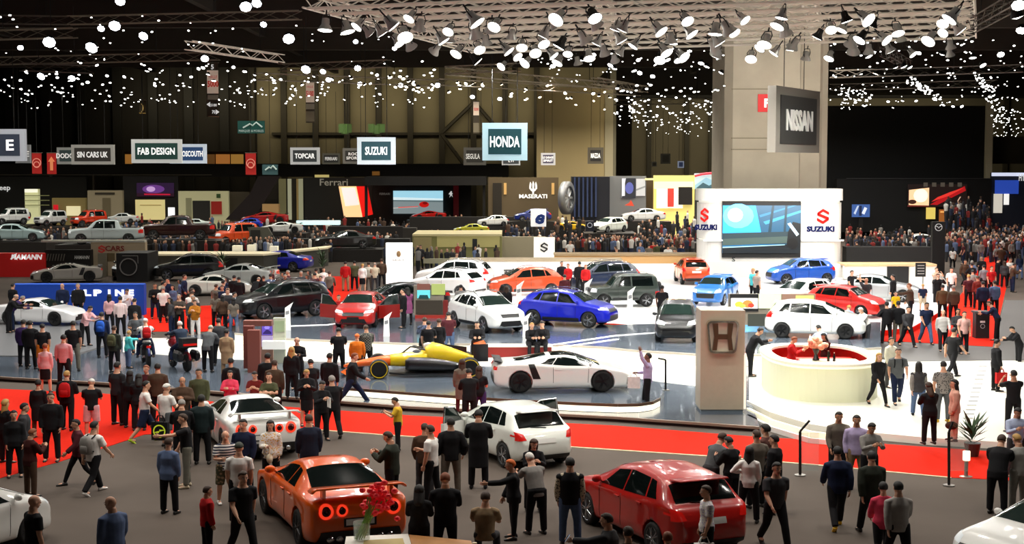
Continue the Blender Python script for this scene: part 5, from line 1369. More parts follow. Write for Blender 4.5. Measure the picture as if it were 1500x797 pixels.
folk([
 (189,484,1.40,130,'reach','f','jacket:c','trousers:s','short:l','small blond child in turquoise beside the motorbike',K(z=L1)),
 (285,439,1.70,355,'phone','f','jacket:#a86a1f','trousers:w','short:b','woman in mustard jacket and white trousers on red carpet',K()),
 (262,431,1.76,0,'cross','m','tee:#4a423c','trousers:k','short:g','grey-haired man in dark brown tee with crossed arms on red carpet',K()),
 (22,431,1.80,100,'bend','m','jacket:k','trousers:k','fringe:g','man in black jacket leaning over the white coupe',K(z=.1)),
 (31,435,1.76,120,'lean','m','jacket:f','trousers:n','short:g','man in violet jacket leaning into the white coupe',K(z=.1)),
 (91,415,1.82,0,'stand','m','jacket:n','trousers:n','bald','bald attendant in navy in front of the blue wall',K(z=.1)),
 (114,415,1.84,10,'stand','m','jacket:k','trousers:k','short:g','tall man in black in front of the glowing letters',K(z=.1)),
 (19,415,1.76,150,'stand','m','jacket:k','trousers:k','short:k','man in black at the left end of the blue wall',K(z=.1)),
 (160,431,1.70,180,'stand','f','shirt:p','trousers:k','long:k','woman in pale pink top by the blue wall',K(z=.1)),
 (176,434,1.76,185,'stand','m','shirt:*vstripe,p,w','trousers:k','short:k','man in pink striped shirt by the blue wall',K(z=.1)),
 (186,423,1.78,30,'phone','m','shirt:q','trousers:k','short:k','man in white shirt before the last glowing letter',K(z=.1)),
 (197,437,1.74,170,'stand','m','jacket:k','trousers:k','short:k','man in black right of the pink striped shirt',K(z=.1)),
 (343,403,1.78,180,'stand','m','coat:k','trousers:k','short:k','person in long black coat looking at the silver coupe',K()),
 (350,405,1.74,185,'stand','m','coat:k','trousers:k','short:k','second person in black coat beside the silver coupe',K()),
 (378,406,1.72,160,'lean','m','jacket:k','trousers:k','fringe:g','grey-haired man in black bending over the silver coupe',K()),
 (386,404,1.72,190,'stand','f','jacket:k','trousers:k','short:b','brown-haired woman in black behind the black crossover',K()),
 (463,393,1.76,180,'stand','m','shirt:e','trousers:k','short:k','man in beige shirt walking to the red aisle',K()),
 (474,392,1.70,10,'stand','f','shirt:w','trousers:r','short:b','person in white top and red trousers in the red aisle',K()),
 (483,397,1.80,175,'walk','m','shirt:h','trousers:k','short:b','man in grey-brown shirt walking up the red aisle',K()),
 (506,383,1.78,180,'stand','m','jacket:r','trousers:t','short:k','man in red jacket and beige trousers on the red aisle',K()),
 (519,382,1.76,190,'stand','m','jacket:v','trousers:k','short:k','man in olive jacket right of the red jacket',K()),
 (531,386,1.70,170,'stand','f','shirt:w','skirt:k','short:l','blonde woman in white blouse by the tall white totem',K()),
 (540,384,1.74,185,'stand','m','shirt:#c8c2b4','trousers:h','short:b','man in off-white shirt near the tall white totem',K()),
 (549,384,1.76,185,'phone','m','shirt:e','trousers:d','fringe:g','balding man in beige shirt near the tall white totem',K()),
 (559,379,1.78,180,'stand','m','jacket:b','trousers:k','short:b','man in brown jacket next to the tall white totem',K()),
 (597,421,1.66,200,'phone','f','dress:#8a4a72','leggings:k','long:k','woman in mauve dress at the open door of the red saloon',K(z=L3)),
 (590,423,1.70,280,'stand','m','jacket:k','trousers:k','short:k','man in black by the open red door',K(z=L3)),
 (496,432,1.70,0,'stand','f','jacket:r','trousers:k','short:b','person in red in front of the red saloon front door',K()),
 (736,417,1.66,185,'stand','f','coat:#3a2420','trousers:k','long:k','woman in dark brown coat by the orange crossover, left of two',K(z=LS)),
 (742,419,1.66,180,'stand','f','coat:k','trousers:k','long:b','woman in black coat by the orange crossover, right of two',K(z=LS)),
 (675,417,1.70,190,'stand','m','jacket:g','trousers:d','short:k','person in grey jacket at the side of the white crossover',K(z=LS)),
 (827,402,1.72,185,'stand','m','shirt:m','trousers:d','short:k','person in maroon shirt at the orange crossover tail',K(z=LS)),
 (823,383,1.76,20,'stand','m','jacket:k','trousers:k','short:b','staff man in black suit by the beige fence, left one',K(z=LS)),
 (832,386,1.66,330,'stand','f','jacket:r','trousers:k','short:r','staff woman in red by the beige fence, left one',K(z=LS)),
 (849,383,1.80,180,'stand','m','jacket:k','trousers:k','short:k','staff man in black suit by the beige fence, right one',K(z=LS)),
 (858,387,1.66,0,'stand','f','jacket:r','trousers:k','short:r','staff woman in red by the beige fence, right one',K(z=LS)),
 (970,418,1.78,175,'stand','m','tee:k','trousers:k','short:k','man in black seen from behind on the white display floor',K(z=LS,skin='3')),
 (1103,393,1.76,300,'stand','m','tee:c','trousers:k','short:l','man in cyan tee before the grey low wall',K(z=LS)),
 (1109,396,1.74,120,'stand','m','tee:#9a8a80','trousers:k','short:b','man in beige tee beside the cyan tee',K(z=LS)),
 (1248,396,1.74,40,'reach','m','tee:k','trousers:d','short:b','man in black tee touching the silver grey saloon',K(z=LS)),
 (1269,407,1.76,185,'raise','m','tee:d','trousers:k','bald','bald man in charcoal tee raising an arm by the silver grey saloon',K(z=LS)),
 (1308,402,1.76,250,'stand','m','jacket:k','trousers:k','short:k','man in black jacket behind the silver grey saloon bonnet',K(z=LS)),
 (1312,427,1.34,200,'stand','m','tee:#e5c21d','trousers:k','short:k','child in bright yellow tee by the silver grey saloon',K(z=LS)),
 (1332,415,1.80,260,'reach','m','jacket:#4a3a2e','trousers:k','short:r','man in brown jacket pointing at the silver grey saloon',K(z=LS)),
 (1352,416,1.36,180,'stand','m','tee:n','shorts:e','short:l','blond child in navy tee and beige shorts on the white floor',K(z=LS)),
 (1243,447,1.66,150,'lean','m','shirt:#9fbde6','trousers:s','short:l','person in light blue leaning on the red compact car',K(z=LS)),
 (1262,450,1.68,300,'bend','f','shirt:w','trousers:d','short:w','white-clad woman bending by the red compact car',K(z=LS)),
 (1299,442,1.78,190,'hips','m','jacket:k','trousers:k','short:k','man in black jacket with a hand on his hip on the red strip',K()),
 (1316,441,1.78,180,'stand','m','jacket:k','trousers:h','short:k','man in black jacket and khaki trousers on the red strip',K()),
 (1331,449,1.76,20,'walk','m','jacket:d','trousers:k','short:k','man in dark jacket walking towards the camera on the red strip',K()),
 (1358,443,1.84,5,'walk','m','tee:n','trousers:j','short:k','big man in navy polo and jeans on the right aisle',K(skin='2')),
 (1382,454,1.74,350,'walk2','m','shirt:*stripe,g,w','trousers:k','bald','bald man in grey and white striped jumper',K()),
 (1404,452,1.76,0,'bag','m','shirt:d','trousers:#9aa0a8','short:k','bearded man in dark polo and pale jeans on the right aisle',K(skin='2')),
 (1413,456,1.74,15,'stand','m','tee:#d8a8a0','trousers:k','short:b','person in salmon tee behind the dark polo man',K()),
 (1374,401,1.78,0,'photo','m','jacket:k','trousers:k','short:b','man in black holding a camera up at the aisle corner',K()),
 (1372,392,1.74,10,'photo','m','tee:#b9a696','trousers:d','short:b','man in beige tee behind the man holding a camera up',K()),
 (1394,392,1.78,0,'stand','m','tee:w','trousers:d','short:k','man in white tee with a badge at the aisle corner',K()),
 (1381,417,1.74,170,'stand','m','jacket:#5a452f','trousers:k','short:k','man in brown checked jacket at the aisle corner',K()),
 (1397,418,1.76,180,'stand','m','jacket:#4f4336','trousers:k','short:g','man in taupe jacket with white scarf at the aisle corner',K()),
 (1419,402,1.76,185,'stand','m','tee:m','trousers:k','short:l','man in maroon top among the aisle crowd',K()),
 (1432,404,1.74,185,'stand','f','jacket:#6b2620','trousers:k','short:b','woman in rust red jacket among the aisle crowd',K()),
 (1440,412,1.82,180,'stand','m','jacket:n','trousers:k','short:k','man in dark navy coat in the aisle crowd by the black bin',K()),
 (1457,411,1.78,190,'stand','m','jacket:j','trousers:k','short:k','man in denim jacket in the aisle crowd by the black bin',K()),
 (1451,441,1.78,250,'bend','m','shirt:n','trousers:k','short:b','man in navy leaning on the black bin',K()),
 (1484,478,1.60,280,'bend','f','jacket:k','trousers:k','short:k','person in black crouching over luggage at the right edge',K()),
 (1425,395,1.72,170,'stand','m','shirt:g','trousers:d','short:k','man in grey shirt further up the aisle',K()),
 (1453,390,1.74,10,'stand','m','tee:r','trousers:k','short:b','man in bright red top further up the aisle',K()),
 (1441,388,1.72,190,'stand','m','shirt:#7d7a80','trousers:k','short:k','man in lavender grey top further up the aisle',K()),
])
# seated figures at the nearest table
sitter(711,748,1.76,175,'m','tee:t','trousers:d','short:b','man in beige tee with white sleeves sitting at the wooden table', seat=.47, Y=28.6)
person(889,752,1.76,250,'reach','m','jacket:d','trousers:k','short:b','man in dark leather jacket stretching an arm with phone at the bottom edge')
held(None,'phone','L','phone','f','violet phone in the outstretched hand at the bottom edge','phone')
person(920,763,1.66,200,'stand','f','jacket:b','trousers:k','short:b','woman with brown hair in brown at the bottom edge')
person(978,779,1.60,180,'stand','f','jacket:o','trousers:k','short:r','person with orange-red hair cut off by the bottom edge')
# ================================================================= MOTORCYCLES, RACING CAR
def motorbike(loc, rz, col, label, touring):
    t = thing('motorcycle', label, 'motorcycle', loc, rz)     # front towards -Y
    R_ = .32
    for y in (-.78, .74):
        w_ = MB(); w_.lathe([(R_*.72,-.06),(R_*.95,-.07),(R_,-.03),(R_,.03),(R_*.95,.07),(R_*.72,.06)], (0,y,R_), 'X', 26)
        wo = w_.build('wheel', m_tyre, t, local=True)
        r = MB(); r.lathe([(R_*.72,-.02),(R_*.75,0),(R_*.72,.02)], (0,y,R_), 'X', 24, cap=False)
        for k in range(6): r.cyl((0,y,R_), (0,y+R_*.72*math.cos(k*PI/3), R_+R_*.72*math.sin(k*PI/3)), .018, 6)
        r.build('rim', m_rim, wo, local=True)
    mp = paint(col)
    b = MB(); b.rings([[Vector((w_*math.cos(a), y, z+h*math.sin(a))) for a in [2*PI*k/12 for k in range(12)]] for y, z, w_, h in ((-.42,.86,.05,.08),(-.34,.92,.15,.14),(-.10,.93,.17,.14),(.05,.86,.13,.09),(.12,.82,.06,.05))]); b.build('fuel_tank', mp, t, smooth=True, local=True)
    b = MB(); b.rings([[Vector((w_*math.cos(a), y, z+h*math.sin(a))) for a in [2*PI*k/10 for k in range(10)]] for y, z, w_, h in ((.05,.82,.10,.05),(.25,.80,.17,.06),(.55,.86,.16,.07),(.78,.90,.08,.04))]); b.build('seat', m_trimblk, t, smooth=True, local=True)
    b = MB(); b.cbox((0,-.05,.48), (.34,.52,.34)); b.cbox((0,-.02,.70), (.26,.36,.16)); b.build('engine', M('#3a3b3d', .35, metal=.7), t, local=True)
    for s_ in (-1,1):
        b = MB(); b.cyl((s_*.09,-.78,R_), (s_*.09,-.50,1.0), .028, 8); b.build('fork', m_chrome, t, local=True)
        b = MB(); b.cyl((s_*.16,.1,.34), (s_*.17,.95,.42), .05, 10); b.build('exhaust_pipe', m_chrome, t, local=True)
        b = MB(); b.tube([(s_*.02,-.50,1.06),(s_*.28,-.46,1.12),(s_*.38,-.34,1.10)], .016, 8); b.build('handlebar', m_trimblk, t, local=True)
        b = MB(); b.ell((s_*.34,-.50,1.26), (.07,.03,.05), 8, 6); b.cyl((s_*.28,-.46,1.13), (s_*.34,-.48,1.24), .01, 6); b.build('mirror', m_trimblk, t, local=True)
    b = MB(); b.rings([[Vector((w_*math.cos(a), y, z+h*math.sin(a))) for a in [2*PI*k/12 for k in range(12)]] for y, z, w_, h in ((-.80,.90,.05,.06),(-.72,.92,.22,.20),(-.50,.95,.26,.24),(-.40,.95,.2,.2))]); b.build('front_fairing', mp, t, smooth=True, local=True)
    b = MB(); b.lathe([(.0,0),(.09,.01),(.09,.05)], (0,-.80,.92), 'Y', 14); b.build('headlamp', m_head, t, local=True)
    b = MB(); b.add([(-.20,-.60,1.08),(.20,-.60,1.08),(.14,-.44,1.40),(-.14,-.44,1.40)], [(0,1,2,3)]); b.build('windshield', m_glass2, t, local=True, fix=False)
    b = MB(); b.tube([(0,.74+.38*math.cos(a),R_+.38*math.sin(a)) for a in [math.radians(d) for d in range(20,150,16)]], .05, 8); b.build('mudguard', mp, t, smooth=True, local=True)
    if touring:
        for s_ in (-1,1):
            b = MB(); b.rings([[Vector((s_*.32+w_*math.cos(a), y, .58+h*math.sin(a))) for a in [2*PI*k/10 for k in range(10)]] for y, w_, h in ((.38,.05,.1),(.46,.13,.20),(.92,.13,.20),(1.02,.08,.12))]); b.build('pannier', m_trimblk, t, smooth=False, local=True)
        b = MB(); b.cbox((0,.86,1.08), (.56,.44,.34)); b.build('top_box', m_trimblk, t, local=True)
        b = MB(); b.cbox((0,1.09,1.02), (.50,.02,.08)); b.build('taillight', m_tail, t, local=True)
    else:
        b = MB(); b.cbox((0,.98,.78), (.16,.05,.08)); b.build('taillight', m_tail, t, local=True)
    return t
for (px, py, rz, colr, lab, tour) in ((214,534,200,'#1c2a6c','dark blue motorcycle ridden by the visitor with the red rucksack',False), (264,541,212,'#8c1220','large black and red touring motorcycle with top box and panniers',True)):
    loc = G(px, py, L1); motorbike(loc, math.radians(rz), colr, lab, tour)
    J = joints('ride', False); a = Matrix.Rotation(math.radians(rz), 3, 'Z') @ Vector((0,.24,0))
    pos = loc+a; pos.z = L1+max(0, .86-J['seat'])
    if not tour:
        person(0,0,1.72,rz,'ride','m','tee:w','trousers:n','cap:w','visitor in white tee and white cap sitting on the dark blue motorcycle', at=pos)
        backpack(None,'r','red rucksack of the visitor on the dark blue motorcycle')
    else:
        person(0,0,1.76,rz,'ride','m','jacket:#2a3648','trousers:n','short:w','grey-haired visitor in dark denim jacket sitting on the touring motorcycle', at=pos)
# ---- racing car: nose to the left in the photo's far side, seen from its side
def racer(loc, rz):
    t = thing('racing_car', 'open-wheel racing car in orange, yellow, black and white beside the white coupe', 'racing car', loc, rz)
    mo, my, mk, mw_ = M('#ef6a12', .3, coat=.8), M('#f3d21c', .3, coat=.8), M('#101114', .35, coat=.5), M('#eceae4', .3, coat=.8)
    # +X = nose
    def body(nm, st, mat, n=14, y0=0):
        b = MB(); b.rings([[Vector((x, y0+w_*math.copysign(abs(math.cos(a))**.8, math.cos(a)), z+h*math.copysign(abs(math.sin(a))**.8, math.sin(a)))) for a in [2*PI*k/n for k in range(n)]] for x, z, w_, h in st]); return b.build(nm, mat, t, smooth=True, local=True)
    body('nose', [(2.55,.34,.05,.04),(2.4,.37,.10,.07),(1.9,.44,.17,.12),(1.3,.50,.24,.17),(.9,.52,.28,.20)], mo)
    body('cockpit', [(.95,.52,.28,.20),(.5,.54,.34,.24),(.0,.56,.38,.27),(-.3,.60,.38,.30)], my)
    body('engine_cover', [(-.25,.66,.36,.32),(-.5,.74,.30,.40),(-.9,.68,.26,.36),(-1.5,.56,.20,.26),(-2.0,.46,.14,.16)], my)
    for s_ in (-1,1):
        body('sidepod', [(.45,.42,.10,.16),(.30,.44,.22,.24),(-.4,.42,.26,.24),(-1.1,.36,.18,.18),(-1.7,.30,.08,.10)], mk, y0=s_*.50)
    b = MB(); b.prism([(1.0,-.3),(1.0,.3),(.5,.72),(-1.9,.72),(-1.9,-.72),(.5,-.72)], .09, .14); b.build('floor_tray', mk, t, local=True)
    body('airbox', [(-.20,1.00,.05,.08),(-.35,1.0,.11,.13),(-.7,.96,.09,.12),(-1.2,.84,.04,.10)], mw_)
    b = MB(); b.extr([(-.6,-.015,.95),(-1.7,-.015,.62),(-1.7,-.015,.95),(-.9,-.015,1.06)], (0,.03,0)); b.build('engine_fin', mk, t, local=True)
    b = MB(); b.tube([(.62,0,.70),(.25,.0,.98),(.1,.22,.98),(-.25,.3,.9)], .03, 8); b.tube([(.25,0,.98),(.1,-.22,.98),(-.25,-.3,.9)], .03, 8); b.build('cockpit_hoop', mk, t, smooth=True, local=True)
    b = MB(); b.ell((.0,0,.80), (.20,.24,.08), 14, 6); b.build('cockpit_opening', m_trimblk, t, local=True)
    fw = MB(); fw.rings([[Vector((2.45+x-abs(y)*.25, y, .14+z)) for x, z in ((.22,0),(.0,.0),(-.18,.05),(-.18,.08),(.0,.035))] for y in (-.9,-.45,0,.45,.9)]); fo = fw.build('front_wing', mo, t, local=True)
    rwg = MB(); rwg.rings([[Vector((-2.15+x, y, .98+z)) for x, z in ((.18,0),(-.18,.10),(-.18,.14),(.18,.04))] for y in (-.5,.5)]); ro = rwg.build('rear_wing', mo, t, local=True)
    for s_ in (-1,1):
        b = MB(); b.cbox((2.22, s_*.9, .22), (.5,.03,.24)); b.build('wing_end_plate', mk, fo, local=True)
        b = MB(); b.cbox((-2.15, s_*.51, .80), (.5,.03,.6)); b.build('wing_end_plate', mk, ro, local=True)
        for x, r, wd in ((1.35,.33,.32),(-1.75,.34,.40)):
            b = MB(); b.lathe([(r*.52,-wd/2+.02),(r*.9,-wd/2),(r,-wd/2+.05),(r,wd/2-.05),(r*.9,wd/2),(r*.52,wd/2-.02)], (x, s_*.80, r), 'Y', 28); wo = b.build('wheel', m_tyre, t, smooth=True, local=True)
            b = MB(); b.lathe([(r*.80,wd/2+.004),(r*.88,wd/2+.004),(r*.88,wd/2+.008),(r*.80,wd/2+.008)], (x, s_*.80-(0 if s_ > 0 else wd+.012), r), 'Y', 28, cap=False); b.build('tyre_band', my, wo, local=True)
            b = MB(); b.lathe([(r*.52,-wd/2+.03),(r*.52,wd/2-.03)], (x, s_*.80, r), 'Y', 20); b.build('rim', m_rimdark, wo, local=True)
            b = MB(); b.cyl((x+.1, s_*.2, .46), (x, s_*.68, .42), .018, 6); b.cyl((x-.25, s_*.2, .36), (x, s_*.68, .26), .018, 6); b.cyl((x+.3, s_*.2, .34), (x, s_*.68, .28), .018, 6); b.build('suspension_arm', mk, t, local=True)
    b = MB(); b.extr([(-1.0,-.535,.60),(-.55,-.60,.62),(.35,-.66,.52),(.5,-.58,.36),(-.2,-.78,.46),(-.9,-.72,.42)], (0,-.012,0)); b.build('white_flash', mw_, t, local=True)
    text('HONDA', t.matrix_basis @ Vector((-1.15,-.05,.80)), .62, None, mw_, t, rz, .03, 'lettering')
    return t
r_ = racer(G(612, 549, L2), math.radians(186))
for (xa_, xb_, ya_, yb_, z_) in ((-62, 4, 138.5, 149.5, .9), (1, 19, 126.5, 136.4, .9)):
    struct(MB().box((xa_,ya_,0), (xb_,yb_,z_)).build('floor_raised_stand', M('#2a2622', .6)))
# ================================================================= SIGNS, STANDS, FURNITURE
m_signframe = M('#a9a9a6', .5, emit=.12); m_signtxt = M('#f4f4f2', .5, emit=.55)
def hang(label, txt, px0, px1, pyt, pyb, Y, face='#26454a', frame='#b9bab8', tcol='#f4f4f2', fw=.16, rz=0.0, tw=.72, th=None, lines=None, emit=.5, ftrim=.12, wires=True, tdx=0, cat='hanging sign', name='hanging_sign'):
    a, b = AT(px0, pyt, Y), AT(px1, pyb, Y); W_, H_ = b.x-a.x, a.z-b.z
    t = thing(name, label, cat, ((a.x+b.x)/2, Y, b.z))
    fr = MB().box((a.x, Y, b.z), (b.x, Y+.35, a.z)).build('frame', M(frame, .5, emit=emit*.55), t)
    m_ = fw*H_
    MB().box((a.x+m_, Y-.02, b.z+m_), (b.x-m_, Y+.02, a.z-m_)).build('face_panel', M(face, .5, emit=emit*.35), t)
    L_ = lines or [txt]; n = len(L_)
    for i, l in enumerate(L_):
        if not l: continue
        cz = (a.z+b.z)/2 + (n-1)/2*H_*.26 - i*H_*.26
        hh = H_*(.30 if n == 1 else .19) if th is None else H_*th
        me, w_, h_ = text_mesh(l, .025)
        wd = min(W_*tw, hh/h_*w_*1.15)
        text(l, ((a.x+b.x)/2+tdx, Y-.04, cz), wd, hh, M(tcol, .5, emit=emit), t, 0, .025)
    if wires:
        for f in (.22, .78):
            x = a.x+W_*f; MB().cyl((x, Y+.17, a.z), (x, Y+.17, 14.5), .02, 5).build('suspension_wire', m_black, t)
    return t
hang('hanging white-framed sign reading FAB DESIGN', 'FAB DESIGN', 192, 266, 204, 239, 104, '#2b4a42', tw=.74, emit=.9, frame='#c9cbc6')
hang('hanging sign ending OSCOUTH, half hidden by the FAB DESIGN sign', 'OSCOUTH', 248, 302, 211, 239.5, 112, '#2a4a78', '#c3cfdc', tw=.56, emit=.85, tdx=.35)
hang('hanging sign reading SIN CARS UK', 'SIN CARS UK', 104, 167, 212, 241, 112, '#33302c', '#9b9a94')
hang('hanging sign reading DODGE behind the SIN CARS UK sign', 'DODGE', 83, 124, 216, 240.5, 122, '#2f4444', '#8c908c', tdx=-.35, emit=.35)
hang('large hanging sign ending in E at the left edge', 'E', -40, 37, 189, 236, 84, '#343c4c', '#a9adb4', tdx=.62, th=.34, emit=.8)
hang('small sign behind the large one ending in E', 'E', 22, 44, 212, 239, 108, '#33393f', '#84878a', tdx=.35, emit=.25)
hang('hanging sign reading TOPCAR', 'TOPCAR', 425, 468, 216, 241, 122, '#33383a', '#b4b6b6', tw=.68, emit=.7)
hang('small dim hanging sign reading FERRARI', 'FERRARI', 472, 498, 224.5, 240.5, 146, '#2a2926', '#565449', tw=.68, emit=.2)
hang('grey hanging sign with two lines behind the teal SUZUKI sign', '', 502, 536, 217, 240, 128, '#34332f', '#6f6d66', lines=['ROC', 'SPORT'], tdx=-.1, emit=.22)
hang('hanging teal sign reading SUZUKI', 'SUZUKI', 523, 579, 201, 241, 88, '#254a52', '#c6d2d6', tw=.58, emit=1.0)
hang('dim hanging sign reading SEGULA', 'SEGULA', 679, 712, 216, 242, 122, '#32312d', '#5c5a54', tw=.62, emit=.25, tdx=-.15)
hang('large hanging teal sign reading HONDA', 'HONDA', 706.5, 772.5, 180, 235, 76, '#1d4a50', '#b9dbe4', tw=.66, emit=1.0)
hang('narrow sign reading LTI below the HONDA sign', 'LTI', 735, 762, 229, 242, 128, '#33363a', '#a7a9ac', tw=.5, emit=.5)
hang('small white-framed hanging sign with two lines on the olive wall', '', 792.5, 813.5, 224, 242, 135, '#423f55', '#b3b3b6', lines=['LE GARAGE', 'SPIRIT'], emit=.5)
hang('small black hanging sign reading MAZDA', 'MAZDA', 861, 884, 216, 240, 135, '#1d1b1a', '#4a4438', tw=.6, emit=.5)
hang('tiny dark hanging sign in the farther hall', '', 968, 982, 225, 240, 200, '#2e2b25', '#3f3c33', emit=.3)
hang('tiny pale blue hanging sign in the farther hall', '', 993, 1002, 236, 246, 200, '#4a5a86', '#b9c4de', emit=.5)
hang('tiny grey hanging sign left of the pale blue one', '', 955, 962, 237, 244, 200, '#2e2b25', '#55524a', emit=.3)
hang('tiny hanging sign touching the column in the farther hall', '', 1049, 1060, 235, 246, 200, '#2e2b25', '#6f6c62', emit=.3)
# angled NISSAN board
ya, yb2 = 60.0, 65.5
A, B = AT(1136, 223, ya), AT(1200, 224, yb2); At = AT(1140, 125, ya); hgt = At.z-A.z
W_ = math.hypot(B.x-A.x, B.y-A.y); rzn = math.atan2(B.y-A.y, B.x-A.x)
t = thing('hanging_sign', 'big grey angled hanging sign reading NISSAN in front of the concrete column', 'hanging sign', A, rzn)
MB().box((0,0,0), (W_,.35,hgt)).build('frame', M('#77726a', .6), t, local=True)
MB().box((W_*.09,-.03,hgt*.13), (W_*.91,.0,hgt*.87)).build('face_panel', M('#2f2f2d', .6), t, local=True)
q = t.matrix_basis @ Vector((W_*.5,-.05,hgt*.5)); text('NISSAN', q, W_*.60, hgt*.33, M('#d8d6d0', .5, emit=.15), t, rzn, .03)
for f in (.25, .7): MB().cyl((W_*f,.17,hgt), (W_*f,.17,13.4-A.z), .018, 5).build('suspension_wire', m_black, t, local=True)
# red F tile on the column
a, b = AT(1110.5,138,99.4), AT(1136,164,99.4)
t = thing('letter_sign', 'red square sign with a white F on the column', 'sign', ((a.x+b.x)/2, 99.4, b.z))
MB().box((a.x,99.38,b.z), (b.x,99.46,a.z)).build('panel', M('#c3161a', .5, emit=.25), t)
text('F', ((a.x+b.x)/2, 99.35, (a.z+b.z)/2), None, (a.z-b.z)*.5, m_signtxt, t, 0, .05)
# vertical banners and emblems
def banner(label, px0, px1, pyt, pyb, Y, mat, parts=(), rail=True):
    t = thing('hanging_banner', label, 'banner', AT((px0+px1)/2, pyb, Y))
    slab('cloth', px0, px1, pyt, pyb, Y, mat, t, .06)
    if rail: slab('rail', px0-.5, px1+.5, pyt-.6, pyt+.4, Y-.03, M('#6d665a'), t, .12)
    for (nm, q0, q1, qt, qb, mt) in parts: slab(nm, q0, q1, qt, qb, Y-.03, mt, t, .02)
    x = AT((px0+px1)/2, pyt, Y).x; MB().cyl((x, Y, wz(pyt,Y)), (x, Y, max(15, wz(pyt,Y)+1)), .02, 5).build('suspension_wire', m_black, t)
    return t
mb_w = M('#ddc9b4', .7, emit=.25); mb_r = M('#c0281e', .6, emit=.3); mb_d = M('#3e3527', .7); mb_g = M('#8b8473', .7, emit=.1)
t = banner('tall hanging direction banner numbered 5000, left of the green mountain banner', 302, 320, 92, 171, 96, mb_d, [('number_field', 303, 320, 103, 137, mb_w), ('grey_field', 304, 320, 139, 146, mb_g), ('bottom_bar', 304.5, 321, 170, 171.4, M('#b9a98a', .6))])
atxt('5000', 312, 123, 95.9, 16, mb_r, t, 9, .03); atxt('HALLE', 312, 112.5, 95.9, 12, mb_r, t, 4, .0); atxt('5', 311, 98, 95.9, 4, m_signtxt, t, 7)
for (xx, yy_, s_) in ((306,153,-1),(318,164,1)):
    c = AT(xx, yy_, 95.9); MB().extr([c+Vector((s_*.14,0,0)), c+Vector((-s_*.08,0,.16)), c+Vector((-s_*.08,0,-.16))], (0,-.02,0)).build('arrow', m_signtxt, t)
atxt('5100', 313, 154, 95.9, 9, m_signtxt, t, 4); atxt('70', 313, 164, 95.9, 5, m_signtxt, t, 5)
t = banner('tall hanging direction banner numbered 5100, above the TOPCAR sign', 447.5, 461, 118, 180, 112, mb_d, [('number_field', 447.8, 460.5, 120, 150, mb_w), ('grey_field', 448, 460.5, 152, 160, mb_g), ('picture_field', 448, 460.5, 163, 178, M('#7d7460', .7))])
atxt('5100', 454, 137, 111.9, 11, mb_r, t, 8, .03); atxt('HALLE', 454, 127, 111.9, 9, mb_r, t, 3, 0)
t = banner('narrow hanging direction banner between roof braces', 693, 702, 148, 196, 130, mb_d, [('number_field', 693.3, 701.7, 149, 169, mb_w), ('picture_field', 693.3, 701.7, 180, 194, M('#7d7460', .7))])
atxt('5200', 697.5, 160, 129.9, 7, mb_r, t, 4, .02)
t = banner('small gold framed hall sign above the left wall', 204, 213.5, 147, 167, 125, M('#3a2e14', .7), [('gold_edge', 204, 213.5, 165, 166.5, M('#a8863a', .5))])
text(')', AT(208.5,158,124.9), None, .7, M('#c8a860', .5, emit=.2), t)
for (x0, x1, y0, y1, lab, glyph) in ((46.5,61,224,254.5,'red hanging banner, left one of the pair near the left edge','oval'), (68.5,82.5,224,255,'red hanging banner with an arrow, right one of the pair near the left edge','arrow'), (359.5,375,224,256,'red hanging banner with white emblem beside the dark pillar','oval2')):
    t = banner(lab, x0, x1, y0, y1, 120, M('#b01d18', .7, emit=.18)); c = AT((x0+x1)/2, (y0+y1)/2+1, 119.9)
    if glyph == 'arrow':
        MB().extr([c+Vector(v) for v in ((0,0,.6),(.28,0,.2),(.12,0,.2),(.12,0,-.5),(-.12,0,-.5),(-.12,0,.2),(-.28,0,.2))], (0,-.02,0)).build('arrow', M('#e08a5a', .5, emit=.3), t)
    else:
        for k in range(2): MB().lathe([(.30-.1*k,0),(.36-.1*k,0),(.36-.1*k,.02),(.30-.1*k,.02)], c+Vector((0,-.03,.1-.15*k)), 'Y', 20, cap=False).build('emblem', M('#e3a08c', .5, emit=.3), t)
for (x0, x1, y0, y1, colr, lab) in ((348,388,177,195.5,'#1d5a52','green hanging banner with a white mountain outline'),(384,407,241,256,'#3b5d60','small teal banner with mountain outline on the balcony')):
    t = banner(lab, x0, x1, y0, y1, 126, M(colr, .7, emit=.15), rail=False)
    w_ = (x1-x0); P = [AT(x0+w_*u, y1-(y1-y0)*v, 125.9) for u, v in ((.2,.45),(.45,.75),(.55,.62),(.68,.88),(.9,.5))]
    b = MB(); b.tube(P, .07, 5); b.build('mountain_outline', M('#c8dcd6', .5, emit=.2), t)
    if x0 == 348: atxt('MARQUES & MOBILES', 368, 192, 125.8, 36, M('#c8dcd6', .5, emit=.2), t, 4, 0)
for (px, w_, lab) in ((505,12,'green cube lamp hanging left of the pair'),(551,20,'green cube lamp cluster hanging above the teal SUZUKI sign')):
    t = thing('hanging_cubes', lab, 'hanging decoration', AT(px, 197, 140)); b = MB()
    for k in range(3):
        c = AT(px-w_/3+w_/3*k, 188+2*(k%2), 140); b.cbox(c, (.55,.55,.8), .4*k)
    b.build('lit_cubes', M('#5b7a3f', .6, emit=.12), t)
    x = AT(px,185,140); MB().cyl(x, (x.x, x.y, 16), .03, 5).build('suspension_wire', m_black, t)
t = thing('hanging_sign', 'small orange sign on the balcony edge below the teal SUZUKI sign', 'sign', AT(550,257,150)); slab('panel', 545, 556, 251, 257, 150, M('#8a5a1a', .6, emit=.2), t, .2)

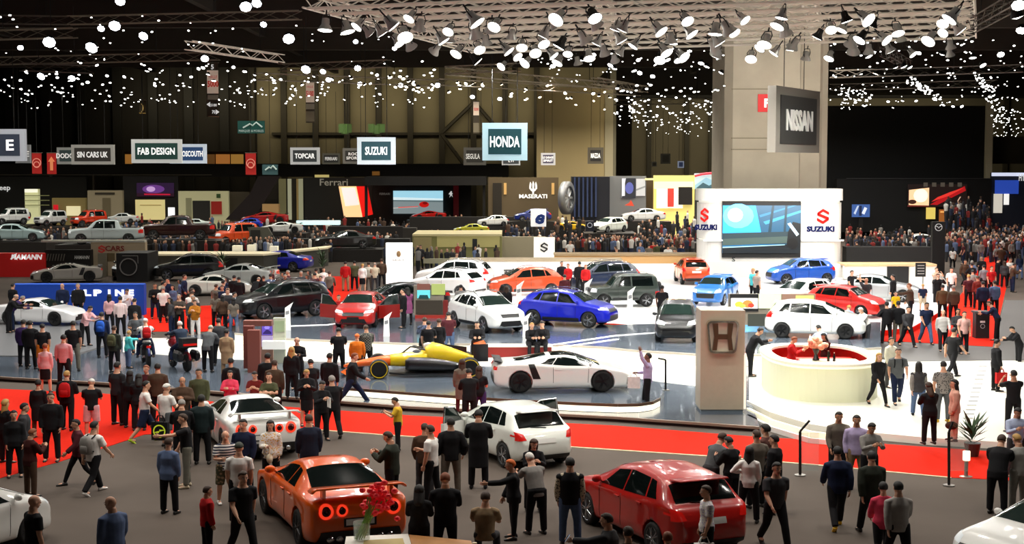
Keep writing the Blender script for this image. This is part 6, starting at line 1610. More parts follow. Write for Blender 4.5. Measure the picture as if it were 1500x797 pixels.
# ---------------- stands along the back wall (Y about 140 - 155)
mk_ = lambda c, e=0.0: M(c, .7, emit=e)
def stand(label, px0, px1, pyt, Y, mat, thick=.6, pyb=None, cat='exhibition stand', name='stand_wall'):
    return wallthing(name, label, cat, px0, px1, pyt, pyb or 330, Y, mat, thick, None, pyb is None)
bal = thing('balcony', 'long dark balcony running along the left hall above the stands', 'balcony', AT(150, 258, 158))
slab('deck', -200, 745, 240, 259, 158, mk_('#1c1813'), bal, 10); slab('soffit_rail', -100, 310, 255.5, 257, 157.8, mk_('#6b6252'), bal, .2)
for k, (a_, b_, c_) in enumerate(((183,193,'#b57a36'),(302,314,'#6f4a24'),(316,336,'#c07a3a'),(338,356,'#b9873f'))): slab('lit_window', a_, b_, 226, 240, 158.6, mk_(c_, .5), bal, .3)
slab('upper_wall', 183, 372, 222, 240, 159, mk_('#231b14'), bal, .3)
post_m = mk_('#4a4236')
for px in (74, 137): slab('support_post', px-2, px+2, 257, 312, 157, post_m, bal, .6)
s1 = stand('black stand wall with a white brand name at the far left', -80, 128, 259, 156, mk_('#15130f')); atxt('Jeep', 5, 276, 155.9, 20, m_signtxt, s1, 10, .01)
s2 = stand('glowing shelf kiosk below the balcony, far left', 36, 57, 277, 150, mk_('#cfcf9c', .5)); slab('lit_header', 36, 55, 277, 282, 149.9, mk_('#f4f2dc', .8), s2, .05)
for k in range(3): slab('shelf', 36, 72, 286+7*k, 287+7*k, 149.8, mk_('#8a8a5a', .2), s2, .1)
s2b = stand('warm lit bar kiosk with bottles, right of the shelf kiosk', 76, 126, 290, 152, mk_('#7a6a3e', .35)); slab('bright_counter', 97, 118, 302, 316, 151.8, mk_('#f0e4b4', .6), s2b, .1); slab('red_light', 78, 85, 300, 311, 151.7, mk_('#c01020', .8), s2b, .1)
s3 = stand('beige stand wall with small dark lettering', 128, 180, 279, 150, mk_('#9c8f72', .12)); slab('text_line', 139, 168, 282, 285, 149.9, mk_('#3d3526'), s3, .05); slab('door_frame', 150, 162, 290, 318, 149.9, mk_('#7d7154'), s3, .05)
s4 = stand('black stand wall with purple picture screen and a lit showroom niche', 180, 262, 258, 152, mk_('#171412'))
picture('picture_screen', 200, 255, 268, 288, 151.8, '#2a1636', [('#6a3a86', circ(.45,.55,.3,.32)), ('#c9a0d8', circ(.38,.55,.12,.2)), ('#2a1020', [(0,0),(1,0),(1,.25),(0,.25)]), ('#b81838', [(.2,.12),(.9,.1),(.9,.2),(.2,.22)])], s4, .7)
slab('lit_niche', 198, 242, 292.5, 322, 151.8, mk_('#d8c889', .6), s4, .05); slab('niche_shelf', 205, 236, 300, 301, 151.7, mk_('#a8944e', .2), s4, .05)
s4b = thing('info_totem', 'tilted white info screen before the lit showroom niche', 'screen', AT(252,325,148)); slab('screen', 246, 256, 304, 322, 148, mk_('#eef2f4', .9), s4b, .1); slab('foot', 249, 253, 321, 330, 148.05, m_black, s4b, .2)
s5 = stand('pale green-cream stand wall with a dark doorway', 261, 335, 280, 150, mk_('#b9b48a', .3)); slab('doorway', 282, 308, 294, 325, 149.9, mk_('#2a2722'), s5, .05); slab('glass_door', 272, 281, 290, 325, 149.9, mk_('#8d8a68', .15), s5, .05); slab('red_figure', 309, 325, 295, 314, 149.8, mk_('#8e1c10', .3), s5, .06); slab('green_logo', 317, 323, 284, 290, 149.85, mk_('#3a5a2a'), s5, .05)
s6 = stand('dim brown stand wall left of the leaning dark sail', 335, 366, 281, 151, mk_('#4a4130'))
sail = MB(); sail.extr([AT(330,322,149), AT(366,284,149), AT(378,258,149), AT(410,258,149), AT(372,322,149)], (0,.3,0)); tag(sail.build('stand_sail', mk_('#1c0e0e'), org=AT(350,322,149)), 'dark leaning sail-shaped stand wall', 'exhibition stand')
s7 = stand('stand with lit beige pillars left of the dark Italian stand', 378, 446, 262, 152, mk_('#2c261a'))
for (a_, b_, c_) in ((408,419,'#6f6a48'),(421,427,'#b8b89a'),(434,437,'#8a7446'),(437,444,'#a8a888')): slab('lit_pillar', a_, b_, 262, 322, 151.7, mk_(c_, .35), s7, .3)
slab('beige_block', 384, 408, 299, 313, 148, mk_('#b08a58', .2), s7, 1.0); slab('ceiling_light', 461-375+375, 482, 256, 260, 157.5, mk_('#d8c47a', .6), bal, .1)
s8 = stand('black stand wall with pale serif letters reading Ferrari', 444, 546, 260, 152, mk_('#201f1b')); atxt('Ferrari', 489, 267, 151.9, 41, mk_('#a5a193', .25), s8, 10, .01)
tp = thing('tilted_panel', 'leaning orange, white and red lit panel', 'screen', AT(521,318,148))
def qd(nm, pts, Y, mat, par, d=.3): return MB().extr([AT(x, y, Y) for x, y in pts], (0,d,0)).build(nm, mat, par)
qd('warm_panel', [(496,273),(522,273),(531,318),(504,318)], 148, mk_('#f1c58e', .95), tp); qd('white_glow', [(500,275),(520,275),(526,300),(506,302)], 147.9, mk_('#f4e8e4', .8), tp, .05); qd('red_panel', [(522,273),(538,273),(546,314),(531,318)], 148, mk_('#e0140c', .9), tp)
s9 = stand('black screen wall showing a red racing car', 546, 690, 268, 152, mk_('#0e0d0e'))
picture('video_screen', 576, 649, 279.5, 313, 151.8, '#8fb7c4', [('#9fd6ea', [(0,.62),(1,.62),(1,1),(0,1)]), ('#d8eef2', [(0,.60),(1,.56),(1,.66),(0,.72)]), ('#5b6d70', [(0,.54),(1,.46),(1,.58),(0,.60)]), ('#7d8a8c', [(0,0),(1,0),(1,.5),(0,.54)]), ('#b9b4b0', [(0,.22),(.5,.28),(.5,.33),(0,.26)]), ('#c01a14', circ(.62,.40,.10,.13)), ('#7a0e0c', circ(.64,.46,.05,.06)), ('#d8463c', [(.1,.25),(.5,.3),(.5,.33),(.1,.29)])], s9, .95)
atxt('FERRARI', 563.5, 284, 151.8, 15, mk_('#8e8c86', .3), s9, 3, 0)
hb = MB(); c = AT(660.5,284.5,151.8); hb.extr([c+Vector((x*.35,0,z*.35)) for x, z in ((-.3,.5),(.0,.9),(.35,.8),(.2,.5),(.6,.1),(.3,.1),(.5,-.9),(.1,-.3),(-.4,-1),(-.2,-.1),(-.7,.0))], (0,-.04,0)); hb.build('horse_emblem', m_signtxt, s9)
slab('red_glow_strip', 664, 672, 272, 320, 151.8, mk_('#4a0a10', .25), s9, .05)
s9c = thing('stand_canopy', 'thick black flat canopy above the far video screen', 'exhibition stand', AT(620,271,144)); slab('roof_slab', 534, 712, 259, 271.5, 144, mk_('#0f0c0b'), s9c, 7)
for px in (536, 709): slab('support_post', px-2, px+2, 271, 320, 145, mk_('#0f0c0b'), s9c, .6)
s10 = stand('brown stand wall with trident emblem and white capitals', 715, 818, 260, 139, mk_('#5f5038'))
atxt('MASERATI', 781, 287.5, 138.8, 41, m_signtxt, s10, 6, .03)
tr = MB(); c = AT(781,276,138.8); sc_ = 139/FPX
for pts in ([(0,-8),(0,7)], [(-4,6),(-4.5,0),(-2,-3),(0,-3.5),(2,-3),(4.5,0),(4,6)]): tr.tube([c+Vector((x*sc_,0,z*sc_)) for x, z in pts], .085, 6)
for x, z in ((-4,6),(0,7),(4,6)): tr.extr([c+Vector(((x+dx)*sc_,0,(z+dz)*sc_)) for dx, dz in ((-1.4,0),(1.4,0),(0,4))], (0,-.08,0))
tr.build('trident_emblem', m_signtxt, s10)
slab('doorway', 722, 735, 268, 322, 138.9, mk_('#241e14'), s10, .05); slab('wall_light', 738, 742, 268, 285, 138.9, mk_('#c9a060', .3), s10, .05); slab('wall_light', 808, 812, 268, 285, 138.9, mk_('#c9a060', .3), s10, .05)
wl = thing('wheel_sculpture', 'giant silver wheel standing beside the brown stand wall', 'sculpture', AT(830,318,134)); c = AT(830,290,134)
b = MB(); rr_ = 24*136/FPX
b.lathe([(rr_*.7,-.3),(rr_,-.25),(rr_,.25),(rr_*.7,.3)], (0,0,0), 'X', 30, cap=False); b.v = [tuple(c+Matrix.Rotation(math.radians(-24),3,'Z') @ Vector(v)) for v in b.v]; b.build('ring', M('#8d9094', .35, metal=.6), wl, smooth=True)
b = MB()
for k in range(10):
    a_ = 2*PI*k/10; b.cyl((.1,rr_*.1*math.cos(a_),rr_*.1*math.sin(a_)), (0,rr_*.75*math.cos(a_),rr_*.75*math.sin(a_)), .14, 6)
b.v = [tuple(c+Matrix.Rotation(math.radians(-24),3,'Z') @ Vector(v)) for v in b.v]; b.build('spokes', M('#a5a8ac', .35, metal=.5), wl)
s11 = stand('dark navy stand block with upright fins', 838, 893, 259, 137, mk_('#10131f'), 3)
for k in range(6): slab('fin', 841+6.2*k, 843+6.2*k, 260, 318, 136.7, mk_('#2b3a5e', .15), s11, .3)
s12 = stand('pale grey stand with sculptural car picture', 893, 946, 258, 138, mk_('#77797a', .12)); picture('picture_screen', 911, 931, 261, 290, 137.8, '#b9bcc4', [('#2b2d34', [(.0,.0),(1,0),(1,1),(.3,1)]), ('#5a62a8', circ(.55,.5,.3,.3)), ('#e2e4ea', [(0,.1),(.22,.1),(.22,.95),(0,.95)])], s12, .45)
picture('picture_screen', 932, 945, 262, 287, 137.8, '#c4c6c8', [('#8d9092', [(0,.3),(1,.5),(1,.6),(0,.4)])], s12, .4)
MB().extr([AT(x,y,137) for x,y in ((915,301),(922,297),(924,293),(926,296),(929,302))], (0,.1,0)).build('red_ornament', mk_('#c8442c',.3), s12)
s13 = stand('brown wooden stand wall between the grey and the yellow-lit stands', 945, 959, 262, 139, mk_('#4e3e2a'))
s14 = stand('bright yellow-lit stand with white room and red hanging banner', 958, 1017, 257, 138, mk_('#e3d27a', .55)); slab('lit_room', 962, 1000, 277, 305, 137.8, mk_('#fbf6e2', .9), s14, .1); slab('glow_header', 958, 1016, 266, 277, 137.8, mk_('#f6ecb0', .9), s14, .1); slab('dark_screen', 994, 1014, 274, 300, 137.6, mk_('#161210'), s14, .1); slab('red_banner', 978, 987, 276, 303, 137.5, mk_('#c23a30', .5), s14, .05); slab('beam', 945, 958, 261, 264, 137.6, mk_('#e8dca0', .4), s14, .2)
s15 = thing('picture_wall', 'wide picture of snowy mountains under a red edge', 'screen', AT(1037,285,139))
picture('picture_screen', 1017, 1060, 254, 284, 139, '#8fb8cc', [('#bcd8e2', [(0,.4),(.4,.8),(.8,.55),(1,.75),(1,1),(0,1)]), ('#3d5a66', [(0,.2),(.3,.55),(.5,.4),(.8,.6),(1,.4),(1,.1),(0,.1)]), ('#16262c', [(0,0),(1,0),(1,.22),(.5,.3),(0,.2)])], s15, .6)
b = MB(); b.tube([AT(x,y,138.8) for x,y in ((1017,258),(1030,255),(1040,254),(1060,254))], .12, 5); b.build('red_edge', mk_('#d03848', .6), s15); slab('backing', 1017, 1060, 284, 330, 139.2, mk_('#2a2d30'), s15, .3)
# ---------------- black block at right
s16 = stand('huge black stand block right of the column', 1213, 1448, 155, 151.0, M('#08090a', .9), 6); slab('front_wall', 1226, 1451, 262, 340, 149.5, M('#0c0c0d', .8), s16, 1.0); slab('edge_line', 1240, 1450, 261, 262, 149.4, mk_('#3a3a3c'), s16, .1)
slab('side_pillar', 1446, 1453, 150, 262, 150.5, mk_('#8f8468', .08), s16, .5)
p16 = thing('picture_wall', 'long glowing picture of a red car on the black stand', 'screen', AT(1370,303,149.2))
picture('picture_screen', 1330, 1416, 270, 303, 149.2, '#1c1210', [('#f6c89a', [(.02,.05),(.36,.05),(.36,.85),(.02,.75)]), ('#fff0dc', circ(.22,.5,.12,.3)), ('#3a2018', circ(.08,.22,.07,.1)), ('#a3161a', [(.38,.1),(.5,.08),(.98,.72),(.96,.92),(.7,.6)]), ('#d8342c', [(.4,.22),(.7,.5),(.95,.85),(.72,.66),(.5,.42)]), ('#58201c', [(.0,.0),(.36,0),(.36,.06),(.0,.08)]), ('#c9a48c', [(.80,.10),(.82,.10),(.90,.45),(.88,.45)])], p16, .95)
for k in range(5): slab('small_lamp_tile', 1353+12.5*k, 1359+12.5*k, 269-1.5, 275-1.5, 149.1, mk_('#5e564c', .35), p16, .05)
slab('lit_bar', 1376, 1412, 307, 325, 149.2, mk_('#a8642a', .5), s16, .1); slab('bar_shelf', 1378, 1396, 309.5, 311.5, 149.0, mk_('#f0b060', .8), s16, .1); slab('yellow_picture', 1357, 1370, 304, 321, 149.1, mk_('#d8c060', .8), s16, .1)
p17 = thing('video_screen', 'small blue video screen at the left of the black stand', 'screen', AT(1261,318,148.0)); picture('picture_screen', 1248, 1274, 299.5, 318, 148.0, '#3b5a98', [('#b9c6e0', [(.1,.3),(.3,.9),(.4,.9),(.2,.2)]), ('#dbe2f0', [(.55,.3),(.7,.8),(.85,.7),(.7,.2)]), ('#1c2848', [(.4,.1),(.55,.1),(.55,.9),(.4,.9)])], p17, .7); slab('foot', 1258, 1264, 318, 340, 148.1, m_black, p17, .2)
s18 = stand('beige far wall stretch right of the black block', 1453, 1560, 200, 160, mk_('#5d513b'), 1, 240); s19 = stand('blue and white lit stand at the right edge', 1453, 1560, 253, 150, mk_('#1b1f2c', .1))
slab('white_light_bars', 1453, 1500, 253, 258, 149.8, mk_('#dfe6ff', .8), s19, .1); slab('blue_screen', 1458, 1492, 264, 284, 149.8, mk_('#2a4ab0', .7), s19, .1); slab('white_panel', 1456, 1468, 284, 312, 149.7, mk_('#dcd6c8', .7), s19, .1); slab('white_panel', 1471, 1478, 284, 300, 149.7, mk_('#f6f4f0', .9), s19, .1); atxt('HY', 1497, 260, 149.6, 9, m_signtxt, s19, 10, .03)
# ---------------- middle distance
s20 = stand('red stand wall with white winged brand letters', -60, 65, 371, 101, M('#c41c1a', .6, emit=.12)); atxt('HAMANN', 39, 376.5, 100.9, 46, m_signtxt, s20, 7.5, .03, shear=.2); MB().extr([AT(x,y,100.8) for x,y in ((15,380),(20,373),(25,371),(22,376),(26,381),(21,378))], (0,-.05,0)).build('winged_emblem', m_signtxt, s20)
s21 = stand('black banner wall with small grey lettering beside the red wall', 65.5, 132, 366, 101.2, mk_('#16140f')); atxt('HAMANN', 120, 377, 101.1, 22, mk_('#a9a69e', .2), s21, 5, .02, shear=.2)
for k in range(7): MB().extr([AT(x,y,101.1) for x,y in ((68+4*k,382),(70+4*k,372),(71.5+4*k,372),(69.5+4*k,382))], (0,-.04,0)).build('grey_stripe', mk_('#6f6a60'), s21)
s22 = stand('beige block wall with a red S and dark capitals', 133, 212, 355, 102, mk_('#a69478', .1)); atxt('CARS', 168, 364, 101.9, 28, mk_('#7a2a22', .1), s22, 8, .03)
s_emblem(149, 365, 101.9, 11, 11, mk_('#b5302a', .15), s22); slab('brick_panel', 156, 168, 371, 383, 101.9, mk_('#7d6a48'), s22, .05); slab('grey_column', 143, 156, 371, 415, 101.6, mk_('#8e8672'), s22, .5); slab('white_coping', 60, 212, 352, 355, 101.8, mk_('#b5b1a4', .1), s22, .6)
s23 = stand('black cube booth with a chrome ring opening', 170, 215, 371, 97, mk_('#0f0d0d'), 3); slab('frame_line', 179, 202, 374.5, 375.2, 96.9, mk_('#8b8783'), s23, .05); slab('frame_line', 201.5, 202.2, 375, 386, 96.9, mk_('#8b8783'), s23, .05)
b = MB(); b.lathe([(.50,0),(.58,0),(.58,.06),(.50,.06)], AT(188,391,96.85), 'Y', 26, cap=False); b.build('chrome_ring', M('#b9bcc0', .2, metal=.9), s23)
stg = thing('stage_block', 'long grey partition stage with a cream top ledge', 'stage', AT(320,400,104)); slab('front_wall', 196, 386, 373, 404, 104, mk_('#55544a'), stg, .4)
zl = wz(372,104); a, b = AT(196,372,104), AT(386,372,104); MB().box((a.x,103.8,zl-.12), (b.x,107,zl)).build('cream_ledge', M('#d8ccab', .6, emit=.15), stg)
c2 = AT(480,366,112); q0 = b; MB().extr([(b.x,104,0),(c2.x,112,0),(c2.x,112,zl-.12),(b.x,104,zl-.12)], (0,.4,0)).build('angled_wall', mk_('#3f3f38'), stg)
MB().prism([(b.x,103.8),(c2.x,111.8),(c2.x,114.5),(b.x,107)], zl-.12, zl).build('angled_ledge', M('#d8ccab', .6, emit=.15), stg)
slab('notice_panel', 331, 348, 378, 391, 103.9, mk_('#1a1a18'), stg, .05); slab('grey_door', 232, 248, 378, 404, 103.9, mk_('#4a4942'), stg, .05)
for (x0, x1, y0, lab) in ((340,353,360,'white cube seat on the cream ledge, left of three'),(362,373,359,'white cube seat on the cream ledge, middle of three'),(395,406,361,'white cube seat on the cream ledge, right of three')):
    p = G((x0+x1)/2, 368, zl); a_, b_ = AT(x0,y0,p.y), AT(x1,368,p.y); tag(MB().box((a_.x,p.y,zl), (b_.x,p.y+.7,a_.z)).build('cube_seat', mk_('#e8e2cc', .35), org=(p.x,p.y,zl)), lab, 'seat')
def plant(px, py, z, h, r, label, cat='plant', potc='#3a3a38'):
    p = G(px, py, z); t = thing('potted_plant', label, cat, p); b = MB(); b.lathe([(.16,0),(.22,.35),(.20,.35)], p, n=14); b.build('pot', M(potc, .5), t)
    b = MB(); rnd = random.Random(px)
    for k in range(46):
        a = rnd.uniform(0,2*PI); e = rnd.uniform(.2,1.2); l = rnd.uniform(.5,1)*r; q0 = p+Vector((0,0,.33+rnd.uniform(0,h-.5)*.6)); d = Vector((math.cos(a)*math.cos(e), math.sin(a)*math.cos(e), math.sin(e)))*l
        s_ = d.cross(Vector((0,0,1))).normalized()*.05; b.add([q0, q0+d*.5+s_, q0+d, q0+d*.5-s_], [(0,1,2,3)])
    b.build('foliage', M('#2f4a26', .7, noise=.3, scale=5), t, fix=False); return t
plant(326, 402, .0, 2.0, .8, 'green potted tree before the grey partition')
plant(472, 400, .0, 2.2, .8, 'green potted tree near the end of the grey partition')
qw = thing('wedge_roof', 'grey wedge-shaped stand roof with a small dark window', 'exhibition stand', AT(372,362,122)); qd('panel', [(358,362),(358,333),(392,333),(409,362)], 122, mk_('#5a594e'), qw, .4); qd('small_window', [(367,352),(367,337),(381,337),(381,352)], 121.9, mk_('#23221e'), qw, .05)
for (px0, px1, pyt, pyb, Y, colr, lab) in ((300,420,336,346,128,'#2a0c0c','long dark red bank of counters on the left'),(430,600,350,362,120,'#121110','long black counter block in the middle left'),(480,590,332,340,130,'#14100f','black counter row before the leaning panel'),(600,760,318,326,135,'#15110f','black barrier under the far screen'),(200,300,338,350,126,'#1a0f0e','dark counter behind the red motorcycle'),(590,610,334,352,126,'#2a2723','dark kiosk block left of the olive stand'),(1240,1365,362,388,95.5,'#0c0b0b','black barrier wall behind the beige coping')):
    stand(lab, px0, px1, pyt, Y, mk_(colr), 1.2, None, 'counter', 'counter_block')
tag(slab('light_bar', 434, 497, 323.5, 329.5, 138, mk_('#c9ecea', .9), None, 1.0, AT(465,329.5,138)), 'glowing pale white counter bar on the left', 'counter')
ol = stand('olive-beige stand block with lit wall', 604, 735, 345, 112, mk_('#7d7a4a', .15), 6, None); slab('lit_face', 640, 732, 346, 362, 111.9, mk_('#a39a62', .3), ol, .05); slab('left_pillar', 606, 632, 348, 385, 111.5, mk_('#8a7f55', .15), ol, .5); slab('white_top', 604, 735, 343, 346, 111.8, mk_('#b8ad84', .15), ol, 6.3)
slab('poster', 692, 699, 350, 370, 111.8, mk_('#1a1c22'), ol, .05)
tag(slab('low_fence', 620, 812, 379, 386, 104, mk_('#8d8a72', .05), None, .3, AT(715,386,104)), 'grey-beige low fence before the olive stand', 'fence')
lw2 = low_wall('pale exhibition counter right of the olive stand', (735,800), 347, 118, mk_('#a89f86', .1), 0)
# blue wall with glowing letters
yb_ = depth(462); al = stand('deep blue wall with glowing white capital letters', 19, 209, 417, yb_, M('#123c9a', .5, emit=.22), .5); slab('white_top_edge', 19, 209, 416.2, 417.4, yb_-.02, mk_('#2a5ac4', .3), al, .55)
for ch_, px, w_ in (('A',110,14),('L',128,11),('P',143,12),('I',160,3.5),('N',175,13),('E',191,10)): atxt(ch_, px, 429, yb_-.06, w_, M('#f2f8ff', .5, emit=1.6), al, 9.5, .05)
# ---- totems
def totem(px0, px1, pyt, pyb, z, label, mat, depth_=.5, name='sign_totem'):
    p = G((px0+px1)/2, pyb, z); t = thing(name, label, 'totem', p); a_ = AT(px0, pyt, p.y); b_ = AT(px1, pyb, p.y)
    MB().box((a_.x,p.y,z), (b_.x,p.y+depth_,a_.z)).build('panel', mat, t); return t, p.y
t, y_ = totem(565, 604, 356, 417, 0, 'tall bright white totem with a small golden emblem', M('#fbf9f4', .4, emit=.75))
MB().ell(AT(584,372,y_-.03), (.14,.05,.2), 10, 6).build('emblem', mk_('#b9966a'), t); atxt('SEAT', 584, 381, y_-.03, 18, mk_('#8e8a86'), t, 2.2, 0)
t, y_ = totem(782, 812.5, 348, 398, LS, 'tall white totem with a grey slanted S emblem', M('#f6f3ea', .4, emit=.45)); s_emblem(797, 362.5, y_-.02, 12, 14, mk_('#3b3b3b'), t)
t = thing('sign_cube', 'white cube sign with a blue script letter e', 'sign', AT(789,332,124)); slab('panel', 778, 800, 307.5, 332, 124, M('#f4f4f2', .5, emit=.6), t, 2.5); atxt('e', 791, 321, 123.9, 14, M('#1d3f92', .5), t, 15, .04, shear=.3)
t = thing('sign_cube', 'dark blue square sign with a winged emblem in the far crowd', 'sign', AT(864,338,116)); slab('panel', 858, 870, 324, 339, 116, mk_('#141a2c'), t, 1); MB().lathe([(.16,0),(.2,0),(.2,.03),(.16,.03)], AT(864,330,115.9), 'Y', 18, cap=False).build('emblem', mk_('#b9bcc8', .3), t)
t, y_ = totem(1366.5, 1383.5, 325, 405, 0, 'tall black totem with a winged oval emblem at the aisle', M('#0b0b0c', .6))
b = MB(); c = AT(1375,333,y_-.03); b.lathe([(.21,0),(.25,0),(.25,.04),(.21,.04)], c, 'Y', 24, cap=False); b.build('emblem_ring', M('#d4d6d8', .3, emit=.2), t); b = MB(); b.tube([c+Vector(v) for v in ((-.2,-.03,.08),(-.08,-.03,.05),(0,-.03,-.06),(.08,-.03,.05),(.2,-.03,.08))], .022, 6); b.build('emblem_wing', M('#d4d6d8', .3, emit=.2), t)
t, y_ = totem(1430, 1449, 458, 496, 0, 'black waste bin kiosk on the red aisle carpet', M('#1d1e20', .5), .5, 'waste_bin'); slab('lid', 1428.5, 1450.5, 456.5, 459.5, y_-.05, mk_('#4a4c4e'), t, .6); slab('white_label', 1436, 1443, 470, 473, y_-.01, mk_('#d8d8d6'), t, .02); MB().lathe([(.08,0),(.1,0),(.1,.02),(.08,.02)], AT(1439.5,478,y_-.01), 'Y', 16, cap=False).build('emblem', mk_('#b9bcc0'), t)
# slanted white info pylons
def pylon(px, pyb, pyt, z, label, lean=8, w_=9):
    p = G(px, pyb, z); t = thing('info_pylon', label, 'info pylon', p); q = lambda x, y: AT(x, y, p.y)
    MB().extr([q(px-w_/2,pyb), q(px+w_/2,pyb), q(px+w_/2-1,pyt+10), q(px+w_/2+lean*.4,pyt+1), q(px+w_/2+lean-w_/2,pyt), q(px-w_/2+1,pyt+8)], (0,.12,0)).build('blade', M('#f8f8f4', .35, emit=.25), t)
    MB().extr([q(px-w_/2+2,pyt+13), q(px+w_/2-2,pyt+12), q(px+w_/2-2,pyt+17), q(px-w_/2+2,pyt+18)], (0,-.02,0)).build('grey_text', mk_('#8e9092'), t)
for a_ in ((421,484,443,L3,'white angled info pylon in front of the black crossover'),(566,493,457,L3,'white angled info pylon right of the red saloon'),(760,466,411,LS,'white slanted pylon before the orange crossover'),(860,448,408,LS,'white slanted pylon beside the navy crossover'),(923,464,420,LS,'white slanted pylon in front of the boxy off-road car'),(770,494,458,L3,'low white info stand between white and blue crossovers'),(944,418,396,LS,'small white pylon behind the boxy off-road car'),(1076,432,411,LS,'small white pylon beside the light blue compact car'),(1337,425,408,LS,'small white pylon by the silver grey saloon')): pylon(*a_)
# display panel cluster at the left of the platform
def panelset(label, loc_px, z, items):
    p = G(*loc_px, z); t = thing('exhibit_board', label, 'display panel', p)
    for (nm, x0, x1, y0, y1, dy, mat, th) in items: slab(nm, x0, x1, y0, y1, p.y+dy, mat, t, th)
    return t, p.y
t, y_ = panelset('brown slatted display panel, leftmost of the cluster', (374,546), L1, [('panel', 356, 372, 478, 540, .3, mk_('#6f342c'), .3), ('brown_board', 362, 381, 484, 546, 0, mk_('#7d4238'), .3), ('top_bar', 356, 398, 470, 478, .8, mk_('#7a4a40'), .4)])
t, y_ = panelset('display panel with a purple screen, middle of the cluster', (391,530), L1, [('panel', 382, 400, 474, 534, 0, mk_('#8e6a5a'), .25), ('lower_panel', 383, 399.5, 492, 508, -.05, mk_('#b9a8d8', .35), .05)]); picture('screen', 383.5, 399, 476, 491, y_-.06, '#5a48a8', [('#2a1c5a', [(.1,.2),(.5,.6),(.9,.3),(.9,.1),(.1,.1)]), ('#8c7ce0', circ(.5,.75,.25,.18))], t, .8)
t, y_ = panelset('pale green display panel, rightmost of the cluster', (409,532), L1, [('panel', 400, 418, 466, 536, 0, mk_('#b9bca8', .1), .25), ('picture', 402, 416.5, 470, 486, -.03, mk_('#9fb08a', .2), .05), ('white_shelf', 384, 418, 500, 512, -.3, mk_('#eef0ea', .3), .3)])
t, y_ = panelset('low screen wall behind four visitors, with a green picture', (626,466), L3, [('panel', 606, 650, 418, 462, 0, mk_('#8c8577'), .3), ('red_base', 608, 652, 462, 468, -.1, mk_('#a82a1e'), .5), ('green_picture', 632, 652, 416, 432, -.05, mk_('#a9b86a', .35), .06), ('brown_header', 611, 630, 416, 425, -.05, mk_('#8e5a4e'), .06), ('side_trim', 649, 656, 440, 464, -.06, mk_('#7a1c16'), .2)]); picture('screen', 611, 630, 425, 437, y_-.07, '#5fc0c8', [('#16383c', [(.1,0),(.9,0),(.8,.4),(.2,.4)])], t, .8); slab('dark_screen', 609, 648, 440, 460, y_-.06, mk_('#3a3328'), t, .05)
t, y_ = panelset('wide display board with a bright fruit-coloured screen behind the pillar', (1106,482), L3, [('panel', 1068, 1145, 431, 476, 0, mk_('#837a6c'), .3), ('screen_frame', 1069.5, 1111, 431, 456, -.05, m_black, .06), ('pale_green_panel', 1111.5, 1144, 431, 452, -.05, mk_('#d8e6b4', .45), .06), ('lower_dark_screen', 1096, 1122, 460, 478, -.05, mk_('#3c4038'), .05)])
picture('screen', 1071, 1110, 437, 452, y_-.09, '#f4f2ee', [('#c9cf3a', circ(.3,.4,.16,.3)), ('#e8793a', circ(.62,.45,.2,.38)), ('#d83a2a', circ(.75,.3,.12,.22)), ('#9ab84a', circ(.42,.25,.12,.2))], t, .95)
t, y_ = panelset('brown display board with a yellow-green picture behind the white hatchback', (1180,480), L3, [('panel', 1145, 1194, 431, 476, 0, mk_('#9a7766'), .3), ('white_photo', 1146, 1166, 443, 452, -.05, mk_('#efe2d8', .4), .05), ('yellow_green_picture', 1166, 1192, 433, 450, -.05, mk_('#c0cc6a', .55), .06)])
MB().ell(AT(1156,449,y_-.08), (.3,.03,.10), 10, 6).build('red_car_print', mk_('#c03a2a'), t)
# glass barriers and posts at the front right
def barrier(px, pyb, pyt, z, label, px2=None, pyt2=None, glass=None):
    p = G(px, pyb, z); t = thing('barrier_post', label, 'barrier', p); top = AT(px, pyt, p.y)
    MB().cyl(p, top, .035, 8).build('post', m_trimblk, t)
    MB().cyl(p, p+Vector((0,0,.03)), .14, 14).build('foot_plate', M('#8d8b86', .4, metal=.5), t)
    if px2: MB().cyl(top, AT(px2, pyt2, p.y), .03, 8).build('handrail', m_trimblk, t)
    if glass: 
        a_ = AT(glass[0], glass[1], p.y); b_ = AT(glass[2], glass[3], p.y)
        MB().box((a_.x, p.y, b_.z), (b_.x, p.y+.02, a_.z)).build('glass_pane', M('#cfe0da', .05, alpha=.18), t)
barrier(1172, 697, 632, 0, 'black barrier post with bent handrail on the red carpet', 1186, 616, (1173,634,1199,690))
barrier(1390, 712, 633, 0, 'tall black barrier post beside the glowing bollard', 1396, 618, (1391,640,1418,690))
barrier(975, 572, 527, L1, 'thin handrail post behind the selfie man', 964, 525)
lp = G(1415, 699, 0); t = thing('bollard_lamp', 'glowing lantern on a short silver post beside the red carpet', 'lamp', lp)
b = MB(); b.lathe([(.16,0),(.16,.02),(.05,.04),(.05,.42)], lp, n=14); b.build('post', M('#a9a69e', .35, metal=.7), t); b = MB(); b.lathe([(.085,.42),(.09,.43),(.09,.64),(.085,.65)], lp, n=16); b.build('lamp_shade', M('#fff3d0', .5, emit=2.2), t)
plant(1424, 668, 0.012, 1.2, .75, 'palm-like potted plant behind the glowing bollard')
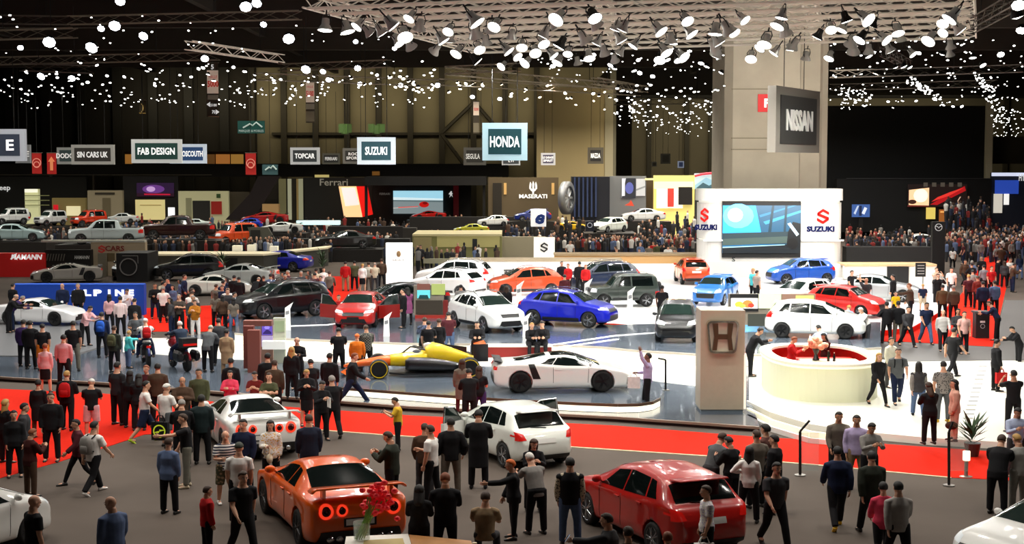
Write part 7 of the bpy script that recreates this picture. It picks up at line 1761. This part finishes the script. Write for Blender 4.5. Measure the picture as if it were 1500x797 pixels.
# nearest table with vase
tz = .78; T0 = G(505, 790, tz); T1 = G(690, 800, tz)
tb = thing('table', 'white topped table at the bottom edge with a glass vase', 'table', (G(600,805,tz).x, G(600,805,tz).y, 0))
MB().prism([G(507,786,tz), G(598,782,tz), G(612,830,tz), G(498,836,tz)], tz-.05, tz).build('white_top', M('#e8e4d8', .4), tb)
MB().prism([G(533,792,tz), G(590,789,tz), G(598,815,tz), G(530,818,tz)], tz, tz+.008).build('paper_mat', M('#c4b06a', .6), tb)
MB().prism([G(599,783,tz), G(690,792,tz), G(705,840,tz), G(613,834,tz)], tz-.05, tz).build('wooden_top', M('#b07a3e', .5, noise=.15, scale=3), tb)
for px, py in ((515,815),(600,800),(690,815)):
    q = G(px, py, tz); MB().cyl((q.x,q.y,0), (q.x,q.y,tz-.05), .04, 8).build('leg', m_grey, tb)
vp = G(532, 786, tz); vp = Vector((vp.x, vp.y-.25, tz+.002)); v = thing('flower_vase', 'clear glass vase of red flowers on long green stems', 'vase', vp)
b = MB(); b.lathe([(.13,0),(.15,.02),(.16,.34),(.145,.34),(.135,.03)], vp, n=18, cap=False); b.build('glass_body', M('#dfe8e2', .05, alpha=.3), v, smooth=True)
b = MB(); rnd = random.Random(3)
for k in range(12):
    a = rnd.uniform(0,2*PI); b.tube([vp+Vector((.08*math.cos(a)-.04,.08*math.sin(a),.02)), vp+Vector((.12+.06*math.cos(a),.1*math.sin(a),.40)), vp+Vector((.30+.18*math.cos(a),.16*math.sin(a),.66+rnd.uniform(0,.2)))], .014, 5)
b.build('stems', M('#6f9a3a', .5), v)
b = MB()
for k in range(60):
    c = vp+Vector((.36+rnd.gauss(0,.15), rnd.gauss(0,.14), .78+rnd.gauss(0,.14))); b.ell(c, (.065,.065,.05), 6, 4)
b.build('red_blossoms', M('#e21a26', .6, emit=.1), v)
wc = G(688, 796, tz); tag(MB().lathe([(.03,0),(.035,.01),(.045,.10),(.04,.10)], (wc.x+.1,wc.y-.35,tz+.002), n=12).build('paper_cup', M('#d8c8a8', .6), org=(wc.x+.1,wc.y-.35,tz)), 'small beige cup on the wooden table end', 'cup')
# ================================================================= TRUSSES AND SPOTLIGHTS
ZT = 13.0
m_truss = M('#d2c6b4', .5, emit=.22); m_trussd = M('#4c443a', .6, emit=.02); m_trussm = M('#7d7260', .5, emit=.05)  # emission stands in for lamp light falling on the truss bars
def truss(A, B, label, mat, s=.46, r=.04, bay=1.1, wires=2):
    A, B = Vector(A), Vector(B); d = (B-A); L_ = d.length; d.normalize(); n = d.cross(Vector((0,0,1))).normalized(); up = Vector((0,0,1))
    t = thing('lighting_truss', label, 'truss', A.lerp(B, .5))
    b = MB(); cs = [(n*(s/2)*i + up*(s/2)*j) for i, j in ((-1,-1),(1,-1),(1,1),(-1,1))]
    for c in cs: b.cyl(A+c, B+c, r, 5)
    b.build('chords', mat, t)
    b = MB(); k = max(2, int(L_/bay))
    for i in range(k):
        p, q = A+d*(L_*i/k), A+d*(L_*(i+1)/k)
        for f in range(4):
            c0, c1 = cs[f], cs[(f+1)%4]
            b.cyl(p+c0, q+c1, r*.6, 3) if i % 2 == 0 else b.cyl(p+c1, q+c0, r*.6, 3)
    b.build('lattice', mat, t)
    for i in range(wires):
        p = A.lerp(B, (i+.5)/wires); MB().cyl(p+up*s/2, (p.x,p.y,min(Zc,16.5)), .02, 4).build('suspension_wire', m_black, t)
    return t
grid = []
for i, (a, b) in enumerate((((455,3),(640,-6)),((482,11),(900,-8)),((515,20),(1420,-18)),((545,29),(1420,-6)),((575,38),(1420,6)),((608,47),(1420,17)),((640,55),(1420,28)),((670,63),(1420,38)),((697,70),(1420,47)))):
    A, B = G(*a, ZT), G(*b, ZT); grid.append((A, B))
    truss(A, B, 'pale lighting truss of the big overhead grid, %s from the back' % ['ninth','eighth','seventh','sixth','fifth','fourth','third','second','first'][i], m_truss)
for j, (a, b) in enumerate((((452,1),(699,71)),((880,-10),(905,62)),((1180,-22),(1200,54)),((1415,-30),(1422,48)))):
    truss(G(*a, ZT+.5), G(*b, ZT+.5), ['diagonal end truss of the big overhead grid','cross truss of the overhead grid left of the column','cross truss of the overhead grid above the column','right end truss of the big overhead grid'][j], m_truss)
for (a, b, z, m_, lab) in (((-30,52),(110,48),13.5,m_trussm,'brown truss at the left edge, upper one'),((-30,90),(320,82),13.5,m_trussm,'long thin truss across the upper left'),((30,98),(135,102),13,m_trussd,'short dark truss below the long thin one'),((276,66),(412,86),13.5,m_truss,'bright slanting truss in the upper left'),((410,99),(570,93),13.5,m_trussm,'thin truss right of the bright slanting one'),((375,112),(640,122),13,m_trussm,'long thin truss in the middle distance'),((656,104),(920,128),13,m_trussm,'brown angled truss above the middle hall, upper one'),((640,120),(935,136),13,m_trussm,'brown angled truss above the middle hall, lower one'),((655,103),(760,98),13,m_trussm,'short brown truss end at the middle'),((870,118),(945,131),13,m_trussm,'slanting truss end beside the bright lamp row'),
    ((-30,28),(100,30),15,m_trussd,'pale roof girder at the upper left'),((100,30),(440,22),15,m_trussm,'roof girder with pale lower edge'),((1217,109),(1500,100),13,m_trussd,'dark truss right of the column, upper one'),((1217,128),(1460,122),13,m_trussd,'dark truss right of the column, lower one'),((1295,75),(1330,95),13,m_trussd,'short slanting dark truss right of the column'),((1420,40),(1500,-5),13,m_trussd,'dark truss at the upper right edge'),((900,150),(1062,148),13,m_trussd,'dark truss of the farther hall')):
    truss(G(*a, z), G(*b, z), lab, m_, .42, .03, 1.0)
# roof girders of the dark ceiling
for i, y in enumerate((52, 66, 82, 100, 120, 142)):
    struct(MB().box((-95,y,16.6), (95,y+.7,18.99)).build('trim_%d' % (200+i), M('#2e261e', .8)))
for i, x in enumerate((-62,-40,-20,0,20,40)):
    struct(MB().box((x,40,17.6), (x+.5,170,18.99)).build('trim_%d' % (220+i), M('#241d17', .8)))
m_house = M('#b9b6b0', .35, metal=.4, emit=.06); m_housed = M('#161514', .6); m_lens = M('#fffdf6', .4, emit=9); m_lensw = M('#fff0d0', .4, emit=12); m_lensb = M('#f2f6ff', .4, emit=14)
_lm = {}
def lamp_meshes():
    b = MB(); b.lathe([(.05,.34),(.12,.32),(.14,.12),(.25,-.06),(.26,-.10)], n=14, cap=False); b.f.append(tuple(range(14))); b.m.append(0); _lm['house'] = b.fix(b.mesh('housing', True))
    b = MB(); b.lathe([(.235,-.085),(.20,-.11),(.02,-.125)], n=14); _lm['lens'] = b.fix(b.mesh('lens', True))
    b = MB(); b.tube([(-.17,0,.1),(-.20,0,.28),(-.12,0,.46),(.12,0,.46),(.20,0,.28),(.17,0,.1)], .02, 5); b.cyl((0,0,.46), (0,0,.62), .03, 6); _lm['yoke'] = b.fix(b.mesh('yoke', True))
    b = MB(); b.lathe([(.05,.3),(.15,.25),(.22,0)], n=8, cap=False); b.lathe([(.22,0),(.03,-.06)], n=8, mi=1); _lm['small'] = b.fix(b.mesh('spotlight', True))
    _lm['house'].materials.append(m_house); _lm['lens'].materials.append(m_lens); _lm['yoke'].materials.append(m_housed); _lm['small'].materials.append(m_housed); _lm['small'].materials.append(m_lens)
lamp_meshes()
rnd = random.Random(11); nlamp = 0
def quat(d): return Vector(d).normalized().to_track_quat('-Z', 'Y').to_euler()
def big_lamp(p, d, sc, label, group, dark=False):
    global nlamp; nlamp += 1
    t = thing('spotlight', label, 'spotlight', p, 0, group); t.scale = (sc,)*3; t.rotation_euler = quat(d)
    for k in ('house','lens','yoke'):
        o = bpy.data.objects.new({'house':'housing'}.get(k,k), _lm[k]); LINK(o); o.parent = t
        if dark and k == 'house': o.material_slots[0].link = 'OBJECT'; o.material_slots[0].material = m_housed
for i, (A, B) in enumerate(grid):
    k = [4,7,13,13,13,13,12,12,14][i]
    for j in range(k):
        f = (j+rnd.uniform(.15,.85))/k; p = A.lerp(B, f)+Vector((0, rnd.uniform(-.3,.3), -.62-rnd.uniform(0,.25)))
        big_lamp(p, (rnd.uniform(-.7,.7), rnd.uniform(-.75,.5), -.75), rnd.uniform(.75,1.1), 'white spotlight hanging from the big pale overhead truss grid', 'spotlights of the overhead truss grid', rnd.random() < .15)
def small_lamp(px, py, z, sc, label, group, d=None, lens=None):
    global nlamp; nlamp += 1
    o = bpy.data.objects.new('spotlight', _lm['small']); LINK(o); o.location = G(px, py, z); o.scale = (sc*(.55 if 'round' in label else .5),)*3
    o.rotation_euler = quat(d or (rnd.uniform(-.5,.5), rnd.uniform(-.9,.1), -.8))
    if lens: o.material_slots[1].link = 'OBJECT'; o.material_slots[1].material = lens
    tag(o, label, 'spotlight', group)
# larger single lamps, read off the photo
for (x, y, s) in ((72,62,2.2),(134,70,2.3),(60,112,2.0),(105,115,1.8),(423,57,2.0),(448,102,2.2),(168,38,1.8),(210,53,1.6),(300,86,1.6),(524,100,1.5),(473,105,1.4),(481,117,1.4),(527,123,1.4),(587,125,1.5),(641,125,1.6),(692,142,1.5),(732,145,1.5),(30,70,1.1),(148,42,1.1),(386,36,1.0),(578,71,.9),(521,61,.9),(176,2,1.3),(360,10,1.6),(376,5,1.3)):
    small_lamp(x, y, 12.8, s, 'large round hall lamp glowing under the dark roof on the left', 'large round hall lamps', (rnd.uniform(-.2,.2),-.75,-.6), m_lensb)
for (x, y, s) in ((1273,83,1.6),(1324,98,1.6),(1312,99,1.3),(1333,99,1.3),(1425,85,1.5),(1440,96,1.6),(1466,80,1.5),(1490,25,2),(1492,8,2),(1496,45,1.8),(1380,80,1.1),(1346,78,1.0),(1265,155,1.3),(1409,156,1.5),(1396,156,1.3),(1350,132,1.4),(1369,145,1.5),(1301,149,1.1),(1322,148,1.1),(1342,148,1.1),(1253,150,1.1),(1308,158,1.0),(1450,142,1.3),(1460,146,1.3),(1469,157,1.4),(1232,138,1.0),(1245,143,1.0),(1344,125,1.1),(1455,130,1.1),(1440,118,1.0)):
    small_lamp(x, y, 12.6, s, 'bright spotlight in the dark roof right of the column', 'spotlights right of the column')
for (x, y, s) in ((765,88,1.5),(852,88,1.6),(810,97,1.4),(894,96,1.5),(900,101,1.4),(929,104,1.4),(937,107,1.4),(956,112,1.4),(978,88,1.4),(993,86,1.2),(1027,93,1.5),(1035,98,1.5),(1056,107,1.4),(987,60,1.6),(870,80,1.0),(935,88,1.0),(1010,75,1.0),(960,95,1.0)):
    small_lamp(x, y, 12.8, s, 'bright spotlight in the dark roof left of the column', 'spotlights left of the column')
for k in range(52):
    x = rnd.uniform(560, 930); y = 112+(x-640)*.10*(1 if x > 640 else 0)+rnd.uniform(-3, 24)
    small_lamp(x, y, 12.4, rnd.uniform(.7,1.2), 'warm spotlight in the row above the olive wall', 'warm spotlights of the middle hall', None, m_lensw)
for k in range(300-nlamp):
    x = rnd.uniform(0, 560); y = rnd.triangular(86, 160, 140)
    small_lamp(x, y, 12.6, rnd.uniform(.7,1.15), 'small white spotlight in the dense band above the left hall', 'spotlights above the left hall')
# the remaining hundreds, far too many and too small to tell apart
b = MB()
def dot(x, y, z, s):
    s *= .42
    p = G(x, y, z); n = 6; d = Vector((rnd.uniform(-.5,.5), -1, -.9)).normalized(); u = d.cross(Vector((0,0,1))).normalized(); v = u.cross(d)
    b.rings([[p+u*(.10*s*math.cos(2*PI*k/n))+v*(.10*s*math.sin(2*PI*k/n))-d*.3*s for k in range(n)], [p+u*(.2*s*math.cos(2*PI*k/n))+v*(.2*s*math.sin(2*PI*k/n)) for k in range(n)]], 0, False)
    q = [p+u*(.19*s*math.cos(2*PI*k/n))+v*(.13*s*math.sin(2*PI*k/n)) for k in range(n)]; b.add(q, [tuple(range(n))], 1)
for k in range(170): dot(rnd.uniform(0,640), rnd.triangular(84,162,150), 12.6, rnd.uniform(.5,1.2))
for k in range(60): dot(rnd.uniform(0,600), rnd.uniform(20,95), 13.6, rnd.uniform(.4,.8))
for k in range(190): dot(rnd.uniform(898,1062), rnd.triangular(118,206,172), 12.2, rnd.uniform(.6,1.5))
for k in range(60): dot(rnd.uniform(780,1062), rnd.uniform(70,125), 13.2, rnd.uniform(.4,.8))
for k in range(150):
    x = rnd.uniform(1216,1500); dot(x, rnd.uniform(55,150), 12.8, rnd.uniform(.4,.9))
for k in range(60): dot(1232+rnd.random()*45, 128+rnd.random()*34, 12.5, rnd.uniform(.5,1))
for k in range(60): f = rnd.random(); dot(1328+f*60+rnd.gauss(0,4), 112+f*42+rnd.gauss(0,3), 12.4, rnd.uniform(.5,1.1))
for k in range(60): f = rnd.random(); dot(1432+f*42+rnd.gauss(0,5), 108+f*75+rnd.gauss(0,4), 12.4, rnd.uniform(.5,1.1))
for k in range(70): dot(rnd.uniform(1450,1500), rnd.uniform(160,200), 12.2, rnd.uniform(.6,1.3))
tag(b.build('tiny_spotlights', [m_housed, m_lens], fix=False), 'hundreds of tiny distant spotlights under the dark hall roof', 'spotlights', kind='stuff')
# ================================================================= MIDDLE AND FAR CROWD
rc = random.Random(5)
ncr = len([1 for p in PEOPLE])
TOPS = [('jacket','k','black jacket'),('jacket','d','charcoal jacket'),('shirt','n','navy shirt'),('tee','w','white tee'),('shirt','g','grey shirt'),('jacket','b','brown jacket'),('tee','h','taupe tee'),('tee','m','maroon tee'),('shirt','s','slate blue shirt'),('shirt','e','beige shirt'),('tee','r','red tee'),('jacket','v','olive jacket')]
ZONES = [('in the crowded right aisle', 34, lambda: (lambda f: (rc.uniform(1384+20*(1-f),1498), 318+f*70))(rc.random()), 0),
 ('on the far right stand behind the beige wall', 14, lambda: (rc.uniform(1243,1362), rc.uniform(350,372)), 0),
 ('in the middle crowd near the bright red saloon', 24, lambda: (rc.uniform(765,1020), rc.uniform(338,366)), 0),
 ('near the silver coupe and red carpet on the left', 22, lambda: (rc.uniform(222,345), rc.uniform(402,436)), 0),
 ('in front of the grey partition near the red aisle', 12, lambda: (rc.uniform(395,470), rc.uniform(394,410)), 0),
 ('beside the olive stand', 12, lambda: (rc.uniform(606,756), rc.uniform(358,371)), 0)]
PO = ['stand','idle','walk','walk2','phone','bag','pocket','cross','behind']
placed = [tuple(p[0].location[:2]) for p in PEOPLE]
total = ncr
for zone, n, fn, z in ZONES:
    made = 0; tries = 0
    while made < n and total < 300 and tries < 400:
        tries += 1
        x, y = fn(); g = G(x, y, 1.74)
        if any((g.x-a)**2+(g.y-b2)**2 < .7 for a, b2 in placed): continue
        placed.append((g.x, g.y)); tk, tc, nm = rc.choice(TOPS[:9]) if rc.random() < .85 else rc.choice(TOPS)
        fem = rc.random() < .35
        hair = ('long:' if fem else 'short:')+rc.choice('kkkbbg')
        lab = '%s in %s %s' % ('long-haired visitor' if fem else 'short-haired visitor', nm, zone)
        person(x, y, rc.uniform(1.6,1.72) if fem else rc.uniform(1.7,1.86), rc.choice((0,20,160,180,200,90,270,330)), rc.choice(PO[:7] if fem else PO), 'f' if fem else 'm', tk+':'+tc, 'trousers:'+rc.choice('kkkdns'), hair, lab, z=z, skin=rc.choice('1124'), group='visitors '+zone)
        made += 1; total += 1
# everybody farther away: too many and too small to tell apart
b = MB(); CM = [M(c, .85) for c in ('#17171a','#2b2b2f','#232c44','#d9d5cf','#7d7a76','#4b382b','#8a2a26','#b98f76','#5a6a8c')]
OBST = []
for o in PENDING:
    if o.type == 'MESH' and o.name.split('.')[0] in ('panel','car_podium','cream_ledge','angled_wall','angled_ledge','front_wall','body','white_top','deck','wall_return','wall_return_side','wall_body','lit_face'):
        mw = chain(o); cs = [mw @ v.co for v in o.data.vertices]
        b0 = (min(c.x for c in cs)-.3, max(c.x for c in cs)+.3, min(c.y for c in cs)-.3, max(c.y for c in cs)+.3, max(c.z for c in cs))
        if b0[2] > 90: OBST.append(b0)
def tiny(x, y, lm=None):
    p = G(x, y, 1.72); lim = (134 if 740 < x < 1062 else 146)-rc.uniform(0,7)
    if lm: lim = lm-rc.uniform(0,5)
    if p.y > lim and x < 1450: p = AT(x, y, lim); p.z -= 1.72
    else: p.z = 0
    if any(q[0] < p.x < q[1] and q[2] < p.y < q[3] and p.z < q[4] for q in OBST): return False
    h = rc.uniform(.92,1.05); c = rc.choice((0,0,0,1,1,2,3,4,5,6,8)); o = Vector(p); tw = rc.uniform(0,PI); cx_, sx_ = math.cos(tw), math.sin(tw)
    R_ = lambda rx, ry, z, n=6: [o+Vector((rx*math.cos(2*PI*k/n)*cx_-ry*math.sin(2*PI*k/n)*sx_, rx*math.cos(2*PI*k/n)*sx_+ry*math.sin(2*PI*k/n)*cx_, z*h)) for k in range(n)]
    b.rings([R_(.09,.09,0), R_(.16,.12,.5), R_(.17,.12,.9)], rc.choice((0,0,1,2)))
    b.rings([R_(.17,.12,.85), R_(.18,.13,1.1), R_(.23,.13,1.36), R_(.20,.10,1.45), R_(.06,.06,1.52)], c)
    b.rings([R_(.05,.05,1.5), R_(.085,.09,1.6), R_(.08,.09,1.68), R_(.04,.04,1.75)], rc.choice((0,7,7,5)))
for (x0, x1, y0, y1, n, *lm) in ((0,760,312,334,230),(120,500,334,352,70),(430,760,326,342,80),(760,1020,306,350,240),(1240,1400,322,352,100),(1385,1500,284,322,230),(560,740,350,366,24),(200,330,340,352,30),(1395,1500,300,352,230),(215,560,336,352,110,124),(0,340,326,342,110,134),(1090,1100,0,0,0)):
    for k in range(n):
        for tr in range(6):
            if tiny(rc.uniform(x0,x1), rc.triangular(y0,y1,y1), *lm) is not False: break
tag(b.build('distant_crowd', CM, fix=False), 'distant packed crowd of tiny visitors between the far stands', 'crowd', kind='stuff')
# ================================================================= LIGHTS
def area(x, y, z, sx, sy, power, col=(1,.95,.88), rot=(0,0,0), name='ceiling_light_bank'):
    if rot != (0,0,0):
        d = bpy.data.lights.new(name, 'AREA'); d.shape = 'RECTANGLE'; d.size = sx; d.size_y = sy; d.energy = power; d.color = col
        o = bpy.data.objects.new(name, d); LINK(o); o.location = (x,y,z); o.rotation_euler = rot; return o
    nx = max(2, round(sx/5)); ny = max(2, round(sy/5))
    d = bpy.data.lights.new('spotlight_lamp', 'AREA'); d.shape = 'DISK'; d.size = .35; d.energy = power/(nx*ny); d.color = col; d.spread = math.radians(150)
    for i in range(nx):
        for j in range(ny):
            o = bpy.data.objects.new('spotlight_lamp', d); LINK(o)
            o.location = (x+sx*((i+.5+random.uniform(-.2,.2))/nx-.5), y+sy*((j+.5+random.uniform(-.2,.2))/ny-.5), z)
area(0, 36, 12.6, 32, 14, 3600, (1,.93,.84))
area(0, 56, 12.0, 34, 14, 5600, (1,.97,.92))
area(11, 54, 11.5, 10, 8, 2600, (1,.98,.9))
area(8, 82, 12.5, 34, 18, 8500, (1,.98,.95))
area(-24, 70, 13, 28, 30, 4200, (1,.94,.86))
area(28, 78, 13, 18, 30, 3800, (1,.92,.84))
area(-30, 122, 13.5, 70, 44, 15000, (1,.94,.82))
area(26, 125, 13, 34, 40, 9000, (1,.95,.88))
area(10, 132, 13, 26, 24, 6000, (1,.9,.72))
area(20, 230, 16, 60, 40, 9000, (1,.93,.8))
# warm fill lamps, unseen, added to brighten the back walls and column
area(-8, 166, 15.5, 70, 2, 1900, (1,.86,.55), (math.radians(62),0,0), 'wall_fill_light')
area(17, 141, 14.5, 14, 2, 500, (1,.88,.6), (math.radians(62),0,0), 'wall_fill_light')
area(48, 255, 15.5, 60, 2, 3000, (1,.9,.65), (math.radians(62),0,0), 'wall_fill_light')
area(18, 88, 5.5, 8, 2, 800, (1,.93,.82), (math.radians(118),0,0), 'column_fill_light')
area(18, 90, 14.5, 8, 2, 700, (1,.93,.82), (math.radians(60),0,0), 'column_fill_light')
for o in PENDING: C.objects.link(o)
